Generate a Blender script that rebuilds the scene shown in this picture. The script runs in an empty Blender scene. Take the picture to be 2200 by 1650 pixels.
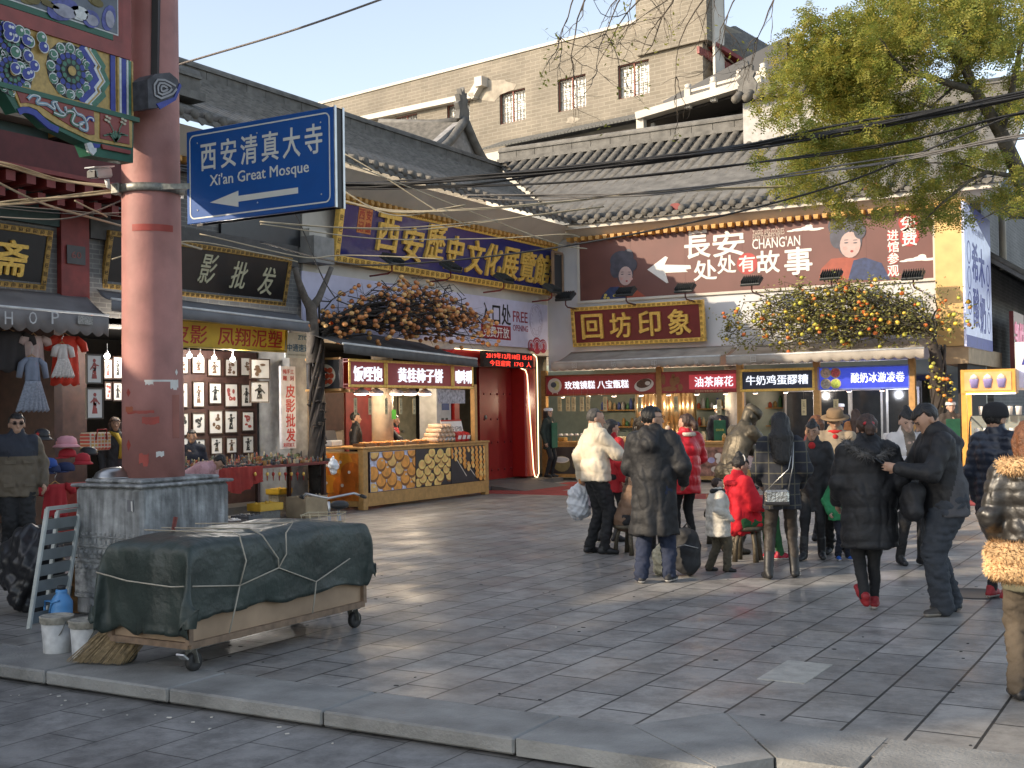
import bpy, math, random
import numpy as np
from mathutils import Vector, Matrix, noise
from math import radians as R, sin, cos, pi
S = bpy.context.scene
COL = S.collection
# ---------------------------------------------------------------- camera
FPX, CH = 2600.0, 1.75                      # focal length in photo pixels, eye height above the plaza
YAW, PITCH, ROLL = R(30.3), math.atan(57/2600), math.atan(.015)
cam = bpy.data.cameras.new('camera'); camo = bpy.data.objects.new('camera', cam); COL.objects.link(camo)
CM = Matrix.Rotation(YAW, 3, 'Z') @ Matrix.Rotation(pi/2+PITCH, 3, 'X') @ Matrix.Rotation(-ROLL, 3, 'Z')
camo.matrix_world = Matrix.Translation((0, 0, CH)) @ CM.to_4x4()
cam.sensor_width = 36; cam.lens = 36*FPX/2200; cam.clip_end = 2000; cam.clip_start = .1
S.camera = camo
# ---------------------------------------------------------------- sky, sun, exposure
SUN_EL, SUN_H = R(22.5), Vector((-.624, -.781))        # elevation, horizontal direction towards the sun
w = bpy.data.worlds.new('World'); S.world = w; w.use_nodes = True
nt = w.node_tree; bg = nt.nodes['Background']
sky = nt.nodes.new('ShaderNodeTexSky'); sky.sky_type = 'NISHITA'; sky.sun_disc = False
sky.sun_elevation = SUN_EL; sky.sun_rotation = math.atan2(SUN_H.x, SUN_H.y)
sky.air_density = 1.0; sky.dust_density = 1.1; sky.ozone_density = 1.2
hs = nt.nodes.new('ShaderNodeHueSaturation'); hs.inputs['Saturation'].default_value = .62; nt.links.new(sky.outputs[0], hs.inputs['Color']); nt.links.new(hs.outputs[0], bg.inputs[0]); bg.inputs[1].default_value = .15
sl = bpy.data.lights.new('sun', 'SUN'); sl.energy = 2.9; sl.angle = R(.6); sl.color = (1, .83, .62)
so = bpy.data.objects.new('sun', sl); COL.objects.link(so)
sv = Vector((SUN_H.x*cos(SUN_EL), SUN_H.y*cos(SUN_EL), sin(SUN_EL)))
so.rotation_euler = sv.to_track_quat('Z', 'Y').to_euler()
S.view_settings.view_transform = 'Standard'; S.view_settings.look = 'None'; S.view_settings.gamma = 1
S.view_settings.exposure = 1.02
S.cycles.max_bounces = 6; S.cycles.transparent_max_bounces = 8; S.cycles.caustics_reflective = False
# ---------------------------------------------------------------- where a photo pixel meets a plane
OV = Vector((0, 0, CH))
def ray(x, y): return CM @ Vector(((x-1100)/FPX, -(y-825)/FPX, -1))
def GZ(x, y, z=0.): d = ray(x, y); return OV+d*((z-CH)/d.z)
def AX(x, y, X): d = ray(x, y); return OV+d*(X/d.x)
def AY(x, y, Y): d = ray(x, y); return OV+d*(Y/d.y)
def AD(x, y, D): return OV+ray(x, y)*D                  # at depth D along the view axis
# ---------------------------------------------------------------- materials
MATS = {}
def M(name, c, rough=.6, metal=0., var=.18, sc=6., bump=0., bsc=40., emit=0., ecol=None, spec=.5, alpha=1., trans=0., sheen=0., coat=0.):
    if name in MATS: return MATS[name]
    m = bpy.data.materials.new(name); m.use_nodes = True; t = m.node_tree; b = t.nodes['Principled BSDF']
    b.inputs['Roughness'].default_value = rough; b.inputs['Metallic'].default_value = metal
    b.inputs['Specular IOR Level'].default_value = spec; b.inputs['Coat Weight'].default_value = coat
    b.inputs['Sheen Weight'].default_value = sheen
    tc = t.nodes.new('ShaderNodeTexCoord')
    n = t.nodes.new('ShaderNodeTexNoise'); n.inputs['Scale'].default_value = sc; n.inputs['Detail'].default_value = 5
    t.links.new(tc.outputs['Object'], n.inputs['Vector'])
    r = t.nodes.new('ShaderNodeMapRange'); r.inputs[1].default_value = .3; r.inputs[2].default_value = .7
    r.inputs[3].default_value = 1-var; r.inputs[4].default_value = 1+var
    t.links.new(n.outputs['Fac'], r.inputs[0])
    x = t.nodes.new('ShaderNodeMix'); x.data_type = 'RGBA'; x.blend_type = 'MULTIPLY'; x.inputs[0].default_value = 1
    x.inputs[6].default_value = (*c, 1); t.links.new(r.outputs[0], x.inputs[7]); t.links.new(x.outputs[2], b.inputs['Base Color'])
    if bump:
        n2 = t.nodes.new('ShaderNodeTexNoise'); n2.inputs['Scale'].default_value = bsc; n2.inputs['Detail'].default_value = 6
        t.links.new(tc.outputs['Object'], n2.inputs['Vector'])
        bp = t.nodes.new('ShaderNodeBump'); bp.inputs['Strength'].default_value = bump; bp.inputs['Distance'].default_value = .02
        t.links.new(n2.outputs['Fac'], bp.inputs['Height']); t.links.new(bp.outputs[0], b.inputs['Normal'])
    if emit: b.inputs['Emission Color'].default_value = (*(ecol or c), 1); b.inputs['Emission Strength'].default_value = emit
    if trans: b.inputs['Transmission Weight'].default_value = trans
    if alpha < 1: b.inputs['Alpha'].default_value = alpha
    MATS[name] = m; return m
def nodes(m): return m.node_tree, m.node_tree.nodes['Principled BSDF'], m.node_tree.nodes, m.node_tree.links
def brickmat(name, c1, c2, mortar, bw, rh, axes, ms=.012, rough=.8, bump=.4, off=.5, rvar=None, stain=.35, ssc=.8, shift=(0, 0), mott=None):
    """brick pattern on object coordinates; axes = the two axes that span the wall"""
    m = bpy.data.materials.new(name); m.use_nodes = True; t, b, N, L = nodes(m)
    tc = N.new('ShaderNodeTexCoord'); sp = N.new('ShaderNodeSeparateXYZ'); L.new(tc.outputs['Object'], sp.inputs[0])
    cb = N.new('ShaderNodeCombineXYZ')
    for i, a in enumerate(axes):
        ad = N.new('ShaderNodeMath'); ad.operation = 'ADD'; ad.inputs[1].default_value = shift[i]
        L.new(sp.outputs[a], ad.inputs[0]); L.new(ad.outputs[0], cb.inputs[i])
    k = N.new('ShaderNodeTexBrick'); L.new(cb.outputs[0], k.inputs['Vector']); k.offset = off
    k.inputs['Scale'].default_value = 1; k.inputs['Brick Width'].default_value = bw; k.inputs['Row Height'].default_value = rh
    k.inputs['Mortar Size'].default_value = ms; k.inputs['Mortar Smooth'].default_value = .1
    k.inputs['Color1'].default_value = (*c1, 1); k.inputs['Color2'].default_value = (*c2, 1); k.inputs['Mortar'].default_value = (*mortar, 1)
    n = N.new('ShaderNodeTexNoise'); n.inputs['Scale'].default_value = ssc; n.inputs['Detail'].default_value = 8; n.inputs['Roughness'].default_value = .65
    L.new(tc.outputs['Object'], n.inputs['Vector'])
    r = N.new('ShaderNodeMapRange'); r.inputs[1].default_value = .3; r.inputs[2].default_value = .7; r.inputs[3].default_value = 1-stain; r.inputs[4].default_value = 1+stain*.6
    L.new(n.outputs['Fac'], r.inputs[0])
    x = N.new('ShaderNodeMix'); x.data_type = 'RGBA'; x.blend_type = 'MULTIPLY'; x.inputs[0].default_value = 1
    L.new(k.outputs['Color'], x.inputs[6]); L.new(r.outputs[0], x.inputs[7]); L.new(x.outputs[2], b.inputs['Base Color'])
    if mott:
        nm = N.new('ShaderNodeTexNoise'); nm.inputs['Scale'].default_value = mott; nm.inputs['Detail'].default_value = 12; nm.inputs['Roughness'].default_value = .78; L.new(tc.outputs['Object'], nm.inputs['Vector'])
        rm_ = N.new('ShaderNodeMapRange'); rm_.inputs[1].default_value = .4; rm_.inputs[2].default_value = .58; rm_.inputs[3].default_value = .6; rm_.inputs[4].default_value = 1.08; L.new(nm.outputs['Fac'], rm_.inputs[0])
        x2 = N.new('ShaderNodeMix'); x2.data_type = 'RGBA'; x2.blend_type = 'MULTIPLY'; x2.inputs[0].default_value = 1; L.new(x.outputs[2], x2.inputs[6]); L.new(rm_.outputs[0], x2.inputs[7]); L.new(x2.outputs[2], b.inputs['Base Color'])
    b.inputs['Roughness'].default_value = rough
    n2 = N.new('ShaderNodeTexNoise'); n2.inputs['Scale'].default_value = 22; n2.inputs['Detail'].default_value = 8; L.new(tc.outputs['Object'], n2.inputs['Vector'])
    h = N.new('ShaderNodeMath'); h.operation = 'MULTIPLY_ADD'; h.inputs[1].default_value = -2.; L.new(k.outputs['Fac'], h.inputs[0]); L.new(n2.outputs['Fac'], h.inputs[2])
    bp = N.new('ShaderNodeBump'); bp.inputs['Strength'].default_value = bump; bp.inputs['Distance'].default_value = .008
    L.new(h.outputs[0], bp.inputs['Height']); L.new(bp.outputs[0], b.inputs['Normal'])
    if rvar:
        n3 = N.new('ShaderNodeTexNoise'); n3.inputs['Scale'].default_value = 1.3; n3.inputs['Detail'].default_value = 7; L.new(tc.outputs['Object'], n3.inputs['Vector'])
        r3 = N.new('ShaderNodeMapRange'); r3.inputs[1].default_value = .35; r3.inputs[2].default_value = .65; r3.inputs[3].default_value = rvar[0]; r3.inputs[4].default_value = rvar[1]
        L.new(n3.outputs['Fac'], r3.inputs[0]); L.new(r3.outputs[0], b.inputs['Roughness'])
    MATS[name] = m; return m
# ---------------------------------------------------------------- objects
def tag(o, label=None, cat=None, group=None, kind=None):
    if label: o['label'] = label
    if cat: o['category'] = cat
    if group: o['group'] = group
    if kind: o['kind'] = kind
    return o
def thing(name, label, cat, loc=(0, 0, 0), rz=0., group=None, mw=None):
    o = bpy.data.objects.new(name, None); COL.objects.link(o); o.empty_display_size = .1
    o.matrix_world = mw if mw is not None else Matrix.Translation(loc) @ Matrix.Rotation(rz, 4, 'Z')
    return tag(o, label, cat, group)
def copytree(o, parent=None):
    c = o.copy(); COL.objects.link(c)
    if parent: c.parent = parent
    for ch in list(o.children): copytree(ch, c)
    return c
class MB:
    """collects shapes, builds ONE mesh object"""
    def __init__(s): s.v, s.f, s.m, s.ml, s.sm = [], [], [], [], []
    def mi(s, mat):
        if mat not in s.ml: s.ml.append(mat)
        return s.ml.index(mat)
    def add(s, vs, fs, mat, smooth=False):
        o = len(s.v); k = s.mi(mat); s.v += [tuple(v) for v in vs]
        for f in fs: s.f.append(tuple(i+o for i in f)); s.m.append(k); s.sm.append(smooth)
        return s
    def box(s, c, d, mat, mx=None, bev=0.):
        x, y, z = d[0]/2, d[1]/2, d[2]/2
        if bev:
            b = min(bev, x*.9, y*.9, z*.9); vs = []; fs = []
            prof = [(-x+b, -y), (x-b, -y), (x, -y+b), (x, y-b), (x-b, y), (-x+b, y), (-x, y-b), (-x, -y+b)]
            ins = [(-x+b, -y+b), (x-b, -y+b), (x-b, -y+b), (x-b, y-b), (x-b, y-b), (-x+b, y-b), (-x+b, y-b), (-x+b, -y+b)]
            for zz, pr in ((-z, ins), (-z+b, prof), (z-b, prof), (z, ins)): vs += [(p[0], p[1], zz) for p in pr]
            for k in range(3):
                for i in range(8): j = (i+1) % 8; fs.append((k*8+i, k*8+j, k*8+8+j, k*8+8+i))
            fs += [tuple(range(7, -1, -1)), tuple(range(24, 32))]
        else:
            vs = [(a*x, q*y, e*z) for e in (-1, 1) for q in (-1, 1) for a in (-1, 1)]
            fs = [(0, 2, 3, 1), (4, 5, 7, 6), (0, 1, 5, 4), (1, 3, 7, 5), (3, 2, 6, 7), (2, 0, 4, 6)]
        vs = [Vector(v)+Vector(c) if mx is None else mx @ Vector(v)+Vector(c) for v in vs]
        return s.add(vs, fs, mat)
    def bb(s, a, b, mat, bev=0.):
        a, b = Vector(a), Vector(b); lo = Vector(map(min, a, b)); hi = Vector(map(max, a, b))
        return s.box((lo+hi)/2, hi-lo, mat, bev=bev)
    def bar(s, a, b, w, h, mat, up=(0, 0, 1), bev=0.):
        a, b = Vector(a), Vector(b); d = b-a; y = d.normalized(); x = y.cross(Vector(up))
        if x.length < 1e-4: x = Vector((1, 0, 0))
        x.normalize(); z = x.cross(y); return s.box((a+b)/2, (w, d.length, h), mat, Matrix((x, y, z)).transposed(), bev)
    def tube(s, pts, r, mat, n=8, cap=True, smooth=True):
        pts = [Vector(p) for p in pts]; rs = r if isinstance(r, (list, tuple)) else [r]*len(pts); vs, fs = [], []
        u = None
        for i, p in enumerate(pts):
            t = (pts[min(i+1, len(pts)-1)]-pts[max(i-1, 0)]).normalized()
            if u is None: u = t.orthogonal().normalized()
            u = (u-t*u.dot(t)); u = u.normalized() if u.length > 1e-6 else t.orthogonal().normalized()
            v = t.cross(u)
            vs += [p+(u*cos(2*pi*k/n)+v*sin(2*pi*k/n))*rs[i] for k in range(n)]
        for i in range(len(pts)-1):
            for k in range(n): j = (k+1) % n; fs.append((i*n+k, i*n+j, i*n+n+j, i*n+n+k))
        if cap: fs += [tuple(range(n-1, -1, -1)), tuple(range((len(pts)-1)*n, len(pts)*n))]
        return s.add(vs, fs, mat, smooth)
    def lathe(s, prof, mat, c=(0, 0, 0), n=20, mx=None, smooth=True, sx=1., sy=1.):
        vs, fs = [], []
        for r, z in prof: vs += [Vector((r*sx*cos(2*pi*k/n), r*sy*sin(2*pi*k/n), z)) for k in range(n)]
        for i in range(len(prof)-1):
            for k in range(n): j = (k+1) % n; fs.append((i*n+k, i*n+j, i*n+n+j, i*n+n+k))
        fs += [tuple(range(n-1, -1, -1)), tuple(range((len(prof)-1)*n, len(prof)*n))]
        vs = [(mx @ v if mx is not None else v)+Vector(c) for v in vs]
        return s.add(vs, fs, mat, smooth)
    def ball(s, c, r, mat, n=10, m=6, sq=(1, 1, 1), smooth=True):
        vs, fs = [], []
        for i in range(1, m):
            a = pi*i/m
            vs += [(c[0]+r*sq[0]*sin(a)*cos(2*pi*k/n), c[1]+r*sq[1]*sin(a)*sin(2*pi*k/n), c[2]+r*sq[2]*cos(a)) for k in range(n)]
        T = len(vs); vs += [(c[0], c[1], c[2]+r*sq[2]), (c[0], c[1], c[2]-r*sq[2])]
        for i in range(m-2):
            for k in range(n): j = (k+1) % n; fs.append((i*n+k, i*n+n+k, i*n+n+j, i*n+j))
        for k in range(n): j = (k+1) % n; fs += [(T, k, j), (T+1, (m-2)*n+j, (m-2)*n+k)]
        return s.add(vs, fs, mat, smooth)
    def prism(s, poly, z0, z1, mat, mx=None, smooth=False):
        """outline in local xy, extruded z0..z1"""
        n = len(poly); vs = [Vector((p[0], p[1], z0)) for p in poly]+[Vector((p[0], p[1], z1)) for p in poly]
        fs = [tuple(range(n-1, -1, -1)), tuple(range(n, 2*n))]+[(i, (i+1) % n, n+(i+1) % n, n+i) for i in range(n)]
        if mx is not None: vs = [mx @ v for v in vs]
        return s.add(vs, fs, mat, smooth)
    def ell(s, x, y, rx, ry, z, mat, n=16, th=.002, rot=0.):
        p = []
        for k in range(n):
            a, b = rx*cos(2*pi*k/n), ry*sin(2*pi*k/n); p.append((x+a*cos(rot)-b*sin(rot), y+a*sin(rot)+b*cos(rot)))
        return s.prism(p, z-th, z, mat)
    def rect(s, x0, y0, x1, y1, z, mat, th=.003): return s.bb((x0, y0, z-th), (x1, y1, z), mat)
    def stroke(s, pts, wd, z, mat, th=.002):
        """flat ribbon in local xy"""
        p = [Vector((a[0], a[1], 0)) for a in pts]; L, Rr = [], []
        for i, q in enumerate(p):
            t = (p[min(i+1, len(p)-1)]-p[max(i-1, 0)]).normalized(); nn = Vector((-t.y, t.x, 0))*wd/2*(wd and 1)
            L.append(q+nn); Rr.append(q-nn)
        n = len(p); vs = [(v.x, v.y, z) for v in L]+[(v.x, v.y, z) for v in Rr]+[(v.x, v.y, z-th) for v in L]+[(v.x, v.y, z-th) for v in Rr]
        fs = []
        for i in range(n-1): fs += [(n+i, n+i+1, i+1, i), (i, i+1, 2*n+i+1, 2*n+i), (n+i+1, n+i, 3*n+i, 3*n+i+1)]
        return s.add(vs, fs, mat)
    def build(s, name, parent=None, mw=None):
        me = bpy.data.meshes.new(name); me.from_pydata(s.v, [], s.f)
        for m in s.ml: me.materials.append(m)
        me.polygons.foreach_set('material_index', s.m); me.polygons.foreach_set('use_smooth', s.sm); me.update()
        o = bpy.data.objects.new(name, me); COL.objects.link(o)
        if parent: o.parent = parent
        if mw is not None: o.matrix_world = mw
        return o
def one(name, label, cat, mb, group=None, kind=None): return tag(mb.build(name), label, cat, group, kind)
def struct(name, mb): return tag(mb.build(name), kind='structure')
def frameA(y, z, x=-15., tilt=0.):   # local x -> +Y (reading), local y -> up, local z -> out of wall A (+X)
    m = Matrix(((0, 0, 1, x), (1, 0, 0, y), (0, 1, 0, z), (0, 0, 0, 1))); return m @ Matrix.Rotation(tilt, 4, 'X')
def frameB(x, z, y=27.5, tilt=0.):   # local x -> +X, local y -> up, local z -> out of wall B (-Y)
    m = Matrix(((1, 0, 0, x), (0, 0, -1, y), (0, 1, 0, z), (0, 0, 0, 1))); return m @ Matrix.Rotation(tilt, 4, 'X')
def text(parent, name, s, w, h, mat, x=0, y=0, z=.01, bold=.0, ext=.004, shear=0., gap=1., vertical=False, rot=0.):
    """lettering as a mesh part, fitted into w x h around (x, y)"""
    cu = bpy.data.curves.new('t', 'FONT'); cu.body = '\n'.join(s) if vertical else s; cu.size = 1; cu.extrude = .02
    cu.align_x = 'CENTER'; cu.space_character = gap; cu.shear = shear; cu.resolution_u = 2; cu.space_line = .95
    o = bpy.data.objects.new('t', cu); COL.objects.link(o); bold *= .62
    dg = bpy.context.evaluated_depsgraph_get(); me = bpy.data.meshes.new_from_object(o.evaluated_get(dg))
    bpy.data.objects.remove(o); bpy.data.curves.remove(cu)
    n = len(me.vertices); a = np.empty(n*3); me.vertices.foreach_get('co', a); a = a.reshape(-1, 3)
    if n == 0: return None
    lo, hi = a.min(0), a.max(0); c = (lo+hi)/2; d = np.maximum(hi-lo, 1e-6)
    a[:, 0] = (a[:, 0]-c[0])*w/d[0]; a[:, 1] = (a[:, 1]-c[1])*h/d[1]; a[:, 2] = (a[:, 2]-c[2])/d[2]*ext*2
    if bold:        # heavier strokes: the same outlines repeated a hair apart
        em = h/max(1, len(s) if vertical else 1); d_ = bold*em; fs = [tuple(p.vertices) for p in me.polygons]; A, Fs = [], []
        for i, (dx, dy) in enumerate(((0, 0), (1, 0), (-1, 0), (0, 1), (0, -1), (.7, .7), (-.7, .7), (.7, -.7), (-.7, -.7))): A.append(a+(dx*d_, dy*d_, i*.0002)); Fs += [tuple(v+i*n for v in f) for f in fs]
        a = np.concatenate(A); me.clear_geometry(); me.from_pydata(a.tolist(), [], Fs)
    if rot: a[:, 0], a[:, 1] = a[:, 0]*cos(rot)-a[:, 1]*sin(rot), a[:, 0]*sin(rot)+a[:, 1]*cos(rot)
    a += (x, y, z); me.vertices.foreach_set('co', a.ravel()); me.materials.clear(); me.materials.append(mat); me.update()
    me.name = name; ob = bpy.data.objects.new(name, me); COL.objects.link(ob); ob.parent = parent; return ob
def bez(a, b, sag, n=14, mid=None):
    a, b = Vector(a), Vector(b); return [a.lerp(b, i/n)-Vector((0, 0, sag*4*(i/n)*(1-i/n))) for i in range(n+1)]
def cr2(pts, n=5):
    o = []
    for i in range(len(pts)-1):
        p0, p1, p2, p3 = pts[max(0, i-1)], pts[i], pts[i+1], pts[min(len(pts)-1, i+2)]
        for k in range(n):
            t = k/n; o.append(tuple(.5*(2*p1[j]+(p2[j]-p0[j])*t+(2*p0[j]-5*p1[j]+4*p2[j]-p3[j])*t*t+(3*p1[j]-p0[j]-3*p2[j]+p3[j])*t**3) for j in (0, 1)))
    return o+[tuple(pts[-1])]
rnd = random.Random(7)
# ---------------------------------------------------------------- smooth solids (signed distance, surface nets)
def sdf_mesh(name, prims, vox, mat, parent=None, cut=None, k=.03, disp=None, matfn=None, mats=None, smooth=1):
    """prims: (a, ra, b, rb[, lateral axis, stretch[, sign]]) tapered capsules, melted into one closed surface"""
    P = []
    for p in prims:
        a, ra, b, rb = np.array(p[0], float), p[1], np.array(p[2], float), p[3]
        ax = np.array(p[4], float) if len(p) > 4 and p[4] is not None else None
        P.append((a, ra, b, rb, ax, p[5] if len(p) > 5 else 1., p[6] if len(p) > 6 else 1, p[7] if len(p) > 7 else k))
    pos = [q for q in P if q[6] > 0]
    lo = np.min([np.minimum(q[0], q[2])-max(q[1], q[3])*max(q[5], 1) for q in pos], 0)-3*vox
    hi = np.max([np.maximum(q[0], q[2])+max(q[1], q[3])*max(q[5], 1) for q in pos], 0)+3*vox
    n = np.ceil((hi-lo)/vox).astype(int)+1; g = [lo[i]+vox*np.arange(n[i]) for i in range(3)]
    D = np.full(n, .3)
    for a, ra, b, rb, ax, st, sg, kk in P:
        mg = max(ra, rb)*max(st, 1)+k+3*vox; l = np.minimum(a, b)-mg; h = np.maximum(a, b)+mg
        i0 = np.clip(((l-lo)/vox).astype(int), 0, n-1); i1 = np.clip(((h-lo)/vox).astype(int)+1, 1, n)
        if (i1 <= i0).any(): continue
        sl = tuple(slice(i0[i], i1[i]) for i in range(3))
        X, Y, Z = np.meshgrid(*[g[i][sl[i]] for i in range(3)], indexing='ij')
        ba = b-a; L = max(ba @ ba, 1e-9)
        q0, q1, q2 = X-a[0], Y-a[1], Z-a[2]
        t = np.clip((q0*ba[0]+q1*ba[1]+q2*ba[2])/L, 0, 1)
        q0 = q0-t*ba[0]; q1 = q1-t*ba[1]; q2 = q2-t*ba[2]
        if ax is not None:
            s_ = (q0*ax[0]+q1*ax[1]+q2*ax[2])*(1/st-1); q0 = q0+ax[0]*s_; q1 = q1+ax[1]*s_; q2 = q2+ax[2]*s_
        d = np.sqrt(q0*q0+q1*q1+q2*q2)-(ra+(rb-ra)*t)
        e = D[sl]
        if sg > 0:
            hh = np.clip(.5+.5*(e-d)/kk, 0, 1); D[sl] = e+(d-e)*hh-kk*hh*(1-hh)
        else: D[sl] = np.maximum(e, -d)
    if cut is not None:
        X, Y, Z = np.meshgrid(*g, indexing='ij'); D = np.maximum(D, cut(X, Y, Z))
    D[0] = D[-1] = .1; D[:, 0] = D[:, -1] = .1; D[:, :, 0] = D[:, :, -1] = .1
    ins = D < 0
    c = [ins[i:n[0]-1+i, j:n[1]-1+j, l_:n[2]-1+l_] for i in (0, 1) for j in (0, 1) for l_ in (0, 1)]
    cs = sum(x.astype(np.int8) for x in c); act = (cs > 0) & (cs < 8); idx = -np.ones(act.shape, int); w3 = np.argwhere(act); idx[act] = np.arange(len(w3))
    acc = np.zeros((len(w3), 3)); cnt = np.zeros(len(w3)); cor = [(i, j, l_) for i in (0, 1) for j in (0, 1) for l_ in (0, 1)]
    val = {q: D[w3[:, 0]+q[0], w3[:, 1]+q[1], w3[:, 2]+q[2]] for q in cor}
    for q in cor:
        for axx in range(3):
            if q[axx]: continue
            q2 = list(q); q2[axx] = 1; q2 = tuple(q2); va, vb = val[q], val[q2]; m_ = (va < 0) != (vb < 0)
            t = np.where(m_, va/np.where(m_, va-vb, 1), 0)
            pt = np.tile(np.array(q, float), (len(w3), 1)); pt[:, axx] += t
            acc += pt*m_[:, None]; cnt += m_
    V = (w3+acc/cnt[:, None])*vox+lo
    F = []
    for axx in range(3):
        s0 = [slice(1, n[i]-1) for i in range(3)]; s0[axx] = slice(0, n[axx]-1); s1 = list(s0); s1[axx] = slice(1, n[axx])
        A, B = ins[tuple(s0)], ins[tuple(s1)]
        for flip, msk in ((0, A & ~B), (1, B & ~A)):
            e = np.argwhere(msk)
            if not len(e): continue
            e = e+np.array([0 if i == axx else 1 for i in range(3)]); u, v = (axx+1) % 3, (axx+2) % 3
            def at(du, dv):
                f = e.copy(); f[:, u] -= du; f[:, v] -= dv; return idx[f[:, 0], f[:, 1], f[:, 2]]
            qd = np.stack([at(1, 1), at(0, 1), at(0, 0), at(1, 0)], 1)
            F.append(qd[:, ::-1] if flip else qd)
    F = np.concatenate(F) if F else np.zeros((0, 4), int)
    F = F[(F >= 0).all(1)]
    for _ in range(smooth):
        s_ = np.zeros_like(V); c_ = np.zeros(len(V))
        for i in range(4):
            a_, b_ = F[:, i], F[:, (i+1) % 4]; np.add.at(s_, a_, V[b_]); np.add.at(c_, a_, 1)
        V = V*.5+.5*s_/np.maximum(c_, 1)[:, None]
    if disp is not None:
        fn = np.cross(V[F[:, 2]]-V[F[:, 0]], V[F[:, 3]]-V[F[:, 1]]); N_ = np.zeros_like(V)
        for i in range(4): np.add.at(N_, F[:, i], fn)
        N_ /= np.maximum(np.linalg.norm(N_, axis=1), 1e-9)[:, None]; V = V+N_*disp(V)[:, None]
    me = bpy.data.meshes.new(name); me.vertices.add(len(V)); me.vertices.foreach_set('co', V.ravel())
    me.loops.add(len(F)*4); me.loops.foreach_set('vertex_index', F.ravel().astype(np.int32))
    me.polygons.add(len(F)); me.polygons.foreach_set('loop_start', np.arange(0, len(F)*4, 4, dtype=np.int32))
    me.update(calc_edges=True)
    for m_ in (mats or [mat]): me.materials.append(m_)
    if matfn is not None: me.polygons.foreach_set('material_index', matfn(V[F].mean(1)).astype(np.int32))
    me.polygons.foreach_set('use_smooth', np.ones(len(F), bool)); me.validate()
    o = bpy.data.objects.new(name, me); COL.objects.link(o)
    if parent: o.parent = parent
    return o
def nzv(V, f, s=0.): return np.array([noise.noise((v[0]*f+s, v[1]*f, v[2]*f)) for v in V.tolist()])
def wob(V, f=9., a=.006, s=0.):
    return a*(np.sin(V[:, 0]*f*1.3+V[:, 2]*f*.9+s)+np.sin(V[:, 1]*f*1.7-V[:, 2]*f*.6+2*s)+.6*np.sin(V[:, 2]*f*2.3+V[:, 0]*f*.8+3*s)+.5*np.sin((V[:, 0]+V[:, 1])*f*3.1-V[:, 2]*f*1.9+s))
# ================================================================ ground
paving = brickmat('paving', (.34, .325, .3), (.25, .24, .224), (.028, .026, .023), .66, .345, (1, 0), ms=.009, rough=.5, bump=.3, stain=.32, ssc=.55, rvar=(.35, .6), shift=(.2, .08), mott=2.3)
roadm = brickmat('road_paving', (.27, .262, .25), (.22, .213, .205), (.07, .067, .063), .8, .4, (1, 0), ms=.006, rough=.6, bump=.4, stain=.35, ssc=.9, rvar=(.4, .8), mott=3.5)
kerbm = M('kerb_stone', (.235, .232, .218), .6, var=.3, sc=3.1, bump=.45, bsc=45)
b = MB(); b.bb((-300, -300, -.31), (300, 300, -.11), roadm); struct('road', b)
b = MB(); b.bb((-60, 6.14, -.2), (40, 90, 0), paving); struct('plaza', b)
b = MB()
jx = [-13.2, -11.9, -10.6, -9.4, -8.2, -7.04, -5.86, -4.6, -3.29]
for i in range(len(jx)-1): b.bb((jx[i]+.006, 5.6, -.09), (jx[i+1]-.006, 6.136, .003), kerbm, bev=.012)
b.prism([(-3.28, 5.6), (-2.17, 5.6), (-2.86, 6.136), (-3.28, 6.136)], -.09, .003, kerbm)
b.prism([(-2.155, 5.6), (-1.96, 5.88), (-2.5, 6.62), (-2.845, 6.13)], -.09, .004, kerbm)
b.prism([(-1.945, 5.885), (-1.55, 5.885), (-1.55, 6.5), (-2.47, 6.61)], -.09, .003, kerbm)
x = -1.54
while x < 14: b.bb((x+.006, 5.885, -.09), (x+1.2, 6.5, .003), kerbm, bev=.012); x += 1.212
struct('kerb', b)
b = MB(); b.bb((-2.61, 7.53, -.01), (-2.3, 8.17, .004), M('pale_slab', (.38, .37, .33), .5, var=.2, sc=9, bump=.2)); struct('pale_paving_slab', b)
redm = M('carpet', (.3, .035, .03), .9, var=.25, sc=3)
b = MB(); b.bb((-14.1, 21.9, -.01), (-3.2, 23.2, .006), redm); b.bb((-13.6, 23.2, -.01), (-12.4, 26., .006), redm); struct('carpet_path', b)
gravelm = M('debris', (.55, .52, .46), .8)
b = MB()
for i in range(46):
    if i < 26: p = (rnd.uniform(-8, -2.3), rnd.uniform(5.3, 5.56), -.108)
    else: p = (rnd.uniform(-8, -1), rnd.uniform(7, 16), .002)
    s_ = rnd.uniform(.004, .013); b.box(p, (s_*rnd.uniform(1, 2.5), s_, s_*.5), gravelm, Matrix.Rotation(rnd.uniform(0, 3), 3, 'Z'))
gum = M('gum_spot', (.03, .03, .03), .8)
for i in range(130): p = (rnd.uniform(-9, 0), rnd.uniform(6.3, 18)); b.ell(p[0], p[1], rnd.uniform(.008, .022), rnd.uniform(.008, .018), .0018, gum, 7, .0015)
tag(b.build('litter'), 'scattered crumbs and paper scraps lying on the paving', 'litter', kind='stuff')
m = M('manhole_iron', (.06, .055, .05), .5, metal=.6)
b = MB(); c = GZ(2035, 1290); b.lathe([(.34, -.01), (.34, .005), (.3, .006), (.29, .003)], m, c=(c.x+.15, c.y+.5, 0), n=28); struct('drain_cover', b)
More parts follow.
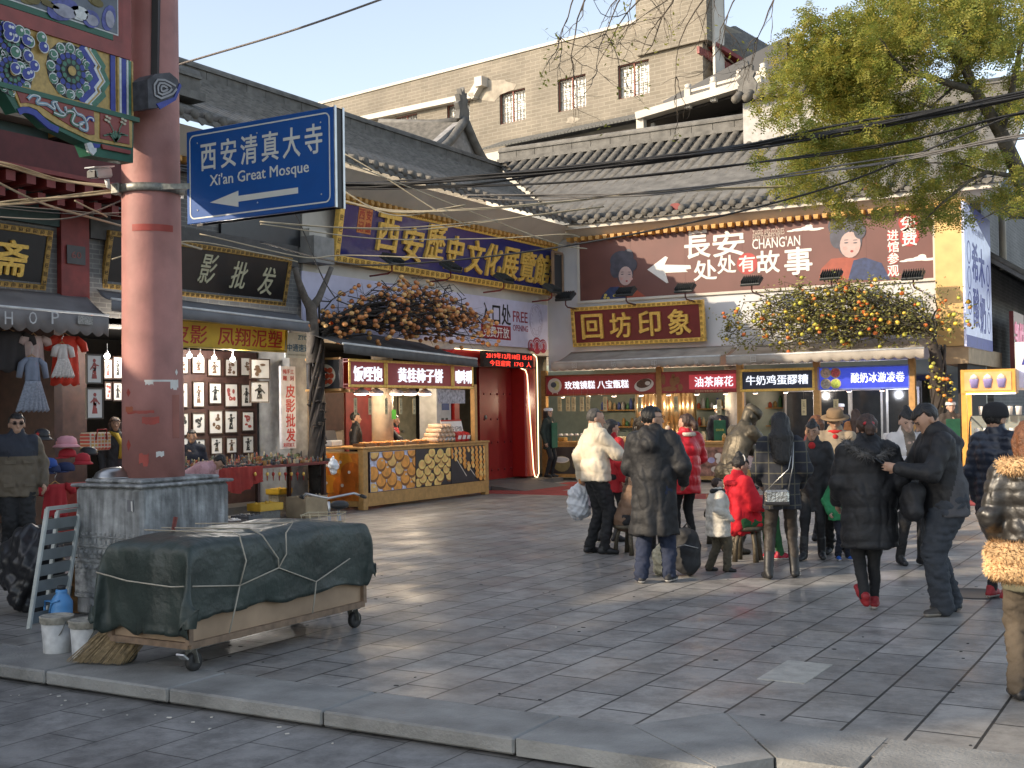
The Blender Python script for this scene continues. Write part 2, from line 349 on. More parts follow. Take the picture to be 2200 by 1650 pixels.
# ================================================================ shared materials
grey_tile = M('roof_tile', (.125, .115, .098), .85, var=.35, sc=7, bump=.5, bsc=30)
shaded_pan_tile = M('shaded_pan_tile', (.032, .03, .027), .9, var=.35, sc=9, bump=.5, bsc=30)  # pan tiles darkened to stand for the shadow between the tile rows
ridge_m = M('ridge_brick', (.14, .134, .122), .85, var=.3, sc=4, bump=.4)
white_pl = M('white_plaster', (.58, .54, .47), .85, var=.12, sc=1.5, bump=.15)
white_pn = M('white_panel', (.55, .55, .56), .5, var=.06, sc=1)
ochre = M('ochre_paint', (.5, .27, .07), .6, var=.2)
gold = M('gold_paint', (.82, .52, .11), .4, metal=.15, var=.2, sc=20)
goldd = M('dull_gold', (.36, .22, .06), .45, metal=.4, var=.3, sc=30)
black_lac = M('black_lacquer', (.012, .012, .013), .3, var=.2)
dark_w = M('dark_timber', (.05, .022, .018), .7, var=.3, sc=9)
red_w = M('red_timber', (.2, .03, .025), .6, var=.2)
maroon = M('maroon_board', (.17, .018, .018), .4, var=.12)
navy = M('navy_board', (.02, .026, .14), .22, var=.12, coat=.3)
black_f = M('black_metal', (.02, .02, .022), .5)
steel = M('steel', (.45, .44, .42), .3, metal=1, var=.1)
wood = M('pale_timber', (.46, .25, .08), .5, var=.18, sc=12)
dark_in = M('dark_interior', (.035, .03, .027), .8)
white_e = M('lit_lettering', (.9, .92, 1), .4, var=0, emit=.45, ecol=(.88, .93, 1))
white_p = M('white_print', (.85, .83, .8), .5, var=.03)
red_p = M('red_print', (.45, .03, .02), .5, var=.05)
brk_wall = brickmat('grey_brick', (.17, .165, .155), (.13, .125, .12), (.24, .23, .21), .26, .075, (1, 2), ms=.008, stain=.4)
# ================================================================ tiled roofs
def tile_roof(name, parent, P, length, run, z0, z1, start, ridge=None, sp=.32, t0=0.):
    """P(a, t, z): point a metres along the eave, t up the slope"""
    b = MB(); prof = lambda t: z0+(z1-z0)*((t/run)**1.18)
    n = int(length/sp); seg = .27
    for i in range(n):
        a = t0+i*sp; s0 = start(a)
        if s0 > run-.3: continue
        ts = []; t = s0
        while t < run: ts.append(t); t += seg
        ts.append(run)
        vs, fs = [], []; K = 6
        for j, t in enumerate(ts):
            for r, dt in ((.1, 0), (.086, seg*.96)):
                if t+dt > run+seg: continue
                tt = min(t+dt, run)
                for q in range(K+1):
                    an = pi*q/K; vs.append(P(a+r*cos(an), tt, prof(tt)+.035+r*sin(an)))
        R_ = len(vs)//(K+1)
        for j in range(R_-1):
            for q in range(K): fs.append((j*(K+1)+q, j*(K+1)+q+1, (j+1)*(K+1)+q+1, (j+1)*(K+1)+q))
        fs.append(tuple(range(K+1)))
        b.add(vs, fs, grey_tile, True)
        # pan tiles between the rows, stepped
        vs, fs = [], []
        for j in range(len(ts)-1):
            for tt, dz in ((ts[j], .03), (ts[j+1], .0)):
                for q, dzz in ((.05, .02), (sp/2, -.012), (sp-.05, .02)): vs.append(P(a+q, tt, prof(tt)+dz+dzz))
        for j in range((len(vs)//3)-1):
            for q in (0, 1): fs.append((j*3+q, j*3+q+1, j*3+q+4, j*3+q+3))
        b.add(vs, fs, shaded_pan_tile, False)
        if s0 <= .01:       # round tile end and drip tile
            e0 = P(a, -.03, prof(0)+.05); e1 = P(a, .02, prof(0)+.05); b.tube([e0, e1], .088, grey_tile, 10)
            d = [P(a+.05, -.01, prof(0)+.02), P(a+sp-.05, -.01, prof(0)+.02), P(a+sp-.07, -.03, prof(0)-.05), P(a+sp/2, -.04, prof(0)-.11), P(a+.07, -.03, prof(0)-.05)]
            d2 = [P(a+.05, .02, prof(0)+.02), P(a+sp-.05, .02, prof(0)+.02), P(a+sp-.07, 0, prof(0)-.05), P(a+sp/2, -.01, prof(0)-.11), P(a+.07, 0, prof(0)-.05)]
            b.add(d+d2, [(0, 1, 2, 3, 4), (9, 8, 7, 6, 5), (0, 5, 6, 1), (1, 6, 7, 2), (2, 7, 8, 3), (3, 8, 9, 4)], grey_tile)
    return b.build(name, parent)
def roof_slab(parent, quad, th, mat, name='roof_boards'):
    b = MB(); q = [Vector(p) for p in quad]; b.add(q+[p-Vector((0, 0, th)) for p in q], [(0, 1, 2, 3), (7, 6, 5, 4), (0, 4, 5, 1), (1, 5, 6, 2), (2, 6, 7, 3), (3, 7, 4, 0)], mat); return b.build(name, parent)
def ridge_part(parent, a, b_, name='ridge', h=.42, wd=.3):
    a, b_ = Vector(a), Vector(b_); m = MB()
    m.bar(a+Vector((0, 0, h*.14)), b_+Vector((0, 0, h*.14)), wd+.12, h*.28, ridge_m)
    n = max(2, int((b_-a).length/.62)); d = (b_-a)/n
    for i in range(n): m.bar(a+d*i+d*.012+Vector((0, 0, h*.55)), a+d*(i+1)-d*.012+Vector((0, 0, h*.55)), wd*.62, h*.55, ridge_m)
    m.bar(a+Vector((0, 0, h*.86)), b_+Vector((0, 0, h*.86)), wd*.9, h*.1, ridge_m)
    m.tube([a+Vector((0, 0, h*.95)), b_+Vector((0, 0, h*.95))], wd*.36, ridge_m, 8)
    return m.build(name, parent)
def ornament(parent, p, s, yaw=0., name='ridge_ornament'):
    m = MB(); out = [(-.3, 0), (.32, 0), (.36, .3), (.22, .55), (.3, .7), (.2, .78), (.22, .95), (.1, .85), (.04, 1.12), (-.04, .9), (-.16, 1.02), (-.12, .8), (-.28, .82), (-.2, .62), (-.36, .5), (-.24, .3)]
    m.prism([(x*s, y*s) for x, y in out], -.09*s, .09*s, ridge_m, Matrix.Translation(p) @ Matrix.Rotation(yaw, 4, 'Z') @ Matrix.Rotation(pi/2, 4, 'X'))
    return m.build(name, parent)
# ================================================================ wall A: the long shop house on the left
EX, EZ, RX, RZ_ = -14.0, 6.5, -19.0, 8.95
A = thing('shop_house', 'long grey tiled shop house running back along the left of the square', 'building', (-15, 16, 0))
A.matrix_world = Matrix()
yA0, yA1 = 8.6, 27.2
b = MB(); b.bb((-15.25, yA0, 3.15), (-15, 17.8, 6.35), brk_wall); b.bb((-15.25, 17.8, 3.15), (-14.96, 27.8, 6.35), white_pl)
b.bb((-15.25, -11.9, -.1), (-15, 9.9, 3.15), brk_wall); b.build('wall', A)
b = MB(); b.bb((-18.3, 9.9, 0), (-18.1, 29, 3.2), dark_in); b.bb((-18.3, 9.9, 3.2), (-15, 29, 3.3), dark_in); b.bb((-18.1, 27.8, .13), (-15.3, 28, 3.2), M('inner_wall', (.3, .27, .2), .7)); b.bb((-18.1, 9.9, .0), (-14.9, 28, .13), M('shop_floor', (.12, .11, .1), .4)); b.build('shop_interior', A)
b = MB(); b.bb((-16.5, 17.35, 0), (-14.93, 17.85, 3.3), M('grey_pier', (.3, .3, .3), .7, var=.25)); b.build('pier', A)
b = MB(); b.bb((-18, 12.15, 0), (-15.02, 12.3, 3.2), dark_w); b.build('partition', A)
tile_roof('roof', A, lambda a, t, z: (EX-t, a, z), yA1+5-yA0, 5., EZ, RZ_, lambda a: max(0., a-27.), t0=yA0)
roof_slab(A, [(EX+.02, yA0, EZ), (EX+.02, 27, EZ), (RX, 32, RZ_-.1), (RX, yA0, RZ_-.1)], .08, ridge_m)
ridge_part(A, (RX, yA0, RZ_-.05), (RX, 32, RZ_-.05))
b = MB()     # sloping white soffit board under the eave, then a row of ochre rafter ends
b.add([(-14.12, yA0, 6.38), (-14.12, 27.1, 6.38), (-14.62, 27.6, 6.02), (-14.62, yA0, 6.02), (-14.3, yA0, 6.38), (-14.3, 27.3, 6.38), (-14.95, 27.95, 6.02), (-14.95, yA0, 6.02)],
      [(0, 3, 2, 1), (4, 5, 6, 7), (0, 1, 5, 4), (3, 7, 6, 2), (0, 4, 7, 3)], white_pl); b.build('soffit', A)
b = MB(); y = 12.
while y < 27: b.bb((-14.95, y, 5.9), (-14.52, y+.1, 6.0), ochre, bev=.01); y += .2
tag(b.build('rafter_ends', A), kind='stuff')
b = MB(); b.bb((-14.96, 12, 5.86), (-14.66, 27.4, 5.9), dark_w); b.build('eave_beam', A)
ridge_part(A, (-15.4, 8.7, 7.22), (-15.4, 15.5, 7.22), name='lower_ridge', h=.5, wd=.34)
# small cross gable behind the ridge
P = lambda x, y: AX(x, y, -20.5)
g = MB(); ap, bl, br = P(992, 258), P(908, 330), P(1062, 352); bl.z = br.z = min(bl.z, br.z)
ap2 = ap+Vector((-5, -.6, .9)); g.add([ap, bl, br, ap+Vector((-.25, 0, 0)), bl+Vector((-.25, 0, 0)), br+Vector((-.25, 0, 0))], [(0, 1, 2), (5, 4, 3), (0, 3, 4, 1), (1, 4, 5, 2), (2, 5, 3, 0)], M('gable_plaster', (.28, .27, .26), .85, var=.3, sc=5)); g.build('gable_wall', A)
g = MB()
for e in (bl, br):
    pts = [ap.lerp(e, t/8)-Vector((-.12, 0, .28*sin(pi*t/8))) for t in range(9)]
    g.tube(pts, .14, ridge_m, 8)
    q = [p+Vector((-3.2, 0, .45)) for p in pts]
    for i in range(8): g.add([pts[i], pts[i+1], q[i+1], q[i]], [(0, 1, 2, 3)], grey_tile)
g.build('gable_roof', A); ornament(A, ap+Vector((0, 0, .0)), .95, yaw=pi/2)
b = MB(); b.tube([ap+Vector((-.1, 0, .0)), ap+Vector((-1.2, 0, .02)), ap+Vector((-3.2, 0, .35))], .13, ridge_m, 8); b.build('gable_ridge', A)
nh = thing('unseen_low_house', 'unseen lower grey tiled house next to the shop house, ridge set low to let sun past', 'building'); b = MB(); b.bb((-23, -11.9, 3.1), (-15, 8.5, 5.9), brk_wall); b.build('wall', nh)  # unseen house, its ridge set low so sun reaches the crowd
b = MB(); b.prism([(-24, 5.9), (-14, 5.9), (-19, 9.1)], -8.5, 11.9, grey_tile, Matrix.Rotation(pi/2, 4, 'X')); b.build('roof', nh)
# unseen thin block added out of frame to shade the square
for nm, y0, y1, zr, lb in (('shade_block', -19, -12.2, 14., 'unseen tall grey block added past the shop house to shade the square'),):
    h = thing(nm, lb, 'building'); b = MB(); b.bb((-22.5, y0, -.1), (-22, y1, zr-.3), brk_wall); b.build('wall', h)
    b = MB(); b.bb((-22.55, y0, zr-.3), (-21.95, y1, zr), grey_tile); b.build('roof', h)
# ================================================================ wall B: museum shop house across the square
B = thing('museum_shop', 'white fronted shop house with grey tiled roof across the far side of the square', 'building')
xB0, xB1, EY, RY, RB_ = -14.6, -4.62, 27., 32., 9.4
b = MB(); b.bb((-14.96, 27.5, 2.75), (-5.28, 27.75, 6.3), white_pn); b.build('fascia_wall', B)
b = MB(); b.bb((-5.275, 27.36, 3.0), (-4.62, 27.9, 6.25), M('yellow_timber', (.62, .4, .15), .5, var=.15, sc=3)); b.build('corner_post', B)
tan_b = M('tan_board', (.42, .3, .18), .7)
b = MB(); b.bb((-5.275, 27.38, 2.62), (-4.63, 32, 2.99), tan_b); b.build('soffit_board', B)
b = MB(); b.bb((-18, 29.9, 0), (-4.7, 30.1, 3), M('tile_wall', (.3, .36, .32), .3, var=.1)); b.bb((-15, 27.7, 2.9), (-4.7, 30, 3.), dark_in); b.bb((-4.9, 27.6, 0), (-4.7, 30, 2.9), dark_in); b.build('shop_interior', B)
b = MB()
for x in (-14.78, -11.62, -9.6, -7.8, -5.72): b.bb((x-.07, 26.86, 0), (x+.07, 27., 2.75), wood, bev=.01)
tag(b.build('post', B), kind='stuff')
b = MB(); b.lathe([(.25, 0), (.25, 2.9)], M('round_pillar', (.38, .36, .33), .5), c=(-10.15, 28.1, 0), n=24); b.build('pillar', B)
tile_roof('roof', B, lambda a, t, z: (a, EY+t, z), 15.3, 5., EZ-.02, RB_, lambda a: max(0., -14.-a), t0=-19.)
roof_slab(B, [(-14, EY+.02, EZ-.02), (-3.8, EY+.02, EZ-.02), (-3.8, RY, RB_-.1), (-19, RY, RB_-.1)], .08, ridge_m)
ridge_part(B, (-19, RY, RB_-.05), (-3.8, RY, RB_-.05))
b = MB(); b.add([(-14.1, 27.12, 6.36), (-3.9, 27.12, 6.36), (-3.9, 27.48, 6.12), (-14.5, 27.48, 6.12)], [(3, 2, 1, 0)], white_pl)
b.bb((-14.3, 27.1, 6.3), (-3.9, 27.4, 6.4), white_pl); b.build('soffit', B)
b = MB(); x = -14.2
while x < -4.7: b.prism([(-.06, 0), (.06, 0), (.045, -.1), (-.045, -.1)], -.26, .0, ochre, Matrix.Translation((x, 27.5, 6.12)) @ Matrix.Rotation(pi/2, 4, 'X') @ Matrix.Scale(-1, 4, (0, 0, 1))); x += .205
tag(b.build('rafter_ends', B), kind='stuff')
for p, s_ in ((AY(1452, 455, 27.1), .2), (AY(1878, 412, 27.1), .2)):
    b = MB(); b.prism([(-s_*1.3, 0), (s_*1.3, 0), (s_, .1), (s_*.4, .2), (-s_*.4, .2), (-s_, .1)], 0, .05, red_w, Matrix.Translation(p) @ Matrix.Rotation(pi/2, 4, 'X')); b.build('bracket_block', B)
# ================================================================ tall brick building behind
wd = Vector((.987, -.162, 0)).normalized(); wn = Vector((wd.y, -wd.x, 0))
P0 = AY(1508, 30, 36.); P0 = Vector((P0.x, P0.y, 0))
def AP(x, y, off=0.):
    d = ray(x, y); p = P0+wn*off; t = (p-OV).dot(wn)/d.dot(wn); return OV+d*t
BK = Matrix((( wd.x, -wn.x, 0, P0.x), (wd.y, -wn.y, 0, P0.y), (0, 0, 1, 0), (0, 0, 0, 1)))   # local x right, y into the house
BKi = BK.inverted(); LP = lambda x, y, off=0.: BKi @ AP(x, y, off)
T = thing('brick_building', 'tall pale brick building with lattice windows behind the tiled roofs', 'building', mw=BK)
wallm = brickmat('pale_brick', (.225, .195, .15), (.19, .165, .125), (.27, .24, .19), .45, .13, (0, 2), ms=.016, stain=.36, ssc=.5)
tz = LP(1362, 47).z
wins = [(850, 257, 896, 0), (960, 230, 1009, 0), (1073, 204, 1128, 269), (1198, 171, 1258, 241), (1327, 139, 1394, 211)]
WR = []; hw_ = LP(1198, 171).z-LP(1198, 241).z
for x0, y0, x1, y1 in wins:
    a, c = LP(x0, y0), LP(x1, y0-14); WR.append([a.x, c.x, a.z-hw_, a.z])
zt_ = sum(q[3] for q in WR[2:])/3
for q in WR: q[2], q[3] = zt_-hw_, zt_
zl, zh = min(q[2] for q in WR), max(q[3] for q in WR)
b = MB(); xs = -26.
b.bb((xs, 0, 0), (0, .5, 6), wallm); cur = xs
for q in WR: b.bb((cur, 0, 6), (q[0], .5, tz), wallm); b.bb((q[0], 0, 6), (q[1], .5, q[2]), wallm); b.bb((q[0], 0, q[3]), (q[1], .5, tz), wallm); cur = q[1]
b.bb((cur, 0, 6), (0, .5, tz), wallm); b.bb((xs, .5, 0), (0, 9, tz-.3), wallm); b.build('wall', T)
rust = M('rust_frame', (.2, .07, .05), .7); paper = M('pale_pane_reflection', (.72, .72, .66), .35, var=.1, sc=1)  # pale pane, a whitish reflection included in its colour
lat = M('lattice_iron', (.13, .12, .1), .6)
for q in WR:
    f = MB(); x0, x1, z0, z1 = q
    for (u, v) in (((x0, z0), (x1, z0)), ((x0, z1), (x1, z1)), ((x0, z0), (x0, z1)), ((x1, z0), (x1, z1)), (((x0+x1)/2, z0), ((x0+x1)/2, z1))): f.bar((u[0], .08, u[1]), (v[0], .08, v[1]), .05, .05, rust)
    f = f.build('window', T)
    p = MB(); p.bb((x0, .2, z0), (x1, .24, z1), paper); p.build('pane', f)
    p = MB(); W_, H_ = (x1-x0)/2, z1-z0
    for h in (0, 1):
        o = x0+h*W_
        for fx in (.25, .5, .75): p.bar((o+W_*fx, .12, z0), (o+W_*fx, .12, z0+H_*(.42 if fx == .5 else .95)), .022, .022, lat); p.bar((o+W_*fx, .12, z1-.02), (o+W_*fx, .12, z1-H_*.3), .022, .022, lat)
        for k in range(7): zz = z0+H_*(k+.5)/7; p.bar((o+W_*(.02+.2*(k % 2)), .12, zz), (o+W_*(.62+.36*((k+h) % 2)), .12, zz), .022, .022, lat, up=(0, 1, 0))
    p.build('lattice', f)
b = MB(); a, c = LP(735, 268), LP(1028, 186); b.bar((a.x, -.12, a.z), (c.x, -.12, c.z-.35), .3, .2, white_pl); b.bar((c.x-.2, -.12, c.z-.4), (c.x+.25, -.12, c.z+.1), .3, .28, white_pl); b.bb((c.x+.1, -.35, c.z-.1), (c.x+.45, 0, c.z+.25), white_pl); b.build('cornice', T)
b = MB(); b.bb((xs, -.06, tz-.06), (0, 1, tz+.04), white_pl); b.build('coping', T)
for px, py, s_ in ((1050, 195, .8), (1480, 215, .7), (1230, 258, .22)):
    b = MB(); q = LP(px, py); b.prism([(q.x+s_*rnd.uniform(.6, 1.2)*cos(t)*1.4, q.z+s_*rnd.uniform(.5, 1.)*sin(t)*.6) for t in [2*pi*k/14 for k in range(14)]], -.006, .0, M('flaked_render', (.34, .3, .24), .9, var=.3, sc=3), Matrix.Translation((0, -.003, 0)) @ Matrix.Rotation(pi/2, 4, 'X') @ Matrix.Scale(-1, 4, (0, 0, 1))); b.build('plaster_patch', T)
# end turret with its stepped gable and the side wing
b = MB(); x1 = 0.; b.bb((-2.4, -.15, tz-1.2), (x1+.25, 1., tz+1.6), wallm); b.bb((-1.6, -.15, tz+1.6), (x1, 1, tz+4.), wallm); b.build('turret', T)
b = MB(); b.bb((-.35, -.35, tz+.9), (.4, 1.2, tz+1.05), grey_tile); b.bb((-.5, -.45, tz+1.05), (.5, 1.3, tz+1.15), grey_tile); b.tube([(-.5, -.45, tz+1.22), (-.5, 1.3, tz+1.22)], .09, grey_tile); b.build('turret_cap', T)
b = MB(); b.bb((.25, .2, tz-4.8), (.33, .8, tz+.9), white_pl); b.build('drain_strip', T)
side = M('wing_brick', (.2, .18, .15), .85, var=.2, sc=3)  # even brick tone for the side wing
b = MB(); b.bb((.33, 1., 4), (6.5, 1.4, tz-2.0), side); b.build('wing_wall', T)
b = MB()     # red eave with dentils running away to the right
p0, p1 = LP(1512, 112, -.2), LP(1612, 172, -2)
for k in range(26): q = p0.lerp(p1, k/25); b.box((q.x, q.y, q.z), (.09, .7, .22), M('red_eave', (.26, .09, .08), .7))
b.bar(p0+Vector((0, .2, .2)), p1+Vector((0, .2, .2)), .9, .12, red_w); b.build('eave', T)
b = MB(); r0, r1 = p0+Vector((.1, .4, .45)), p1+Vector((.2, .4, .45))
for k in range(30): q = r0.lerp(r1, k/29); b.tube([q+Vector((0, -.6, -.1)), q+Vector((-.3, 2, .9))], .11, grey_tile, 6)
b.build('wing_roof', T)
b = MB(); q0, q1 = LP(1522, 190, .3), LP(1528, 160, .3); b.bb((q0.x, .95, q0.z-1.1), (q0.x+1.9, .99, q0.z-.1), dark_w)
for k in range(9): b.bb((q0.x+.05+k*.22, .9, q0.z-1.1), (q0.x+.09+k*.22, .95, q0.z-.1), lat)
b.build('wing_window', T)
# white balustraded terrace and the dark lean-to under it
tr = thing('roof_terrace', 'white balustraded terrace over a dark opening above the tiled ridge', 'terrace')
Q = lambda x, y: AY(x, y, 34.)
b = MB(); a, c = Q(1372, 252), Q(1640, 172); b.bar(a, c, .5, .22, white_pl); b.build('slab', tr)
b = MB(); a2, c2 = Q(1475, 195), Q(1640, 150); b.bar(a2-Vector((0, 0, .05)), c2-Vector((0, 0, .05)), .1, .08, white_pl); b.bar(a2-Vector((0, 0, .25)), c2-Vector((0, 0, .25)), .1, .06, white_pl); b.build('rail', tr)
for t in (0.02, .36, .7, 1.):
    p = a2.lerp(c2, t); b = MB(); b.bb((p.x-.09, p.y-.09, p.z-.55), (p.x+.09, p.y+.09, p.z+.02), white_pl); b.lathe([(.1, 0), (.12, .04), (.08, .08), (.11, .14), (.03, .18)], white_pl, c=(p.x, p.y, p.z+.02), n=10); b.build('baluster', tr)
b = MB(); d0, d1 = Q(1385, 292), Q(1660, 240); b.add([d0+Vector((0, 1.5, -.8)), d1+Vector((0, 1.5, -.8)), d1+Vector((0, 1.5, 2.6)), d0+Vector((0, 1.5, 1.4)), d0+Vector((0, 1.8, -.8)), d1+Vector((0, 1.8, -.8)), d1+Vector((0, 1.8, 2.6)), d0+Vector((0, 1.8, 1.4))], [(0, 1, 2, 3), (7, 6, 5, 4), (0, 4, 5, 1), (3, 2, 6, 7)], black_lac)
b.bar(a+Vector((0, .9, -.16)), c+Vector((0, .9, -.16)), 1.5, .08, dark_in); b.build('dark_recess', tr)
b = MB(); p = Q(1378, 270); b.bb((p.x-.12, p.y-.12, p.z-.9), (p.x+.12, p.y+.12, p.z+.3), white_pl); p = Q(1393, 270); b.bb((p.x-.05, p.y+.3, p.z-.9), (p.x+.05, p.y+.4, p.z+.3), white_pl); b.build('post', tr)
lt = thing('lean_to', 'corrugated metal lean-to with pale board wall below the brick building', 'lean-to')
b = MB(); a, c = AP(1043, 318, 1.), AP(1376, 250, 1.); n = 46
up = Vector((0, 0, .35))-wn*.9
for k in range(n): p, q = a.lerp(c, k/n), a.lerp(c, (k+.55)/n); b.bar(p.lerp(q, .5)+up, p.lerp(q, .5)-up*.25, (q-p).length*1.6, .06, M('tin', (.16, .16, .15), .6, metal=.3))
b.build('tin_roof', lt)
b = MB(); a, c = AP(1043, 330, .3), AP(1376, 262, .3); b.add([a+Vector((0, 0, .0)), c+Vector((0, 0, .0)), c-Vector((0, 0, 3)), a-Vector((0, 0, 3))], [(0, 1, 2, 3)], M('pale_board', (.5, .47, .4), .6, var=.25, sc=1.2)); b.build('board_wall', lt)
# white parapet with tile cap and block beyond, right of the terrace
pw = thing('parapet_wall', 'white parapet wall capped with grey tiles half hidden by the green tree', 'wall')
Q = lambda x, y: AY(x, y, 31.)
b = MB(); a, c = Q(1597, 285), Q(1745, 200); b.bb((a.x, 31, a.z-.5), (c.x+.5, 31.4, c.z), M('parapet_plaster', (.42, .4, .37), .8, var=.2)); b.build('wall', pw)
b = MB(); x = a.x-.1
while x < c.x+.6: b.tube([(x, 30.7, c.z+.05), (x, 31.2, c.z+.32)], .12, grey_tile, 8); x += .3
b.bb((a.x-.15, 31.05, c.z+.3), (c.x+.6, 31.35, c.z+.5), ridge_m); b.build('tile_cap', pw); ornament(pw, Vector((a.x+.1, 31.1, c.z+.25)), .8)
fb = thing('far_block', 'small far brick block with tiled cap behind the green tree', 'building')
a, c = AY(1585, 185, 48.), AY(1680, 128, 48.)
b = MB(); b.bb((a.x, 48, 5), (c.x, 52, c.z), wallm); b.build('wall', fb)
b = MB(); x = a.x-.2
while x < c.x+.3: b.tube([(x, 47.6, c.z), (x, 48.4, c.z+.4)], .16, grey_tile, 6); x += .4
b.bb((a.x-.3, 48, c.z+.3), (c.x+.3, 48.5, c.z+.65), grey_tile); b.build('roof', fb)
# ================================================================ painted gate (pailou) on the left
G_ = thing('painted_gate', 'painted timber gate with red round pillar on grey stone plinth', 'gate'); G_.matrix_world = Matrix()
PC = Vector((-8.38, 7.86, 0))
pil_m = M('worn_red_paint', (.37, .17, .15), .6, var=.2, sc=3.5, bump=.12, bsc=25)
b = MB(); b.lathe([(.275, 1.2), (.27, 2.2), (.262, 3.4), (.255, 4.6), (.25, 7.2)], pil_m, c=PC, n=40); b.build('pillar', G_)
b = MB()    # old paint patches, tape ring and torn paper that hug the pillar
def wrap(px, py, wp, hp, mat, pts=None, off=.004):
    z = AX(px, py, -8.15).z; D = (Vector((PC.x, PC.y, 0))-Vector((0, 0, 0))).length; rr = .272-.0045*(z-1.2)+off
    k = 11.3/2600; a0 = math.atan2(-PC.y, -PC.x); s0 = max(-.93, min(.93, (px-327)*k/.27)); s1 = (wp*k/.27)
    al = a0+math.asin(s0); n = 8; vs = []
    for i in range(n+1):
        a = al+s1*(i/n-.5); jag = (rnd.uniform(-.25, .25) if pts is None else 0)*hp*k
        dz = hp*k/2*(1-abs(2*i/n-1) if pts == 'dia' else 1)
        vs += [(PC.x+rr*cos(a), PC.y+rr*sin(a), z-dz+jag), (PC.x+rr*cos(a), PC.y+rr*sin(a), z+dz+jag*.4)]
    b = MB(); b.add(vs, [(2*i, 2*i+2, 2*i+3, 2*i+1) for i in range(n)], mat, True); b.build('paint_patch', G_)
oldr = M('old_red_paint', (.33, .05, .035), .5, var=.2); paper_w = M('torn_paper', (.6, .58, .55), .7)
for px, py, w_, h_, mt, pt in ((330, 487, 90, 14, oldr, 'x'), (345, 818, 70, 4, paper_w, 'x'), (370, 826, 22, 18, paper_w, None), (320, 822, 16, 8, paper_w, None), (374, 800, 8, 14, paper_w, 'dia'), (279, 842, 13, 18, oldr, 'dia'), (279, 958, 13, 24, oldr, 'dia'), (308, 988, 20, 22, oldr, None), (280, 880, 22, 12, M('orange_patch', (.36, .1, .05), .5), None), (322, 903, 34, 14, oldr, None), (372, 895, 20, 90, M('brown_patch', (.25, .07, .05), .5), 'x'), (300, 885, 60, 6, oldr, None), (340, 975, 16, 10, paper_w, None)): wrap(px, py, w_, h_, mt, pt)
stone = M('weathered_granite', (.3, .305, .3), .85, var=.4, sc=7, bump=.5, bsc=35)
t, bs, N, L = nodes(stone)       # dark runs of dirt down the faces
tc = N.new('ShaderNodeTexCoord'); mp = N.new('ShaderNodeMapping'); mp.inputs['Scale'].default_value = (14, 14, 1.6); L.new(tc.outputs['Object'], mp.inputs[0])
nz = N.new('ShaderNodeTexNoise'); nz.inputs['Scale'].default_value = 1; nz.inputs['Detail'].default_value = 7; L.new(mp.outputs[0], nz.inputs['Vector'])
rm = N.new('ShaderNodeMapRange'); rm.inputs[1].default_value = .4; rm.inputs[2].default_value = .62; rm.inputs[3].default_value = .55; rm.inputs[4].default_value = 1.1; L.new(nz.outputs['Fac'], rm.inputs[0])
src = bs.inputs['Base Color'].links[0].from_socket; mx = N.new('ShaderNodeMix'); mx.data_type = 'RGBA'; mx.blend_type = 'MULTIPLY'; mx.inputs[0].default_value = 1
L.new(src, mx.inputs[6]); L.new(rm.outputs[0], mx.inputs[7]); L.new(mx.outputs[2], bs.inputs['Base Color'])
b = MB(); b.bb((-8.8, 7.33, 0), (-7.96, 8.4, 1.13), stone, bev=.03); b.build('plinth', G_)
b = MB(); b.bb((-8.83, 7.3, 1.132), (-7.93, 8.43, 1.16), stone, bev=.012); b.bb((-8.74, 7.38, 1.161), (-8.02, 8.34, 1.2), stone, bev=.02); b.build('plinth_cap', G_)
b = MB()     # carved bands on the plinth faces
dirt = M('carved_granite', (.27, .27, .26), .85, var=.5, sc=16, bump=.7, bsc=50)
for face in (0, 1):
    wd_ = .84 if face == 0 else 1.07
    mxx = (Matrix(((1, 0, 0, -8.8), (0, 0, -1, 7.33), (0, 1, 0, 0), (0, 0, 0, 1))) if face == 0 else Matrix(((0, 0, 1, -7.96), (1, 0, 0, 7.33), (0, 1, 0, 0), (0, 0, 0, 1))))
    def bx(x0, y0, x1, y1, th, m_=dirt):
        vs = [mxx @ Vector(v) for v in ((x0, y0, 0), (x1, y0, 0), (x1, y1, 0), (x0, y1, 0), (x0+.004, y0+.004, th), (x1-.004, y0+.004, th), (x1-.004, y1-.004, th), (x0+.004, y1-.004, th))]
        b.add(vs, [(0, 1, 5, 4), (1, 2, 6, 5), (2, 3, 7, 6), (3, 0, 4, 7), (4, 5, 6, 7)], m_)
    bx(.0, .16, wd_, .2, .012); bx(0, .2, wd_, .47, .005); bx(0, .47, wd_, .5, .014); bx(0, .6, wd_, .63, .012); bx(0, .69, wd_, .705, .01)
    n = int(wd_/.06)
    for i in range(n):
        x = (i+.5)*wd_/n; bx(x-.022, .51, x+.022, .592, .012); bx(x-.016, .635, x+.016, .685, .011); bx(x-.012, .71, x+.012, .735, .008)
        b.ball(mxx @ Vector((x, .56, .006)), .022, dirt, 8, 5); b.ball(mxx @ Vector((x, .43, .003)), .02, dirt, 6, 4)
b.build('carved_band', G_)
b = MB(); b.prism([(0, 0), (.075, 0), (.075, .1), (0, .1)], .0, .003, M('old_poster', (.16, .16, .17), .6), Matrix.Translation((-8.13, 7.327, .93)) @ Matrix.Rotation(pi/2, 4, 'X')); b.prism([(.05, .01), (.068, .0), (.062, .09), (.045, .09)], .003, .005, paper_w, Matrix.Translation((-8.13, 7.327, .93)) @ Matrix.Rotation(pi/2, 4, 'X')); b.build('torn_poster', G_)
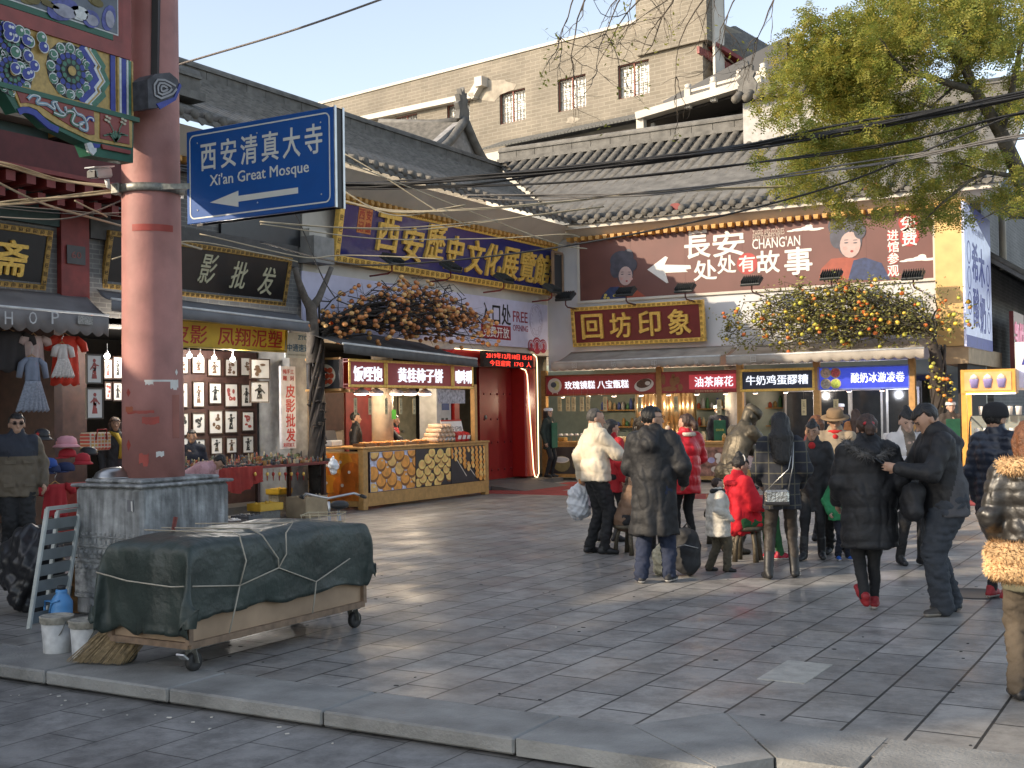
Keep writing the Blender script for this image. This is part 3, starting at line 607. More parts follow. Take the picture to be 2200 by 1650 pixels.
# beam and its painting: local x = Y, y = Z, z = out of the face
FX = -8.16
blue = M('gate_blue', (.035, .05, .27), .55, var=.2, sc=20); green = M('gate_green', (.06, .17, .11), .55, var=.25, sc=20); tan = M('gate_gold', (.42, .28, .08), .5, var=.25, sc=25)
wht = M('gate_white', (.6, .62, .62), .6, var=.15, sc=30); dkl = M('gate_dark', (.02, .025, .025), .6); grn2 = M('gate_deep_green', (.02, .1, .06), .5, var=.2); redf = M('gate_red', (.24, .045, .035), .5, var=.2)
FA = Matrix(((0, 0, 1, FX), (1, 0, 0, 0), (0, 1, 0, 0), (0, 0, 0, 1)))
def loc(px, py): p = AX(px, py, FX); return (p.y, p.z)
b = MB(); b.bb((-8.55, 1., 4.37), (FX, 7.42, 4.86), tan); b.bb((-8.6, 1., 4.33), (FX+.03, 7.5, 4.37), grn2)
b.bb((-8.55, 1., 4.86), (FX+.02, 7.42, 4.98), redf); b.bb((-8.5, 1., 5.6), (FX+.02, 7.42, 5.75), redf); b.bb((-8.5, 7.22, 4.98), (FX+.02, 7.42, 5.6), redf); b.build('beam', G_)
def disc(b, x, y, r, z, m, n=14): b.ell(x, y, r, r, z, m, n, .004)
def rosette(b, cx, cy, r):
    disc(b, cx, cy, r, .004, dkl, 20)
    for R_, n, pr, m1 in ((.82, 12, .2, green), (.55, 14, .125, blue), (.34, 10, .1, green)):
        if R_ < .8: disc(b, cx, cy, (R_+.1)*r, .006+.003*(.82-R_)*10, dkl, 20)
        for i in range(n):
            a = 2*pi*i/n; x, y = cx+R_*r*cos(a), cy+R_*r*sin(a); z0 = .008+.02*(.82-R_)
            disc(b, x, y, pr*r*1.02, z0, wht, 10); disc(b, x-.1*pr*r, y-.1*pr*r, pr*r*.86, z0+.003, m1, 10)
            if R_ > .8: b.stroke([(x+pr*r*.6*cos(q*.9+a), y+pr*r*.6*(1-q*.13)*sin(q*.9+a)) for q in range(5)], .008, z0+.006, wht)
    disc(b, cx, cy, .2*r, .026, dkl); disc(b, cx, cy, .17*r, .03, tan)
b = MB()
c0 = loc(150, 147)
for px, py, r in ((150, 147, .235), (22, 40, .2), (25, 165, .19), (-110, 100, .235)): q = loc(px, py); rosette(b, q[0], max(4.37+r*.55, min(4.86-r*.55, q[1])) if r < .21 else 4.615, min(r, .24))
for i in range(16):
    q = loc(60+rnd.uniform(-60, 30), 40+rnd.uniform(0, 130)); x, y = q[0], max(4.42, min(4.81, q[1])); m1 = rnd.choice((blue, green)); z_ = .034+i*.0004; disc(b, x, y, .05, z_, wht, 12); disc(b, x-.004, y, .042, z_+.003, m1, 12); disc(b, x+.01, y+.01, .014, z_+.006, wht, 8)
def chev(b, x, wd_, m, z): b.stroke([(x-.1, 4.375), (x+.02, 4.5), (x+.0, 4.53), (x+.06, 4.61), (x+.0, 4.7), (x+.02, 4.73), (x-.1, 4.855)], wd_, z, m)
xr = loc(205, 100)[0]
for dx, wd_, m in ((-.06, .07, blue), (-.015, .03, wht), (.01, .02, tan), (.03, .02, wht), (.06, .05, green)): chev(b, xr+dx, wd_, m, .012+dx*.01)
x0 = loc(252, 130)[0]
for dx, wd_, m in ((-.06, .05, blue), (0.0, .02, tan), (.022, .022, wht), (.06, .05, blue), (.1, .02, wht), (.125, .03, green), (.155, .02, tan)): b.rect(x0+dx-wd_/2, 4.375, x0+dx+wd_/2, 4.855, .014, m, .012)
b.build('beam_painting', G_, FA)
b = MB()     # cloud-headed beam end in front of the pillar
q = [loc(*p) for p in ((282, 178), (300, 166), (330, 163), (348, 178), (352, 195), (335, 222), (310, 238), (284, 240))]
b.prism(q, .0, .2, M('cloud_slate', (.07, .07, .08), .7, var=.4, sc=14)); q2 = [loc(*p) for p in ((300, 230), (338, 216), (350, 186), (354, 192), (342, 222), (308, 242))]; b.prism(q2, .2, .21, blue)
for k, r in enumerate((24, 15, 7)): b.stroke([loc(316+r*cos(a*.6)*(1+.15*cos(3*a*.6)), 198+r*.8*sin(a*.6)*(1+.15*cos(3*a*.6))) for a in range(11)], .018, .212, M('cloud_grey', (.3, .3, .31), .7))
b.build('cloud_head', G_, FA)
b = MB()     # upper painted panel: green frame, slate ground, blue rocks
x1, yb = loc(262, 100)[0], 4.985
b.rect(1., yb, x1, 6.2, .02, grn2, .03); b.rect(1., yb+.05, x1-.06, 6.15, .024, wht, .01); b.rect(1, yb+.062, x1-.072, 6.1, .028, M('panel_slate', (.13, .15, .18), .6, var=.35, sc=6), .01)
for px, py, rx, ry, m in ((130, 45, 40, 26, 1), (165, 30, 25, 18, 0), (190, 55, 22, 22, 1), (228, 40, 16, 36, 1), (60, 20, 25, 14, 2), (100, 10, 30, 8, 2), (200, 5, 20, 12, 2)):
    q = loc(px, py); k = 11/2600; mm = (wht, M('rock_blue', (.09, .1, .3), .6, var=.35, sc=18), M('leaf_ochre', (.16, .13, .05), .7, var=.4))[m]
    b.ell(q[0], max(q[1], 5.1), rx*k, ry*k*.8, .034, mm, 12, .006, rnd.uniform(-.5, .5)); b.ell(q[0]+.01, max(q[1], 5.1)-.01, rx*k*.7, ry*k*.5, .038, M('rock_pale', (.3, .3, .36), .6, var=.3, sc=12) if m == 1 else mm, 12, .004)
b.build('painted_panel', G_, FA)
# carved bracket under the beam
out = [loc(*p) for p in ((-60, 160), (287, 248), (286, 350), (195, 334), (184, 308), (150, 292), (126, 280), (105, 272), (88, 255), (74, 242), (58, 236), (45, 235), (36, 242), (20, 215), (7, 193), (-60, 180))]
b = MB(); b.prism(out, -.14, 0, grn2); bk = b.build('bracket', G_, FA)
def inset(pts, mat, z0, z1, nm): b = MB(); b.prism([loc(*p) for p in pts], z0, z1, mat); return b.build(nm, bk)
def place(o): o.matrix_parent_inverse = Matrix(); return o
inset(((16, 178), (282, 248), (282, 318), (192, 302), (150, 282), (120, 268), (92, 250), (78, 236), (60, 229), (42, 230), (30, 205)), tan, -.01, .012, 'gold_border')
inset(((30, 190), (198, 235), (200, 290), (188, 290), (150, 272), (124, 256), (98, 238), (80, 226), (55, 221), (42, 222)), redf, 0, .02, 'red_field')
inset(((212, 240), (274, 256), (275, 311), (212, 298)), redf, 0, .02, 'flower_field')
inset(((215, 310), (278, 324), (278, 332), (218, 320)), redf, 0, .02, 'foot_field')
b = MB(); sc_ = M('scroll_blue', (.2, .3, .38), .6, var=.3, sc=20); sg = M('scroll_green', (.1, .2, .13), .6, var=.3, sc=20)
for pts, wd_, m in ((((55, 214), (65, 205), (80, 210), (75, 222), (95, 225), (112, 235), (108, 222), (118, 220)), .03, sc_), (((110, 243), (130, 250), (142, 240), (155, 245), (150, 262), (160, 270), (172, 268)), .035, sg), (((115, 222), (125, 240), (138, 245), (135, 230)), .025, sc_), (((152, 232), (160, 245), (172, 250), (180, 262), (182, 280), (170, 278), (165, 268), (176, 264)), .028, sc_), (((180, 262), (186, 254), (194, 256), (195, 262)), .03, blue)):
    b.stroke(cr2([loc(*p) for p in pts]), wd_, .03, m, .012); b.stroke(cr2([loc(*p) for p in pts]), wd_*.3, .035, wht, .005)
for k in range(9): x = 244+k; b.stroke([loc(244, 306), loc(244+(k-4)*3, 290), loc(244+(k-4)*6.5, 282+abs(k-4)*2.5)], .012, .03, sg, .01)
b.build('carving', bk); b = MB()
for px, py in ((226, 257), (260, 262)):
    b.stroke([loc(246, 300), loc((px+246)/2, 275), loc(px, py)], .008, .03, sg)
    for a in range(4): q = loc(px, py); b.ell(q[0]+.022*cos(a*pi/2+.5), q[1]+.022*sin(a*pi/2+.5), .017, .011, .034, M('petal', (.5, .45, .33), .6), 8, .006)
b.build('carving', bk)
inset(((184, 308), (192, 306), (205, 312), (205, 326), (198, 334), (190, 326)), wht, -.02, .015, 'scroll_foot'); inset(((196, 308), (213, 311), (210, 318), (200, 318)), blue, 0, .02, 'blue_scroll')
b = MB(); b.stroke([loc(*p) for p in ((38, 241), (48, 236), (60, 237), (74, 243), (88, 256), (105, 271), (124, 280))], .05, .012, blue, .02); b.build('blue_edge', bk)
for o in bk.children: o.matrix_parent_inverse = Matrix(); o.matrix_local = Matrix()
# roof of the gate above the frame (it shades the beam and the sign)
b = MB(); b.prism([(-9.8, 6.9), (-6.6, 6.9), (-8.2, 7.9)], -9.2, 0, grey_tile, Matrix.Rotation(pi/2, 4, 'X')); b.build('roof', G_)
b = MB(); b.bb((-8.6, 1., 6.2), (-8.1, 8.2, 6.9), redf); b.build('upper_beam', G_)
b = MB(); b.lathe([(.275, 0), (.25, 7.2)], pil_m, c=(-8.38, 1.2, 0), n=24); b.build('pillar', G_)
b = MB(); b.bar((PC.x+.24, PC.y-.1, 7.), (PC.x+.2, PC.y-.12, 4.75), .1, .06, black_f); b.build('black_post', G_)
# ---------------------------------------------------------------- mosque direction sign
SGY = 7.86
tl, br = AY(400, 290, SGY), AY(719, 447, SGY); sw, sh = br.x-tl.x, .83; cx, cz = (tl.x+br.x)/2, (4.29+3.45)/2
sg_ = thing('direction_sign', 'blue road sign with white arrow to the great mosque on red pillar', 'sign', mw=frameB(cx, cz, SGY))
sblue = M('sign_blue', (.005, .075, .3), .3, var=.06, coat=.2); sw_m = M('sign_white', (.62, .62, .58), .4, var=.04)
b = MB(); b.bb((-sw/2, -sh/2, -.035), (sw/2, sh/2, 0), sblue, bev=.006); b.build('board', sg_)
b = MB(); th = .012; X0, Y0 = sw/2-.045, sh/2-.045; rr = .05; pts = []
for cxx, cyy, a0 in ((X0-rr, Y0-rr, 0), (-X0+rr, Y0-rr, 1), (-X0+rr, -Y0+rr, 2), (X0-rr, -Y0+rr, 3)): pts += [(cxx+rr*cos((a0+k/5)*pi/2), cyy+rr*sin((a0+k/5)*pi/2)) for k in range(6)]
b.stroke(pts+[pts[0]], th, .003, sw_m); b.build('border', sg_)
text(sg_, 'lettering', '西安清真大寺', sw*.82, .25, sw_m, x=.03, y=.17, z=.003, bold=.02, ext=.001, gap=1.35)
text(sg_, 'lettering', "Xi'an Great Mosque", sw*.67, .13, sw_m, x=.01, y=-.065, z=.003, bold=.012, ext=.001)
b = MB(); ay = -.245; b.prism([(-.55, ay), (-.22, ay+.07), (-.22, ay+.025), (.45, ay+.028), (.45, ay-.022), (-.22, ay-.025), (-.22, ay-.07)], 0, .004, sw_m); b.build('arrow', sg_)
b = MB(); alu = M('aluminium', (.5, .5, .5), .35, metal=.8); b.bb((sw/2+.004, -sh/2-.005, -.025), (sw/2+.012, sh/2+.01, .002), alu); b.bb((sw/2+.004, -sh/2-.005, -.13), (sw/2+.012, sh/2+.01, -.105), alu); b.bb((-sw/2, -sh/2, -.13), (sw/2, sh/2, -.12), black_f); b.bb((sw/2-.02, -sh/2, -.12), (sw/2, sh/2, -.04), black_f); b.bb((-sw/2, sh/2-.01, -.12), (sw/2, sh/2, -.04), black_f); b.build('sign_box', sg_)
for bx_ in (-.7, 0, .7):
    for by_ in (-.3, .3): b = MB(); b.ball((bx_, by_, .002), .008, alu, 8, 4, (1, 1, .5)); b.build('bolt', sg_)
cz_ = AX(327, 402, -8.2).z
cl = thing('pillar_clamp', 'steel clamp ring and arm holding the blue sign on the pillar', 'bracket'); st_w = M('worn_steel', (.2, .2, .18), .45, metal=.5, var=.3, sc=30)
b = MB(); b.lathe([(.29, cz_-.035), (.296, cz_-.03), (.296, cz_+.03), (.29, cz_+.035)], st_w, c=PC, n=36); b.build('ring', cl)
b = MB(); b.bar((PC.x+.2, PC.y-.14, cz_), (tl.x+.1, SGY+.06, cz_), .05, .05, st_w); b.build('arm', cl)
q = AX(268, 402, -8.4); b = MB(); b.box((PC.x-.14, PC.y-.27, cz_), (.1, .07, .1), st_w, bev=.01); b.build('bolt_plate', cl)
# CCTV camera
p = AX(216, 372, -8.6); cv = thing('security_camera', 'white security camera on the red pillar above the cables', 'camera', p, rz=R(8)); wp = M('white_plastic', (.72, .73, .74), .4, var=.05)
b = MB(); b.box((0, 0, 0), (.1, .22, .085), wp, Matrix.Rotation(R(12), 3, 'X'), bev=.015); b.build('housing', cv)
b = MB(); b.box((0, -.01, .052), (.12, .27, .012), wp, Matrix.Rotation(R(12), 3, 'X'), bev=.004); b.build('sunshade', cv)
b = MB(); b.tube([(0, -.12, -.03), (0, -.09, -.02)], .03, black_f, 12); b.box((0, -.1, -.03), (.085, .05, .06), black_f); b.build('lens', cv)
b = MB(); b.tube([(0, .08, -.04), (0, .1, -.1), (0, .3, -.13)], .022, wp, 8); b.build('arm', cv)
# ================================================================ tarpaulin-covered cart
CT = thing('hand_cart', 'timber cart on castors roped under a dark green tarpaulin', 'cart', (-6.43, 6.95, 0), rz=R(.8))
tarp = M('green_tarpaulin', (.034, .046, .04), .42, var=.3, sc=4, bump=.5, bsc=14, spec=.4)
plyw = M('cart_plywood', (.36, .25, .16), .6, var=.2, sc=4); plye = M('cart_edge', (.21, .14, .09), .7, var=.3, sc=15)
hx, hy = .37, .98
b = MB(); b.bb((-hx+.012, -hy+.012, .2), (hx-.012, hy-.012, .5), plyw); b.build('box', CT)
b = MB()
for sx in (-1, 1):
    for sy in (-1, 1): b.bb((sx*hx-.02, sy*hy-.02, .2), (sx*hx+.02, sy*hy+.02, .5), plye)
    b.bb((sx*hx-.018, -hy, .17), (sx*hx+.018, hy, .215), plye)
for sy in (-1, 1): b.bb((-hx, sy*hy-.018, .17), (hx, sy*hy+.018, .212), plye)
b.build('frame', CT)
rub = M('rubber', (.025, .024, .023), .6)
for i, (sx, sy) in enumerate(((1, -1), (-1, -1), (1, 1), (-1, 1))):
    cxx, cyy = sx*(hx-.06), sy*(hy-.07)
    b = MB(); b.bb((cxx-.045, cyy-.05, .155), (cxx+.045, cyy+.05, .17), st_w)
    for e in (-1, 1): b.bar((cxx+e*.03, cyy, .16), (cxx+e*.03, cyy+.03, .06), .006, .05, st_w, up=(1, 0, 0))
    if i == 0: b.box((cxx+.0, cyy-.075, .115), (.07, .06, .012), alu, Matrix.Rotation(R(-40), 3, 'X'))
    cs = b.build('castor', CT); b = MB(); b.lathe([(.03, -.02), (.062, -.022), (.066, -.012), (.066, .012), (.062, .022), (.03, .02)], rub, n=20, mx=Matrix.Rotation(pi/2, 3, 'Y'), c=(cxx, cyy+.03, .066)); b.build('wheel', cs)
n = 96; TZ = .9; vs, fs = [], []
def drape(s, t):
    es, et = max(abs(s)-1, 0), max(abs(t)-1, 0); d = max(es, et); mn = min(es, et); sx, sy = (1 if s > 0 else -1), (1 if t > 0 else -1)
    x = max(-1, min(1, s))*(hx+.02); y = max(-1, min(1, t))*(hy+.02)
    rd = .09; z = TZ; dd = d*(.68 if sy < 0 and et >= es else .56)
    if d > 0:
        o = rd*min(1, dd/.12)**.5*.6; z = TZ-max(0, dd-.0)
        if es >= et: x += sx*o*.5
        if et >= es: y += sy*o*.5
        if mn > 0: q = mn*.13*(1 if sy > 0 else 1.2); x += sx*q*(.25 if es < et else .75); y += sy*q*(.75 if es < et else .25)*1.1; z += mn*.08
    else:
        e = max(abs(s), abs(t)); z -= .05*max(0, (e-.8)/.2)**2
    v = Vector((x*2.2, y*2.2, z*2.2)); nn = noise.noise(v*1.1)*.5+noise.noise(v*2.7+Vector((3, 1, 7)))*.3; cr = abs(noise.noise(v*1.7+Vector((9, 2, 4))))
    a = .045*nn-.09*max(0, .16-cr)*2+.02*noise.noise(v*5)-.1*max(0, .09-abs(noise.noise(v*3.3+Vector((5, 5, 1)))))*2
    if t > .3 and d == 0: z += .02*sin(t*5)
    if d > 0: x += sx*a*(1 if es >= et else .2); y += sy*a*(1 if et >= es else .2); z += .08*noise.noise(Vector((s*2.5, t*2.5, 1)))*min(1, d*2)
    else: z += a*.8
    if t < -1: y -= .035*max(0, sin(s*4.2+1.))*min(1, et*2)
    return (x, y, z)
lim = 1.95
for i in range(n+1):
    for j in range(n+1): vs.append(drape(-lim+2*lim*i/n, -1.95+2*1.88*j/n))
for i in range(n):
    for j in range(n): fs.append((i*(n+1)+j, (i+1)*(n+1)+j, (i+1)*(n+1)+j+1, i*(n+1)+j+1))
V_ = np.array(vs).reshape(n+1, n+1, 3)
for _ in range(14):
    W2 = V_.copy(); W2[1:-1, 1:-1] = .2*(V_[1:-1, 1:-1]+V_[2:, 1:-1]+V_[:-2, 1:-1]+V_[1:-1, 2:]+V_[1:-1, :-2]); V_ = W2
vs = [tuple(v+.006*abs(noise.noise(Vector(v*9)))*np.sign(v*(1, 1, 0))+(0, 0, .008*noise.noise(Vector(v*5)))) for v in V_.reshape(-1, 3)]
b = MB(); b.add(vs, fs, tarp, True); tp = b.build('tarpaulin', CT)
so_ = tp.modifiers.new('thick', 'SOLIDIFY'); so_.thickness = .004
rope = M('rope', (.38, .34, .27), .8)
iv = CT.matrix_world.inverted(); CTi = Matrix.Translation((6.43, -6.95, 0))
def cx_side(px, py): p = CTi @ AX(px, py, -6.0); return Vector((hx+.065, p.y, p.z))
def cx_top(px, py): p = CTi @ GZ(px, py, TZ+.03); return Vector((min(p.x, hx-.02), p.y, TZ+.028))
for pts in ([cx_side(*p) for p in ((511, 1258), (596, 1220), (678, 1250), (752, 1200))], [Vector((-.42, -hy-.09, .66)), Vector((-.1, -hy-.11, .62)), Vector((.3, -hy-.1, .6)), Vector((hx+.05, -hy-.02, .6)), cx_side(511, 1258)],
            [cx_side(511, 1258), cx_side(525, 1205), cx_side(510, 1150), Vector((hx+.02, cx_top(480, 1140).y, TZ+.02)), Vector((-hx, cx_top(480, 1140).y-.1, TZ+.02))],
            [cx_side(511, 1258), cx_side(500, 1310), cx_side(488, 1360)], [cx_side(596, 1220), cx_side(595, 1200), cx_side(560, 1150), Vector((hx+.01, cx_top(545, 1136).y, TZ+.03)), Vector((-hx, cx_top(545, 1136).y-.12, TZ+.02))],
            [cx_side(596, 1220), cx_side(613, 1190), cx_side(612, 1145), Vector((hx+.01, cx_top(605, 1122).y, TZ+.03)), Vector((-hx, cx_top(605, 1122).y-.25, TZ+.02))], [cx_side(678, 1250), cx_side(674, 1290), cx_side(670, 1318)]):
    b = MB(); b.tube(pts, .0055, rope, 6); b.build('rope', CT)
# ---------------------------------------------------------------- bicycle behind the cart
p = GZ(752, 1312); BK_ = thing('bicycle', 'bicycle with wire basket parked behind the green tarpaulin cart', 'bicycle', (p.x-.25, p.y+.0, 0), rz=R(28))
for yy in (0, 1.0):
    b = MB(); b.tube([(0, yy-.3*cos(a*pi/12), .31+.3*sin(a*pi/12)) for a in range(25)], .018, rub, 6); wh = b.build('wheel', BK_)
    b = MB(); b.tube([(0, yy-.275*cos(a*pi/12), .31+.275*sin(a*pi/12)) for a in range(25)], .009, alu, 6)
    for k in range(14): a = k*pi/7; b.tube([(0, yy, .31), (0, yy-.27*cos(a), .31+.27*sin(a))], .0016, alu, 4)
    b.build('rim', wh)
b = MB(); fr = M('bike_paint', (.35, .36, .38), .35, metal=.4)
for a, c in (((0, 0, .31), (0, .12, .82)), ((0, .12, .78), (0, .5, .4)), ((0, .5, .4), (0, .58, .85)), ((0, .5, .4), (0, 1., .31)), ((0, .14, .72), (0, .56, .72)), ((0, .58, .8), (0, 1., .31))): b.tube([a, c], .014, fr, 8)
b.build('frame', BK_)
b = MB(); b.tube([(0, .12, .8), (0, .1, .95)], .012, alu); b.tube([(-.28, .3, .98), (-.22, .15, 1.02), (0, .1, .98), (.22, .15, 1.02), (.28, .3, .98)], .011, alu); b.build('handlebar', BK_)
for s_ in (-1, 1): b = MB(); b.tube([(s_*.28, .22, .99), (s_*.29, .36, .97)], .017, rub); b.build('grip', BK_)
b = MB(); b.ball((0, .62, .88), .12, rub, 10, 6, (.8, 1.2, .35)); b.build('saddle', BK_)
b = MB(); wire = M('basket_wire', (.5, .42, .28), .5)
for z in (.62, .7, .78, .86): s_ = .12+.05*(z-.62)/.24; b.tube([(-s_, -.3, z), (s_, -.3, z), (s_, .02, z), (-s_, .02, z), (-s_, -.3, z)], .005, wire, 5)
for k in range(5): x = -.12+.06*k; b.tube([(x*1.4, -.31, .87), (x, -.28, .62)], .003, wire, 4); b.tube([(x*1.4, .03, .87), (x, .0, .62)], .003, wire, 4)
b.build('basket', BK_)
# ---------------------------------------------------------------- buckets, thermos, broom, folded tables, black bag
buck = M('bucket_white', (.55, .55, .54), .45, var=.3, sc=9); gr = M('bucket_grime', (.33, .31, .26), .8, var=.4, sc=20)
def bucket(px, py, lb, r=.115, h=.27, mat=buck, tin=False):
    p = GZ(px, py); o = thing('bucket', lb, 'bucket', (p.x, p.y+r, 0))
    b = MB(); b.lathe([(r*.82, 0), (r*.84, .005), (r, h), (r*.95, h), (r*.8, .01)], mat, n=28); b.build('body', o)
    b = MB(); b.lathe([(r*1.02, h-.05), (r*1.07, h-.045), (r*1.07, h-.012), (r*1.1, h), (r*1.02, h+.006), (r*.96, h)], gr, n=28); b.build('rim', o)
    b = MB(); b.tube([(-r*1.05*cos(a*pi/10), -.02-r*.9*sin(a*pi/10)*.5, h-.03-r*1.3*sin(a*pi/10)) for a in range(11)], .004, st_w, 5); b.build('handle', o)
    if tin:
        b = MB(); b.lathe([(r*1.08, h), (r*1.1, h+.03), (r*1.0, h+.055), (r*.9, h+.06), (0.01, h+.062)], M('tin_lid', (.16, .12, .1), .5, var=.3), n=28); b.build('lid', o)
        b = MB(); b.lathe([(r*.95, h*.55), (r*1.0, h*.56), (r*1.01, h*.8), (r*.96, h*.81)], M('tin_ochre', (.3, .2, .06), .5, var=.3), n=28); b.lathe([(r*.9, h*.25), (r*.965, h*.26), (r*.985, h*.5), (r*.93, h*.51)], M('tin_blue', (.03, .05, .2), .5, var=.2), n=28); b.build('printed_band', o)
    return o
bucket(95, 1407, 'cloudy white plastic bucket nearest the left edge below the blue thermos'); bucket(158, 1418, 'dirty white bucket with grimy rim beside the straw broom')
bucket(215, 1395, 'old paint tin with brown lid and yellow band behind the broom', r=.1, h=.24, mat=M('tin_yellow', (.3, .22, .09), .5, var=.3, sc=14), tin=True)
p = GZ(122, 1345); th_ = thing('thermos_flask', 'light blue plastic thermos flask behind the white buckets', 'flask', (p.x, p.y+.05, 0)); tb = M('thermos_blue', (.1, .3, .6), .4, var=.1)
b = MB(); b.lathe([(.085, 0), (.095, .01), (.095, .05), (.088, .06), (.092, .17), (.09, .2), (.06, .25), (.045, .265), (.05, .28), (.045, .3)], tb, n=24); b.build('body', th_)
b = MB(); b.lathe([(.035, .3), (.036, .33), (.02, .335)], M('cork', (.03, .03, .03), .6), n=14); b.build('stopper', th_)
b = MB(); b.tube([(-.08, -.03, .2), (-.15, -.05, .2), (-.15, -.05, .08), (-.085, -.03, .06)], .012, tb, 8); b.tube([(-.06, -.08, .1), (.0, -.1, .2), (.06, -.07, .22)], .008, tb, 6); b.build('handle', th_)
p = GZ(225, 1428); br_ = thing('straw_broom', 'straw broom with red pole leaning on the stone plinth', 'broom', (p.x, p.y, 0))
straw = M('straw', (.3, .22, .12), .9, var=.45, sc=30)
b = MB(); top = Vector((.13, .42, .42))
for k in range(420):
    u, v = rnd.uniform(-1, 1), rnd.uniform(-1, 1); e = Vector((.02+.21*u-.06, .05*v-.02+.06*u, .01+abs(rnd.gauss(0, .012))+.035*(u > .5)*0)); s_ = top+Vector((.03*u, .015*v, .06*rnd.uniform(-1, 0)))
    m_ = s_.lerp(e, .5)+Vector((.05*u, .03*v-.02, .02)); b.tube([s_, m_, e], [.004, .004, .0015], straw, 3, cap=False)
b.build('bristles', br_)
b = MB(); b.tube([top-Vector((.01, .02, .05)), top+Vector((.02, .12, .58))], .016, M('broom_pole', (.16, .035, .025), .6, var=.4, sc=30), 10); b.build('pole', br_)
fold = M('table_metal', (.42, .44, .41), .5, var=.15); ladm = M('grey_slats', (.2, .22, .22), .55, var=.15)
def folded(px0, py0, pxt, pyt, dx, lb):
    p = GZ(px0, py0); q = AX(pxt, pyt, p.x-.12); h = q.z; o = thing('folding_bed', lb, 'folding bed', (p.x, p.y, 0), rz=R(4))
    dv = Vector((q.x-p.x, q.y-p.y, h)); 
    for s_ in (0, 1):
        of = Vector((-.05, .42, 0))*s_+Vector((-.0, 0, 0)); b = MB(); b.bar(of, of+dv, .028, .04, fold, up=(1, 0, 0), bev=.004); b.build('rail', o)
    b = MB(); b.bar(dv, dv+Vector((-.05, .42, 0)), .03, .03, fold); b.build('crossbar', o)
    for k in range(7): t = .08+.13*k; b = MB(); a = dv*t+Vector((-.01, .02, 0)); b.bar(a, a+Vector((-.05, .39, 0)), .012, .09, ladm); b.build('slat', o)
    return o
folded(62, 1352, 107, 1093, 0, 'outer of the two folded metal beds leaning on the stone plinth'); folded(98, 1330, 128, 1100, 0, 'inner folded metal bed against the carved stone plinth')
p = GZ(140, 1320); o = MB(); mwp = Matrix.Translation((p.x-.02, p.y+.1, 0)) @ Matrix.Rotation(R(-8), 4, 'X'); o.bb((-.1, -.012, 0), (.1, .012, .56), M('brown_board', (.2, .1, .035), .6, var=.25, sc=6)); ob = one('wooden_board', 'brown wooden board standing between folded bed and plinth', 'board', o); ob.matrix_world = mwp
blk = M('black_sheet', (.014, .014, .016), .38, var=.2, bump=.5, bsc=8)
p = GZ(40, 1318)
tag(sdf_mesh('bagged_bundle', [((0, .1, .3), .2, (.02, .15, .55), .17, (1, 0, 0), 1.25), ((0, .0, .12), .13, (0, .1, .4), .24), ((.1, .05, .04), .04, (.1, .1, .3), .15), ((-.25, .1, .35), .2, (-.1, .1, .6), .14), ((-.3, .2, .5), .17, (0, .2, .62), .15)], .018, blk, k=.08, disp=lambda V: wob(V, 14, .013)+wob(V, 31, .006, 2)), 'large bundle wrapped in shiny black plastic sheet at the left edge', 'bundle').location = (p.x-.04, p.y+.1, 0)
p = AX(222, 1035, -8.4); wk = thing('steel_basin', 'upturned shiny steel basin lying on the plinth cap', 'basin', (-8.6, 7.62, 1.2))
b = MB(); b.lathe([(.2, 0), (.205, .006), (.19, .012), (.17, .05), (.12, .08), (.05, .092), (.002, .094)], steel, n=28); b.build('bowl', wk)
# ================================================================ shop fronts on the left
def framed(name, lb, cat, y0, y1, z0, z1, x=-15., tilt=0., board=black_lac, fr=goldd, fw=.07, meander=None, depth=.06, frame=None, group=None):
    mw = frame if frame is not None else frameA((y0+y1)/2, (z0+z1)/2, x, tilt)
    o = thing(name, lb, cat, mw=mw, group=group); W_, H_ = y1-y0, z1-z0
    b = MB(); b.bb((-W_/2+fw*.5, -H_/2+fw*.5, -depth), (W_/2-fw*.5, H_/2-fw*.5, 0), board); b.build('board', o)
    b = MB()
    for s_ in (-1, 1):
        b.bb((-W_/2, s_*H_/2-(fw if s_ > 0 else 0), -depth), (W_/2, s_*H_/2+(fw if s_ < 0 else 0), .025), fr, bev=.01)
        b.bb((s_*W_/2-(fw if s_ > 0 else 0), -H_/2+fw, -depth), (s_*W_/2+(fw if s_ < 0 else 0), H_/2-fw, .025), fr, bev=.01)
    if meander:      # key pattern lying on the frame
        st = fw*1.25; n = int((W_-fw)/st); t = fw*.09; u = fw*.7
        def key(cx, cy, rot):
            pts = [(-.45, -.4), (-.45, .4), (.4, .4), (.4, -.2), (-.1, -.2), (-.1, .12), (.15, .12)]
            pts = [(x*u, y*u) for x, y in pts]
            if rot: pts = [(-y, x) for x, y in pts]
            b.stroke([(cx+x, cy+y) for x, y in pts], t*1.3, .031, meander, .005)
        for i in range(n):
            x_ = -W_/2+fw*.8+i*(W_-fw*1.6)/max(1, n-1)
            for s_ in (-1, 1): key(x_, s_*(H_/2-fw/2), 0)
        m_ = int((H_-2*fw)/st)
        for i in range(m_):
            y_ = -H_/2+fw*1.4+i*(H_-2.8*fw)/max(1, m_-1)
            for s_ in (-1, 1): key(s_*(W_/2-fw/2), y_, 1)
    b.build('frame', o); return o
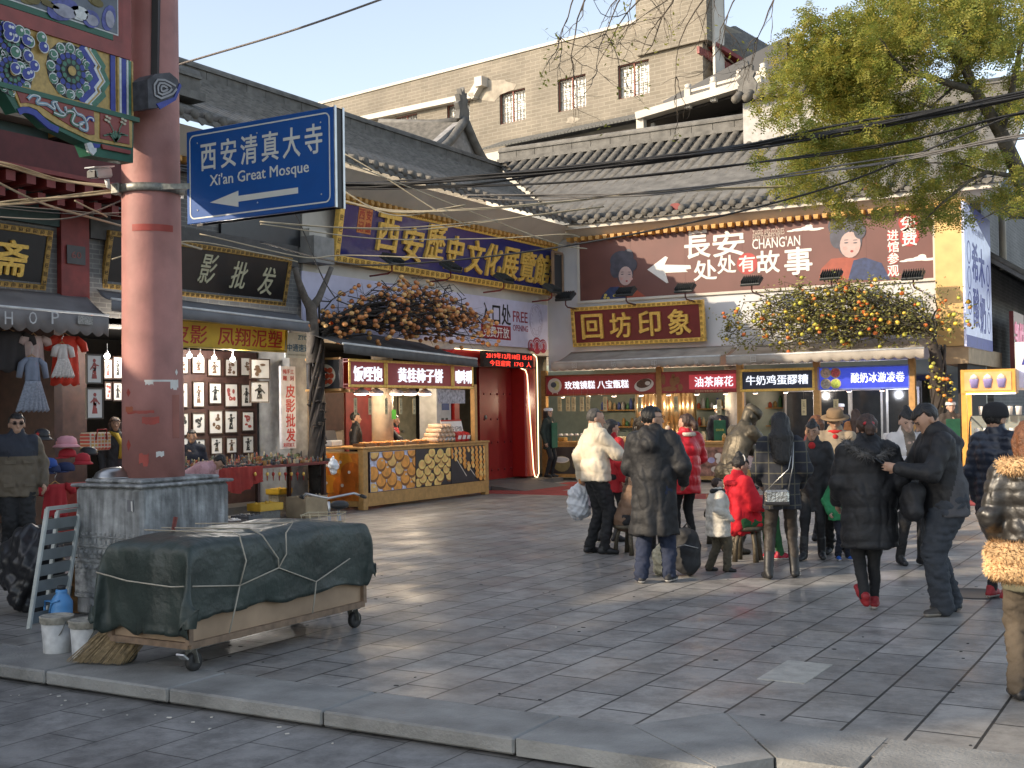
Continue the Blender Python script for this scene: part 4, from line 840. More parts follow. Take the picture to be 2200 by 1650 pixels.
# black lacquer shop boards
o = framed('shop_sign', 'black shop board with gilt frame and pale brush lettering above the yellow sign', 'sign', 13.05, 17.35, 3.74, 4.66, -14.93, R(12), meander=M('frame_key_brown', (.08, .05, .02), .6), fw=.09)  # key pattern in plain dark brown
pale_g = M('pale_gilt', (.5, .46, .3), .5, var=.15)
for ch, x, y, s_ in (('皮', -1.05, .05, .5), ('影', .05, .06, .5), ('批', .82, .02, .48), ('发', 1.55, -.02, .5)): text(o, 'lettering', ch, s_*.85, s_, pale_g, x=x, y=y, z=.008, bold=.012, ext=.006, shear=.25)
o = framed('shop_sign', 'black shop board with thick gold character cut off by the left edge', 'sign', 10.0, 12.0, 3.62, 4.52, -14.93, R(12), meander=M('frame_key_brown', (.08, .05, .02), .6), fw=.09)
text(o, 'lettering', '斋', .5, .5, gold, x=.35, y=-.02, z=.02, bold=.035, ext=.02)
text(o, 'lettering', '宝', .5, .5, gold, x=-.45, y=-.02, z=.02, bold=.035, ext=.02)
# awnings
def awning(name, lb, P0_, P1_, D0, D1, drop, cloth, wave=.0, letters=None, n=40, group='shop awnings', bar_m=None):
    """P0/P1 wall edge, D0/D1 front edge; valance hangs from the front"""
    P0_, P1_, D0, D1 = map(Vector, (P0_, P1_, D0, D1)); o = thing(name, lb, 'awning', group=group)
    vs, fs = [], []
    for i in range(n+1):
        for j in range(7):
            t = j/6; p = P0_.lerp(P1_, i/n).lerp(D0.lerp(D1, i/n), t); p.z -= .07*sin(pi*t)*(1+.5*sin(i*.9))*.6; vs.append(p)
    for i in range(n):
        for j in range(6): fs.append((i*7+j, i*7+j+1, i*7+j+8, i*7+j+7))
    b = MB(); b.add(vs, fs, cloth, True); c = b.build('canopy', o); s_ = c.modifiers.new('t', 'SOLIDIFY'); s_.thickness = .006
    vs, fs = [], []; out = (D0-P0_); out.z = 0; out.normalize()
    for i in range(n*4+1):
        t = i/(n*4); p = D0.lerp(D1, t)+out*.015; L_ = (D1-D0).length; ph = t*L_/.22*pi
        q = p-Vector((0, 0, drop+wave*abs(sin(ph))))+out*.02*sin(ph*.31+1); vs += [p, p.lerp(q, .5)+out*.012*sin(ph*.5), q]
    for i in range(n*4): fs += [(i*3, i*3+1, i*3+4, i*3+3), (i*3+1, i*3+2, i*3+5, i*3+4)]
    b = MB(); b.add(vs, fs, cloth, True); v_ = b.build('valance', o); s_ = v_.modifiers.new('t', 'SOLIDIFY'); s_.thickness = .005
    b = MB(); b.tube([D0+Vector((0, 0, .01)), D1+Vector((0, 0, .01))], .022, bar_m or M('awning_bar', (.6, .6, .58), .5)); b.build('front_bar', o)
    return o
clothg = M('awning_grey', (.16, .16, .165), .85, var=.2, sc=2.5, bump=.1); cloth2 = M('awning_taupe', (.2, .185, .18), .85, var=.18, sc=2.5, bump=.1); clothb = M('awning_beige', (.36, .32, .27), .85, var=.22, sc=2.5, bump=.1)
aw = awning('awning', 'grey awning without lettering between black board and yellow sign', (-14.95, 12.9, 3.72), (-14.95, 17.6, 3.62), (-13.95, 12.3, 3.46), (-13.95, 16.75, 3.36), .17, clothg)
aw = awning('awning', 'grey awning with white letters HOP over the clothes stall', (-14.95, 9.0, 3.6), (-14.95, 12.7, 3.6), (-13.9, 8.6, 3.24), (-13.9, 12.2, 3.2), .24, cloth2, wave=.06)
for ch, px in (('S', -52), ('H', 18), ('O', 70), ('P', 118)):
    p = AX(px, 683, -13.84); text(aw, 'letter', ch, .125, .17, M('awning_letter', (.5, .5, .5), .8), bold=.0, ext=.001).matrix_world = frameA(p.y, p.z, -13.84)
p = AX(183, 688, -13.84); b = MB(); b.bb((-.13, -.06, 0), (.13, .06, .004), M('tag_grey', (.3, .29, .27), .8, var=.4, sc=40)); b.build('phone_label', aw, frameA(p.y, p.z, -13.84))
# yellow sign and small boards
yel = M('yellow_board', (.62, .42, .03), .5, var=.08)
o = framed('shop_sign', 'yellow shop sign with red lettering under the grey awning', 'sign', 13.15, 16.9, 2.86, 3.32, -14.6, R(4), board=yel, fr=M('yellow_edge', (.4, .3, .06), .5), fw=.03, depth=.1)
text(o, 'lettering', '华县皮影  凤翔泥塑', 3.5, .31, red_p, z=.004, bold=.015, ext=.002)
o = thing('courier_sign', 'pale courier board with blue lettering beside the yellow sign', 'sign', mw=frameA(17.22, 3.0, -14.6)); b = MB(); b.bb((-.36, -.23, -.03), (.36, .23, 0), M('courier_board', (.45, .5, .52), .5, var=.1)); b.build('board', o)
text(o, 'lettering', '中通速递', .62, .14, M('courier_blue', (.03, .12, .25), .5), y=-.04, z=.003, bold=.015, ext=.001); text(o, 'lettering', 'ZTO', .26, .08, M('courier_blue', (.03, .12, .25), .5), x=.12, y=.15, z=.003, bold=.01, ext=.001)
b = MB(); b.stroke([(-.3, -.17), (.3, -.17)], .03, .003, M('courier_line', (.3, .33, .33), .6)); b.build('small_print', o)
o = thing('vertical_sign', 'white upright sign with red lettering on the grey pier', 'sign', mw=frameA(17.22, 1.87, -14.85)); b = MB(); b.bb((-.2, -.76, -.05), (.2, .76, 0), M('sign_paper', (.62, .6, .62), .5)); b.build('board', o)
for i, ch in enumerate('皮影批发'): text(o, 'lettering', ch, .25, .24, red_p, x=.05, y=.3-i*.27, z=.003, bold=.035, ext=.001)
text(o, 'lettering', '纯手工', .3, .09, red_p, x=.0, y=.66, z=.003, bold=.01, ext=.001); text(o, 'lettering', '雕  刻', .3, .09, red_p, x=0, y=.54, z=.003, bold=.01, ext=.001); text(o, 'lettering', '来样加工', .32, .08, red_p, y=-.69, z=.003, bold=.01, ext=.001)
# facade clutter of the upper storey
b = MB(); b.bb((-14.998, 12.2, 3.3), (-14.9, 12.72, 6.), red_w); b.bb((-14.99, 9.2, 4.6), (-14.93, 12.2, 6), M('teal_shutter', (.03, .06, .055), .6, var=.2)); b.bb((-14.99, 12.75, 4.5), (-14.9, 17.6, 4.9), M('timber_grey', (.09, .085, .08), .8)); b.bb((-14.99, 15.6, 4.9), (-14.93, 17.7, 5.7), M('window_dark', (.02, .02, .022), .3)); b.bb((-14.99, 17.7, 4.6), (-14.6, 18.3, 5.1), M('stone_corbel', (.28, .27, .25), .8, var=.2)); b.bb((-14.99, 17.75, 5.1), (-14.75, 18.25, 5.25), white_pl); b.build('upper_trim', A)
o = thing('house_number', 'small dark plate with red house number on the red column', 'sign', mw=frameA(12.45, 4.2, -14.88)); b = MB(); b.bb((-.17, -.14, 0), (.17, .14, .01), M('plate_dark', (.05, .045, .045), .5)); b.build('plate', o); text(o, 'number', '60', .18, .1, M('plate_red', (.2, .04, .03), .5), z=.012, bold=.01, ext=.001)
b = MB()
for k in range(13): y = 9.4+k*.33; b.box((-14.35, y, 5.05), (.5, .15, .14), red_w); b.box((-14.5, y, 4.86), (.4, .13, .13), red_w)
b.bb((-14.95, 7, 5.14), (-14.0, 13.4, 5.2), red_w); b.bb((-14.95, 7, 5.2), (-14.3, 13.3, 5.7), M('dark_red_board', (.1, .02, .02), .7)); tag(b.build('eave_brackets', A), kind='stuff')
# ---------------------------------------------------------------- souvenir shop interior: framed shadow puppets on the walls
shop_in = MB(); shop_in.bb((-15.65, 14.2, .13), (-15.6, 17.2, 2.9), dark_w); shop_in.bb((-15.6, 12.3, .13), (-15.55, 13.2, 2.9), dark_w); one('display_wall', 'dark display board behind the framed shadow puppets', 'panel', shop_in)
puppet = [M('puppet_dark', (.03, .03, .028), .6), M('puppet_red', (.3, .06, .05), .6), M('puppet_brown', (.12, .07, .04), .6)]
frm = M('frame_wood', (.035, .018, .012), .4); mount = M('mount_paper', (.6, .59, .56), .6, var=.05)
def picture(y, z, w_, h_, x, kind, seed, lb):
    rr = random.Random(seed); o = thing('framed_puppet', lb, 'picture', mw=frameA(y, z, x), group='framed shadow puppets in the souvenir shop')
    b = MB(); t = .022
    b.bb((-w_/2, -h_/2, -.02), (w_/2, -h_/2+t, .01), frm); b.bb((-w_/2, h_/2-t, -.02), (w_/2, h_/2, .01), frm); b.bb((-w_/2, -h_/2+t, -.02), (-w_/2+t, h_/2-t, .01), frm); b.bb((w_/2-t, -h_/2+t, -.02), (w_/2, h_/2-t, .01), frm); b.build('frame', o)
    b = MB(); b.rect(-w_/2+t, -h_/2+t, w_/2-t, h_/2-t, 0, mount, .01); b.build('mount', o)
    b = MB(); m = puppet[kind]; W, H = w_*.3, h_*.36
    if rr.random() < .6:
        b.ell(0, H*.78, W*.3, H*.17, .004, m); b.ell(0, H*.2, W*.4, H*.42, .004, m); b.prism([(-W*.55, -H*.9), (W*.5, -H*.9), (W*.25, H*.1), (-W*.25, H*.1)], .0, .004, m)
        b.stroke([(-W*.2, H*.4), (-W*.85, H*.05+rr.uniform(-.3, .3)*H)], W*.2, .005, m); b.stroke([(W*.2, H*.4), (W*.9, H*.2+rr.uniform(-.4, .4)*H)], W*.2, .005, m)
    else:
        for k in range(7): b.ell(rr.uniform(-W, W)*.7, rr.uniform(-H, H)*.75, W*rr.uniform(.25, .5), H*rr.uniform(.15, .3), .004+k*.0005, m, 10)
    for k in range(5): b.ell(rr.uniform(-W, W)*.4, rr.uniform(-H, H)*.6, W*.09, H*.06, .008, mount, 8)
    b.build('puppet', o); return o
xs = -15.58; k = 0
rows = ((2.62, .36, (('s', 8),)), (2.12, .46, ()), (1.62, .42, ()), (1.2, .36, ()))
cols = ['first', 'second', 'third', 'fourth', 'fifth', 'sixth', 'seventh']
rown = ['top', 'second', 'third', 'bottom']
for r, (z, h_, _) in enumerate(rows):
    for c in range(7):
        picture(14.45+c*.41+rnd.uniform(-.02, .02), z+rnd.uniform(-.025, .025), rnd.uniform(.28, .36), h_*rnd.uniform(.84, 1.04), xs+.0, (0, 0, 0, 1, 2)[(r*3+c*2) % 5] if r else 2, r*10+c, 'framed shadow puppet, %s from the left in the %s row right of the pillar' % (cols[c], rown[r]))
for i, (px0, py0, px1, py1, kd) in enumerate(((185, 760, 220, 825, 1), (185, 833, 222, 900, 1))):
    a, c = AX(px0, py0, -14.3), AX(px1, py1, -14.3); picture((a.y+c.y)/2, (a.z+c.z)/2, c.y-a.y, a.z-c.z, -14.3, kd, 50+i, ('large red papercut picture hung outside, above the mask picture', 'red mask picture hung outside below the papercut')[i])
for i, (px0, py0, px1, py1, kd) in enumerate(((537, 770, 580, 815, 2), (537, 818, 578, 865, 0), (222, 770, 242, 815, 1), (242, 765, 264, 815, 0), (224, 820, 240, 860, 1), (242, 820, 264, 862, 0))):
    X_ = -15.0 if px0 > 500 else -15.3; a, c = AX(px0, py0, X_), AX(px1, py1, X_); picture((a.y+c.y)/2, (a.z+c.z)/2, c.y-a.y, a.z-c.z, X_, kd, 70+i, ('wide framed papercut, upper one beside the grey pier', 'square framed black puppet, lower one beside the grey pier', 'small red framed puppet just left of the pillar, top', 'small framed brown puppet just left of the pillar, top', 'small red framed puppet just left of the pillar, lower', 'round black puppet in frame just left of the pillar')[i])
bulb = M('bulb', (1, .97, .9), .4, var=0, emit=6)
def lamp_ball(p, nm, lb, r=.045, cat='lamp', group=None, cord=.15):
    o = thing(nm, lb, cat, p, group=group); b = MB(); b.ball((0, 0, 0), r, bulb, 14, 8); b.build('bulb', o); b = MB(); b.lathe([(.018, r*.9), (.018, r+.03), (.006, r+.04), (.005, r+cord)], wp, n=10); b.build('cap', o); return o
for i, (px, py) in enumerate(((230, 765), (407, 764), (430, 768), (460, 770), (500, 772))): lamp_ball(AX(px, py, -14.85), 'bulb_lamp', ('bare bulb lamp left of the red pillar', 'first bare bulb lamp right of the red pillar', 'second bare bulb lamp right of the red pillar', 'third bare bulb lamp right of the red pillar', 'bare bulb lamp nearest the grey pier')[i], group='bare bulbs in the souvenir shop')
def plight(p, e, col=(1, .8, .55), r=.08):
    l = bpy.data.lights.new('lamp_light', 'POINT'); l.energy = e; l.color = col; l.shadow_soft_size = r; q = bpy.data.objects.new('lamp_light', l); q.location = p; COL.objects.link(q); return q
plight((-14.7, 15.6, 2.75), 75, (1, .93, .85)); plight((-14.7, 13.4, 2.75), 45, (1, .93, .85))
# souvenir table with red cloth and wares
tb = thing('souvenir_table', 'long souvenir table with red cloth in front of the framed puppets', 'table', (-13.9, 15.1, 0))
tb.matrix_world = Matrix(); redc = M('red_cloth', (.3, .03, .022), .85, var=.2, bump=.2)
b = MB(); b.bb((-14.6, 13.3, .86), (-13.6, 16.9, .9), M('table_red', (.16, .03, .025), .6)); b.build('table_top', tb)
for x in (-14.5, -13.7):
    for y in (13.5, 15.1, 16.8): b = MB(); b.bb((x-.03, y-.03, 0), (x+.03, y+.03, .86), dark_w); b.build('leg', tb)
b = MB(); vs = []; n = 60
for i in range(n+1):
    y = 12.9+2.2*i/n; w_ = .02*sin(i*.9)+.015*sin(i*2.3); vs += [(-13.585, y, .9), (-13.57+w_, y, .7), (-13.56+w_*1.6, y, .52+.03*sin(i*.4)+(.0 if i < 50 else (i-50)*.02))]
fs = [(i*3+j, i*3+j+3, i*3+j+4, i*3+j+1) for i in range(n) for j in (0, 1)]; b.add(vs, fs, redc, True); b.bb((-14.6, 12.9, .9), (-13.59, 15.1, .906), redc); b.build('cloth', tb)
wares = [M('ware_%d' % i, c, .5, var=.3, sc=30) for i, c in enumerate(((.03, .03, .03), (.25, .2, .1), (.1, .12, .06), (.3, .08, .05), (.35, .3, .2), (.05, .05, .07), (.25, .12, .03), (.12, .12, .11)))]
b = MB()
for i in range(520):
    y = rnd.uniform(13.5, 16.9); x = rnd.uniform(-14.55, -13.62); m = rnd.choice(wares); h = rnd.uniform(.04, .11)*(1+.8*(x < -14.2)); z = .906
    if y < 15.2 and x > -13.85: m = wares[rnd.choice((0, 0, 5, 7))]; h = .04
    if rnd.random() < .5: b.lathe([(.012, 0), (.022, h*.3), (.012, h*.6), (.016, h*.8), (.004, h)], m, c=(x, y, z), n=7)
    else: b.box((x, y, z+h*.35), (rnd.uniform(.03, .09), rnd.uniform(.03, .09), h*.7), m, Matrix.Rotation(rnd.uniform(0, 3), 3, 'Z'))
tag(b.build('souvenirs'), 'crowded small carved souvenirs covering the red table', 'souvenirs', kind='stuff')
for i in range(9):
    p = AX(548+i*13, 1012, -13.58); o = MB(); o.tube([(0, 0, .04), (0, 0, -.02)], .003, redc, 5); o.ball((0, 0, -.05), .026, redc if i % 2 else gold, 8, 6, (1, 1, 1.3)); o.lathe([(.006, -.16), (.012, -.09), (.008, -.075)], redc, n=7)
    tag(o.build('tassel'), 'red tasselled trinket hanging from the souvenir table edge', 'trinket', 'red tassels along the table edge').location = p
plas = M('clear_bag', (.75, .75, .76), .2, var=.1, bump=.6, bsc=25)
p = AX(716, 998, -13.3); tag(sdf_mesh('plastic_bag', [((0, 0, .12), .03, (0, 0, .0), .09), ((0, .02, -.02), .08, (0, 0, -.12), .06)], .012, plas, k=.05, disp=lambda V: wob(V, 40, .006)), 'clear plastic bag hanging at the table corner by the kiosk', 'bag').location = p
# crates, trays and stools beneath the table
crate_m = M('crate_yellow', (.6, .36, .03), .5, var=.1)
for i, (px, py, sx, sy, sz, mt, lb) in enumerate(((570, 1085, .3, .5, .12, crate_m, 'yellow plastic stool stack lower one before the souvenir table'), (600, 1062, .28, .4, .1, crate_m, 'upper yellow plastic tray before the souvenir table'), (530, 1100, .35, .3, .2, M('tray_grey', (.08, .09, .1), .5), 'grey box of trinkets on the ground before the table'), (660, 1075, .4, .6, .35, M('card_box', (.35, .27, .17), .8), 'cardboard box by the kiosk side'), (500, 1105, .3, .3, .16, M('tray_dark', (.05, .04, .04), .5), 'dark tray of white beads beside the plinth'))):
    p = GZ(px, py+35); o = thing('crate', lb, 'crate', (p.x, p.y, 0), rz=R(rnd.uniform(-10, 10))); z0 = {1: .3}.get(i, 0 if i != 0 else .18)
    if z0: bb_ = MB(); bb_.bb((-sx/2+.03, -sy/2+.03, 0), (sx/2-.03, sy/2-.03, z0), wares[4] if i else wares[7]); bb_.build('support', o)
    b = MB(); b.bb((-sx/2, -sy/2, z0), (sx/2, sy/2, z0+.02), mt)
    for s_ in (-1, 1): b.bb((s_*sx/2-.01, -sy/2, z0+.02), (s_*sx/2+.01, sy/2, z0+sz), mt); b.bb((-sx/2, s_*sy/2-.01, z0+.02), (sx/2, s_*sy/2+.01, z0+sz), mt)
    b.build('tray', o); b = MB()
    for k in range(40): b.ball((rnd.uniform(-sx/2+.03, sx/2-.03), rnd.uniform(-sy/2+.03, sy/2-.03), z0+sz*rnd.uniform(.7, 1.05)), rnd.uniform(.012, .03), (mount if i == 4 else mt), 6, 4)
    b.bb((-sx/2+.012, -sy/2+.012, z0+.02), (sx/2-.012, sy/2-.012, z0+sz*.75), mt); tag(b.build('contents', o), kind='stuff')
# clothes stall at the far left
tb = thing('hat_table', 'table under red cloth piled with caps beside the man in sunglasses', 'table'); tb.matrix_world = Matrix()
b = MB(); b.bb((-13.9, 11.2, .15), (-13.0, 13.2, .8), redc, bev=.03); b.build('cloth', tb); b = MB(); b.bb((-13.95, 11.15, .8), (-12.95, 13.25, .83), redc); b.build('table_top', tb)
def cap(px, py, mt, lb, X_=-13.2, kind=0, s_=1., rz=0.):
    p = AX(px, py, X_); o = thing('cap', lb, 'cap', p, rz=rz, group='caps on the hat table')
    b = MB(); b.lathe([(.105*s_, 0), (.108*s_, .03), (.095*s_, .08), (.06*s_, .11), (.004, .12)], mt, n=18, sy=1.1); b.build('crown', o)
    b = MB()
    if kind == 0: b.lathe([(.02, -.0), (.1*s_, -.012), (.104*s_, -.004), (.02, .01)], mt, c=(.09, -.03, 0), n=16, sx=1., sy=.9)
    else: b.lathe([(.1*s_, .02), (.16*s_, -.03), (.155*s_, -.035), (.1*s_, .005)], mt, n=20)
    b.build('brim', o); return o
navyf = M('felt_navy', (.015, .025, .08), .8); redfelt = M('felt_red', (.4, .02, .03), .8); pinkf = M('felt_pink', (.65, .3, .34), .85); bluef = M('felt_blue', (.03, .08, .3), .8)
for i, (px, py, m, lb, kd, s_) in enumerate(((143, 955, pinkf, 'pink bucket hat with little face on top of the cap pile', 1, 1.15), (145, 982, redfelt, 'red cap under the pink hat', 0, 1), (178, 992, redfelt, 'red brimmed hat at the right of the cap pile', 1, .85), (190, 978, black_f, 'black cap at the back of the pile beside the framed papercut', 0, 1.05), (105, 1003, bluef, 'bright blue cap at the left of the pile', 0, .9), (140, 1012, navyf, 'navy cap with yellow duck motif at the front', 0, 1.05), (110, 1015, navyf, 'plain navy cap at the front left of the pile', 0, 1.), (90, 940, black_f, 'black fur hat with red star', 1, .9))):
    o = cap(px, py, m, lb, kind=kd, s_=s_, rz=R(-60+rnd.uniform(-20, 20)), X_=-13.3 if py < 985 else -13.0)
    if i == 5: b = MB(); b.ball((.06, -.08, .04), .03, M('duck_yellow', (.75, .5, .03), .7), 8, 6, (1.3, .5, 1)); b.build('motif', o)
    if i == 0:
        for s2 in (-1, 1): b = MB(); b.ball((.08, -.06+s2*.03-.03, .06), .011, black_f, 8, 6); b.build('eye_button', o)
    if i == 7: b = MB(); b.prism([(.03*cos(pi/2+k*pi/5)*(1 if k % 2 == 0 else .4), .03*sin(pi/2+k*pi/5)*(1 if k % 2 == 0 else .4)) for k in range(10)], 0, .006, M('star_red', (.6, .03, .03), .5), Matrix.Translation((.1, 0, .05)) @ Matrix.Rotation(pi/2, 4, 'Z') @ Matrix.Rotation(pi/2, 4, 'X')); b.build('star', o)
def garment(name, lb, p, mats_, kind, W_, H_):
    o = thing(name, lb, 'dress', mw=frameA(p.y, p.z, p.x), group=None)
    b = MB(); b.tube([(-W_*.3, -.02, 0), (0, .04, 0), (W_*.3, -.02, 0)], .007, wood, 6); b.tube([(0, .04, 0), (0, .09, 0), (.03, .13, 0), (0, .16, 0), (-.02, .14, 0)], .004, steel, 6); b.build('hanger', o)
    def sheet(nm, x0, x1, y0, y1, bot, mt, folds, dz=0.):
        vs, fs = [], []; n, m_ = 28, 10
        for i in range(n+1):
            for j in range(m_+1):
                u, v = i/n*2-1, j/m_; hw = x0+(x1-x0)*v; z = .05*(1-u*u)+.02*sin(u*folds*pi+v)*v+dz; vs.append((u*hw, y0+(y1-y0)*v+(.02*sin(u*folds*pi) if j == m_ and bot else 0), z))
        for i in range(n):
            for j in range(m_): fs.append((i*(m_+1)+j, (i+1)*(m_+1)+j, (i+1)*(m_+1)+j+1, i*(m_+1)+j+1))
        b = MB(); b.add(vs, fs, mt, True); q = b.build(nm, o); q.modifiers.new('t', 'SOLIDIFY').thickness = .01; return q
    if kind == 'tutu':
        sheet('bodice', W_*.3, W_*.34, 0, -H_*.45, False, mats_[0], 2); sheet('skirt', W_*.34, W_*.75, -H_*.44, -H_, True, mats_[1], 7, .02)
        for s_ in (-1, 1): b = MB(); b.tube([(s_*W_*.27, -.02, .02), (s_*W_*.5, -H_*.12, .02), (s_*W_*.62, -H_*.38, .02)], [.03, .045, .04], mats_[0], 8); b.build('sleeve', o)
    else:
        sheet('body', W_*.45, W_*.6, 0, -H_, True, mats_[0], 3)
        for s_ in (-1, 1): b = MB(); b.tube([(s_*W_*.42, -.03, .02), (s_*W_*.7, -H_*.16, .02), (s_*W_*.78, -H_*.3, .02)], [.05, .06, .05], mats_[0], 8); b.build('sleeve', o)
    return o
bluel = M('cloth_blue_grey', (.2, .23, .3), .9); bluet = M('tulle_blue', (.23, .25, .3), .9, var=.3, sc=40); redo = M('cloth_red_orange', (.5, .035, .015), .85, var=.2); whit = M('cloth_white', (.6, .55, .52), .9); tulle = M('tulle_white', (.55, .5, .47), .9, var=.25, sc=40); dkc = M('cloth_dark', (.03, .025, .025), .9); pinkc = M('cloth_pale_pink', (.5, .37, .34), .9)
garment('dress', 'blue grey girl dress with tulle skirt hanging under the HOP awning', AX(68, 768, -14.1), (bluel, bluet), 'tutu', .36, .74)
garment('dress', 'white embroidered girl dress with tutu skirt on a hanger before red cloth', AX(133, 740, -14.05), (whit, tulle), 'tutu', .26, .46)
garment('dress', 'long red dress hanging behind the white tutu dress', AX(140, 722, -14.25), (redo,), 'plain', .42, .7)
garment('dress', 'pale pink top hanging behind the blue grey dress', AX(72, 722, -14.2), (pinkc,), 'plain', .3, .4)
garment('dress', 'dark dress hanging at the left edge of the clothes stall', AX(18, 712, -14.2), (dkc,), 'plain', .5, .55)
garment('dress', 'red jersey with white collar hanging from the hat table', AX(118, 1040, -12.9), (M('jersey_red', (.35, .02, .025), .9),), 'plain', .34, .42)
p = AX(205, 945, -14.0); o = thing('checked_bag', 'red and yellow checked shopping bag beside the hanging pictures', 'bag', (p.x, p.y, p.z-.15))
plaidm = brickmat('check_plaid', (.5, .06, .05), (.45, .3, .06), (.5, .45, .35), .06, .05, (1, 2), ms=.008, off=0, bump=0); b = MB(); b.bb((-.12, -.2, 0), (.12, .2, .26), plaidm, bev=.03); b.build('body', o); b = MB(); b.tube([(.13, -.1, .15), (.14, -.08, .3), (.14, .08, .3), (.13, .1, .15)], .01, redc, 6); b.build('strap', o)
# ================================================================ exhibition hall boards and banner on wall A
o = framed('hall_sign', 'large navy board with gold lettering and key pattern frame above the white banner', 'sign', 18.55, 27.45, 4.68, 6.0, -14.72, R(9), board=navy, fr=gold, fw=.15, meander=M('meander_brown', (.2, .09, .015), .5), depth=.1)
for i, (ch, u) in enumerate(zip('西安歷史文化展覽館', (.19, .29, .385, .475, .575, .665, .755, .85, .94))): text(o, 'lettering', ch, .72, .74, gold, x=-4.5+8.8*u, y=.0+(.1 if i in (0, 2) else -.04), z=.03, bold=.028, ext=.03, shear=.06)
b = MB(); b.bb((-3.85, .0, 0), (-3.4, .5, .01), M('seal_orange', (.6, .2, .05), .5)); sl_ = b.build('seal', o)
for i, ch in enumerate('西安记憶'): text(sl_, 'lettering', ch, .17, .2, M('seal_red', (.4, .03, .02), .5), x=-3.74+.23*(i % 2), y=.37-.24*(i//2), z=.013, bold=.02, ext=.001)
for i, ch in enumerate('局理管'): text(o, 'small_print', '书'+ch, .1, .3, gold, x=4.22, y=-.05-.0*i, z=.012, ext=.001, vertical=True) if i == 0 else None
ban = M('banner_lilac', (.6, .58, .72), .55, var=.05)
o = thing('free_opening_banner', 'white banner reading free opening beneath the navy board', 'banner', mw=frameA(22.75, 3.88, -14.9)); b = MB(); b.bb((-5.05, -.57, -.03), (4.62, .57, 0), ban); b.build('sheet', o)
text(o, 'lettering', '入口处', 1.35, .5, black_lac, x=2.05, y=.19, z=.004, bold=.02, ext=.001); b = MB(); b.rect(1.35, -.42, 2.72, -.08, .003, M('banner_red', (.3, .02, .03), .5)); b.build('red_label', o); text(o, 'lettering', '免费开放', 1.2, .26, white_p, x=2.04, y=-.25, z=.006, bold=.015, ext=.001)
crim = M('banner_crimson', (.3, .02, .04), .5); text(o, 'lettering', 'FREE', .72, .26, crim, x=3.2, y=.18, z=.004, bold=.012, ext=.001); text(o, 'lettering', 'OPENING', .74, .15, crim, x=3.2, y=-.1, z=.004, bold=.004, ext=.001)
b = MB()
for k, (x, r) in enumerate(((3.72, .16), (4.02, .24), (4.34, .2), (4.2, .14))):
    b.ell(x, -.5, r, r*.9, .004+k*.001, crim, 20)
    for q in (.75, .5): b.stroke([(x+r*q*cos(a*pi/8), -.5+r*q*.9*sin(a*pi/8)) for a in range(-2, 11)], .015, .012, ban)
lav = M('banner_mauve', (.45, .4, .52), .5)
for r in (.42, .36): b.stroke([(4.0+r*.8*cos(a*pi/16), .13+r*sin(a*pi/16)) for a in range(33)], .014, .004, lav)
for k in range(9): a = k*.7; b.stroke([(4.+.25*cos(a)+.07*cos(t*.7), .13+.3*sin(a)+.07*sin(t*.7)) for t in range(8)], .012, .005, lav)
b.build('cloud_print', o)
# portal with neon edge and red studded door
po = thing('red_portal', 'red portal with glowing neon outline and studded red door', 'portal', mw=frameA(0, 0, -14.5)); redp = M('portal_red', (.33, .012, .01), .35, var=.08)
b = MB(); b.bb((22.3, 2.78, -.5), (26.0, 3.12, 0), redp, bev=.04); b.bb((25.45, .13, -.5), (25.99, 2.78, -.002), redp, bev=.03); b.bb((22.3, .13, -.5), (22.5, 2.78, -.002), redp); b.build('frame', po)
neon = M('neon_tube', (1, .85, .55), .4, var=0, emit=1.7, ecol=(1, .75, .4))
b = MB(); b.tube([(22.3, 3.13, .03), (25.85, 3.11, .03), (25.97, 3.05, .03), (26.0, 2.9, .03), (26.0, .2, .03), (25.92, .1, .03), (25.8, .14, .03), (25.74, .3, .03), (25.5, 2.6, .03), (25.42, 2.72, .03), (25.2, 2.76, .03)], .012, neon, 8); b.build('neon', po)
b = MB(); b.bb((23.95, .13, -.45), (25.44, 2.77, -.38), M('door_red', (.24, .008, .009), .4, var=.1)); dr = b.build('door', po)
b = MB()
for y in (.35, 1.0, 1.55, 2.15):
    for x in (24.15, 24.45, 24.75, 25.05, 25.35):
        if (x*7+y*3) % 1 > .12: b.ball((x, y, -.375), .03, M('stud', (.14, .01, .012), .35, metal=.3), 8, 5, (1, 1, .6))
tag(b.build('door_stud', dr), kind='stuff'); b = MB(); b.lathe([(.05, 0), (.055, .02), (.02, .04)], st_w, c=(24.2, 1.6, -.38), n=12); b.build('handle', dr)
b = MB(); b.bb((22.5, .13, -2.2), (23.9, 2.75, -2.15), M('cream_door', (.5, .42, .25), .5)); b.bb((23.15, .13, -2.15), (23.17, 2.75, -2.13), dark_w); b.lathe([(.03, 0), (.03, .06)], steel, c=(23.3, 1.3, -2.14), n=10); b.build('inner_door', po)
b = MB(); b.bb((-14.9, 22.2, -.0), (-13.9, 26.2, .1), M('step_stone', (.1, .1, .1), .6, var=.2)); b.add([(-13.9, 22.8, .1), (-13.9, 24.9, .1), (-13., 24.9, .003), (-13., 22.8, .003), (-13.9, 22.8, 0), (-13.9, 24.9, 0)], [(0, 3, 2, 1), (0, 4, 3), (1, 2, 5)], M('step_stone', (.1, .1, .1))); struct('ramp', b)
led = thing('led_display', 'black scrolling display with red date and visitor count over the portal', 'display', mw=frameA(24.3, 2.93, -14.25)); b = MB(); b.bb((-1.15, -.18, -.1), (1.1, .18, 0), black_lac); b.build('case', led)
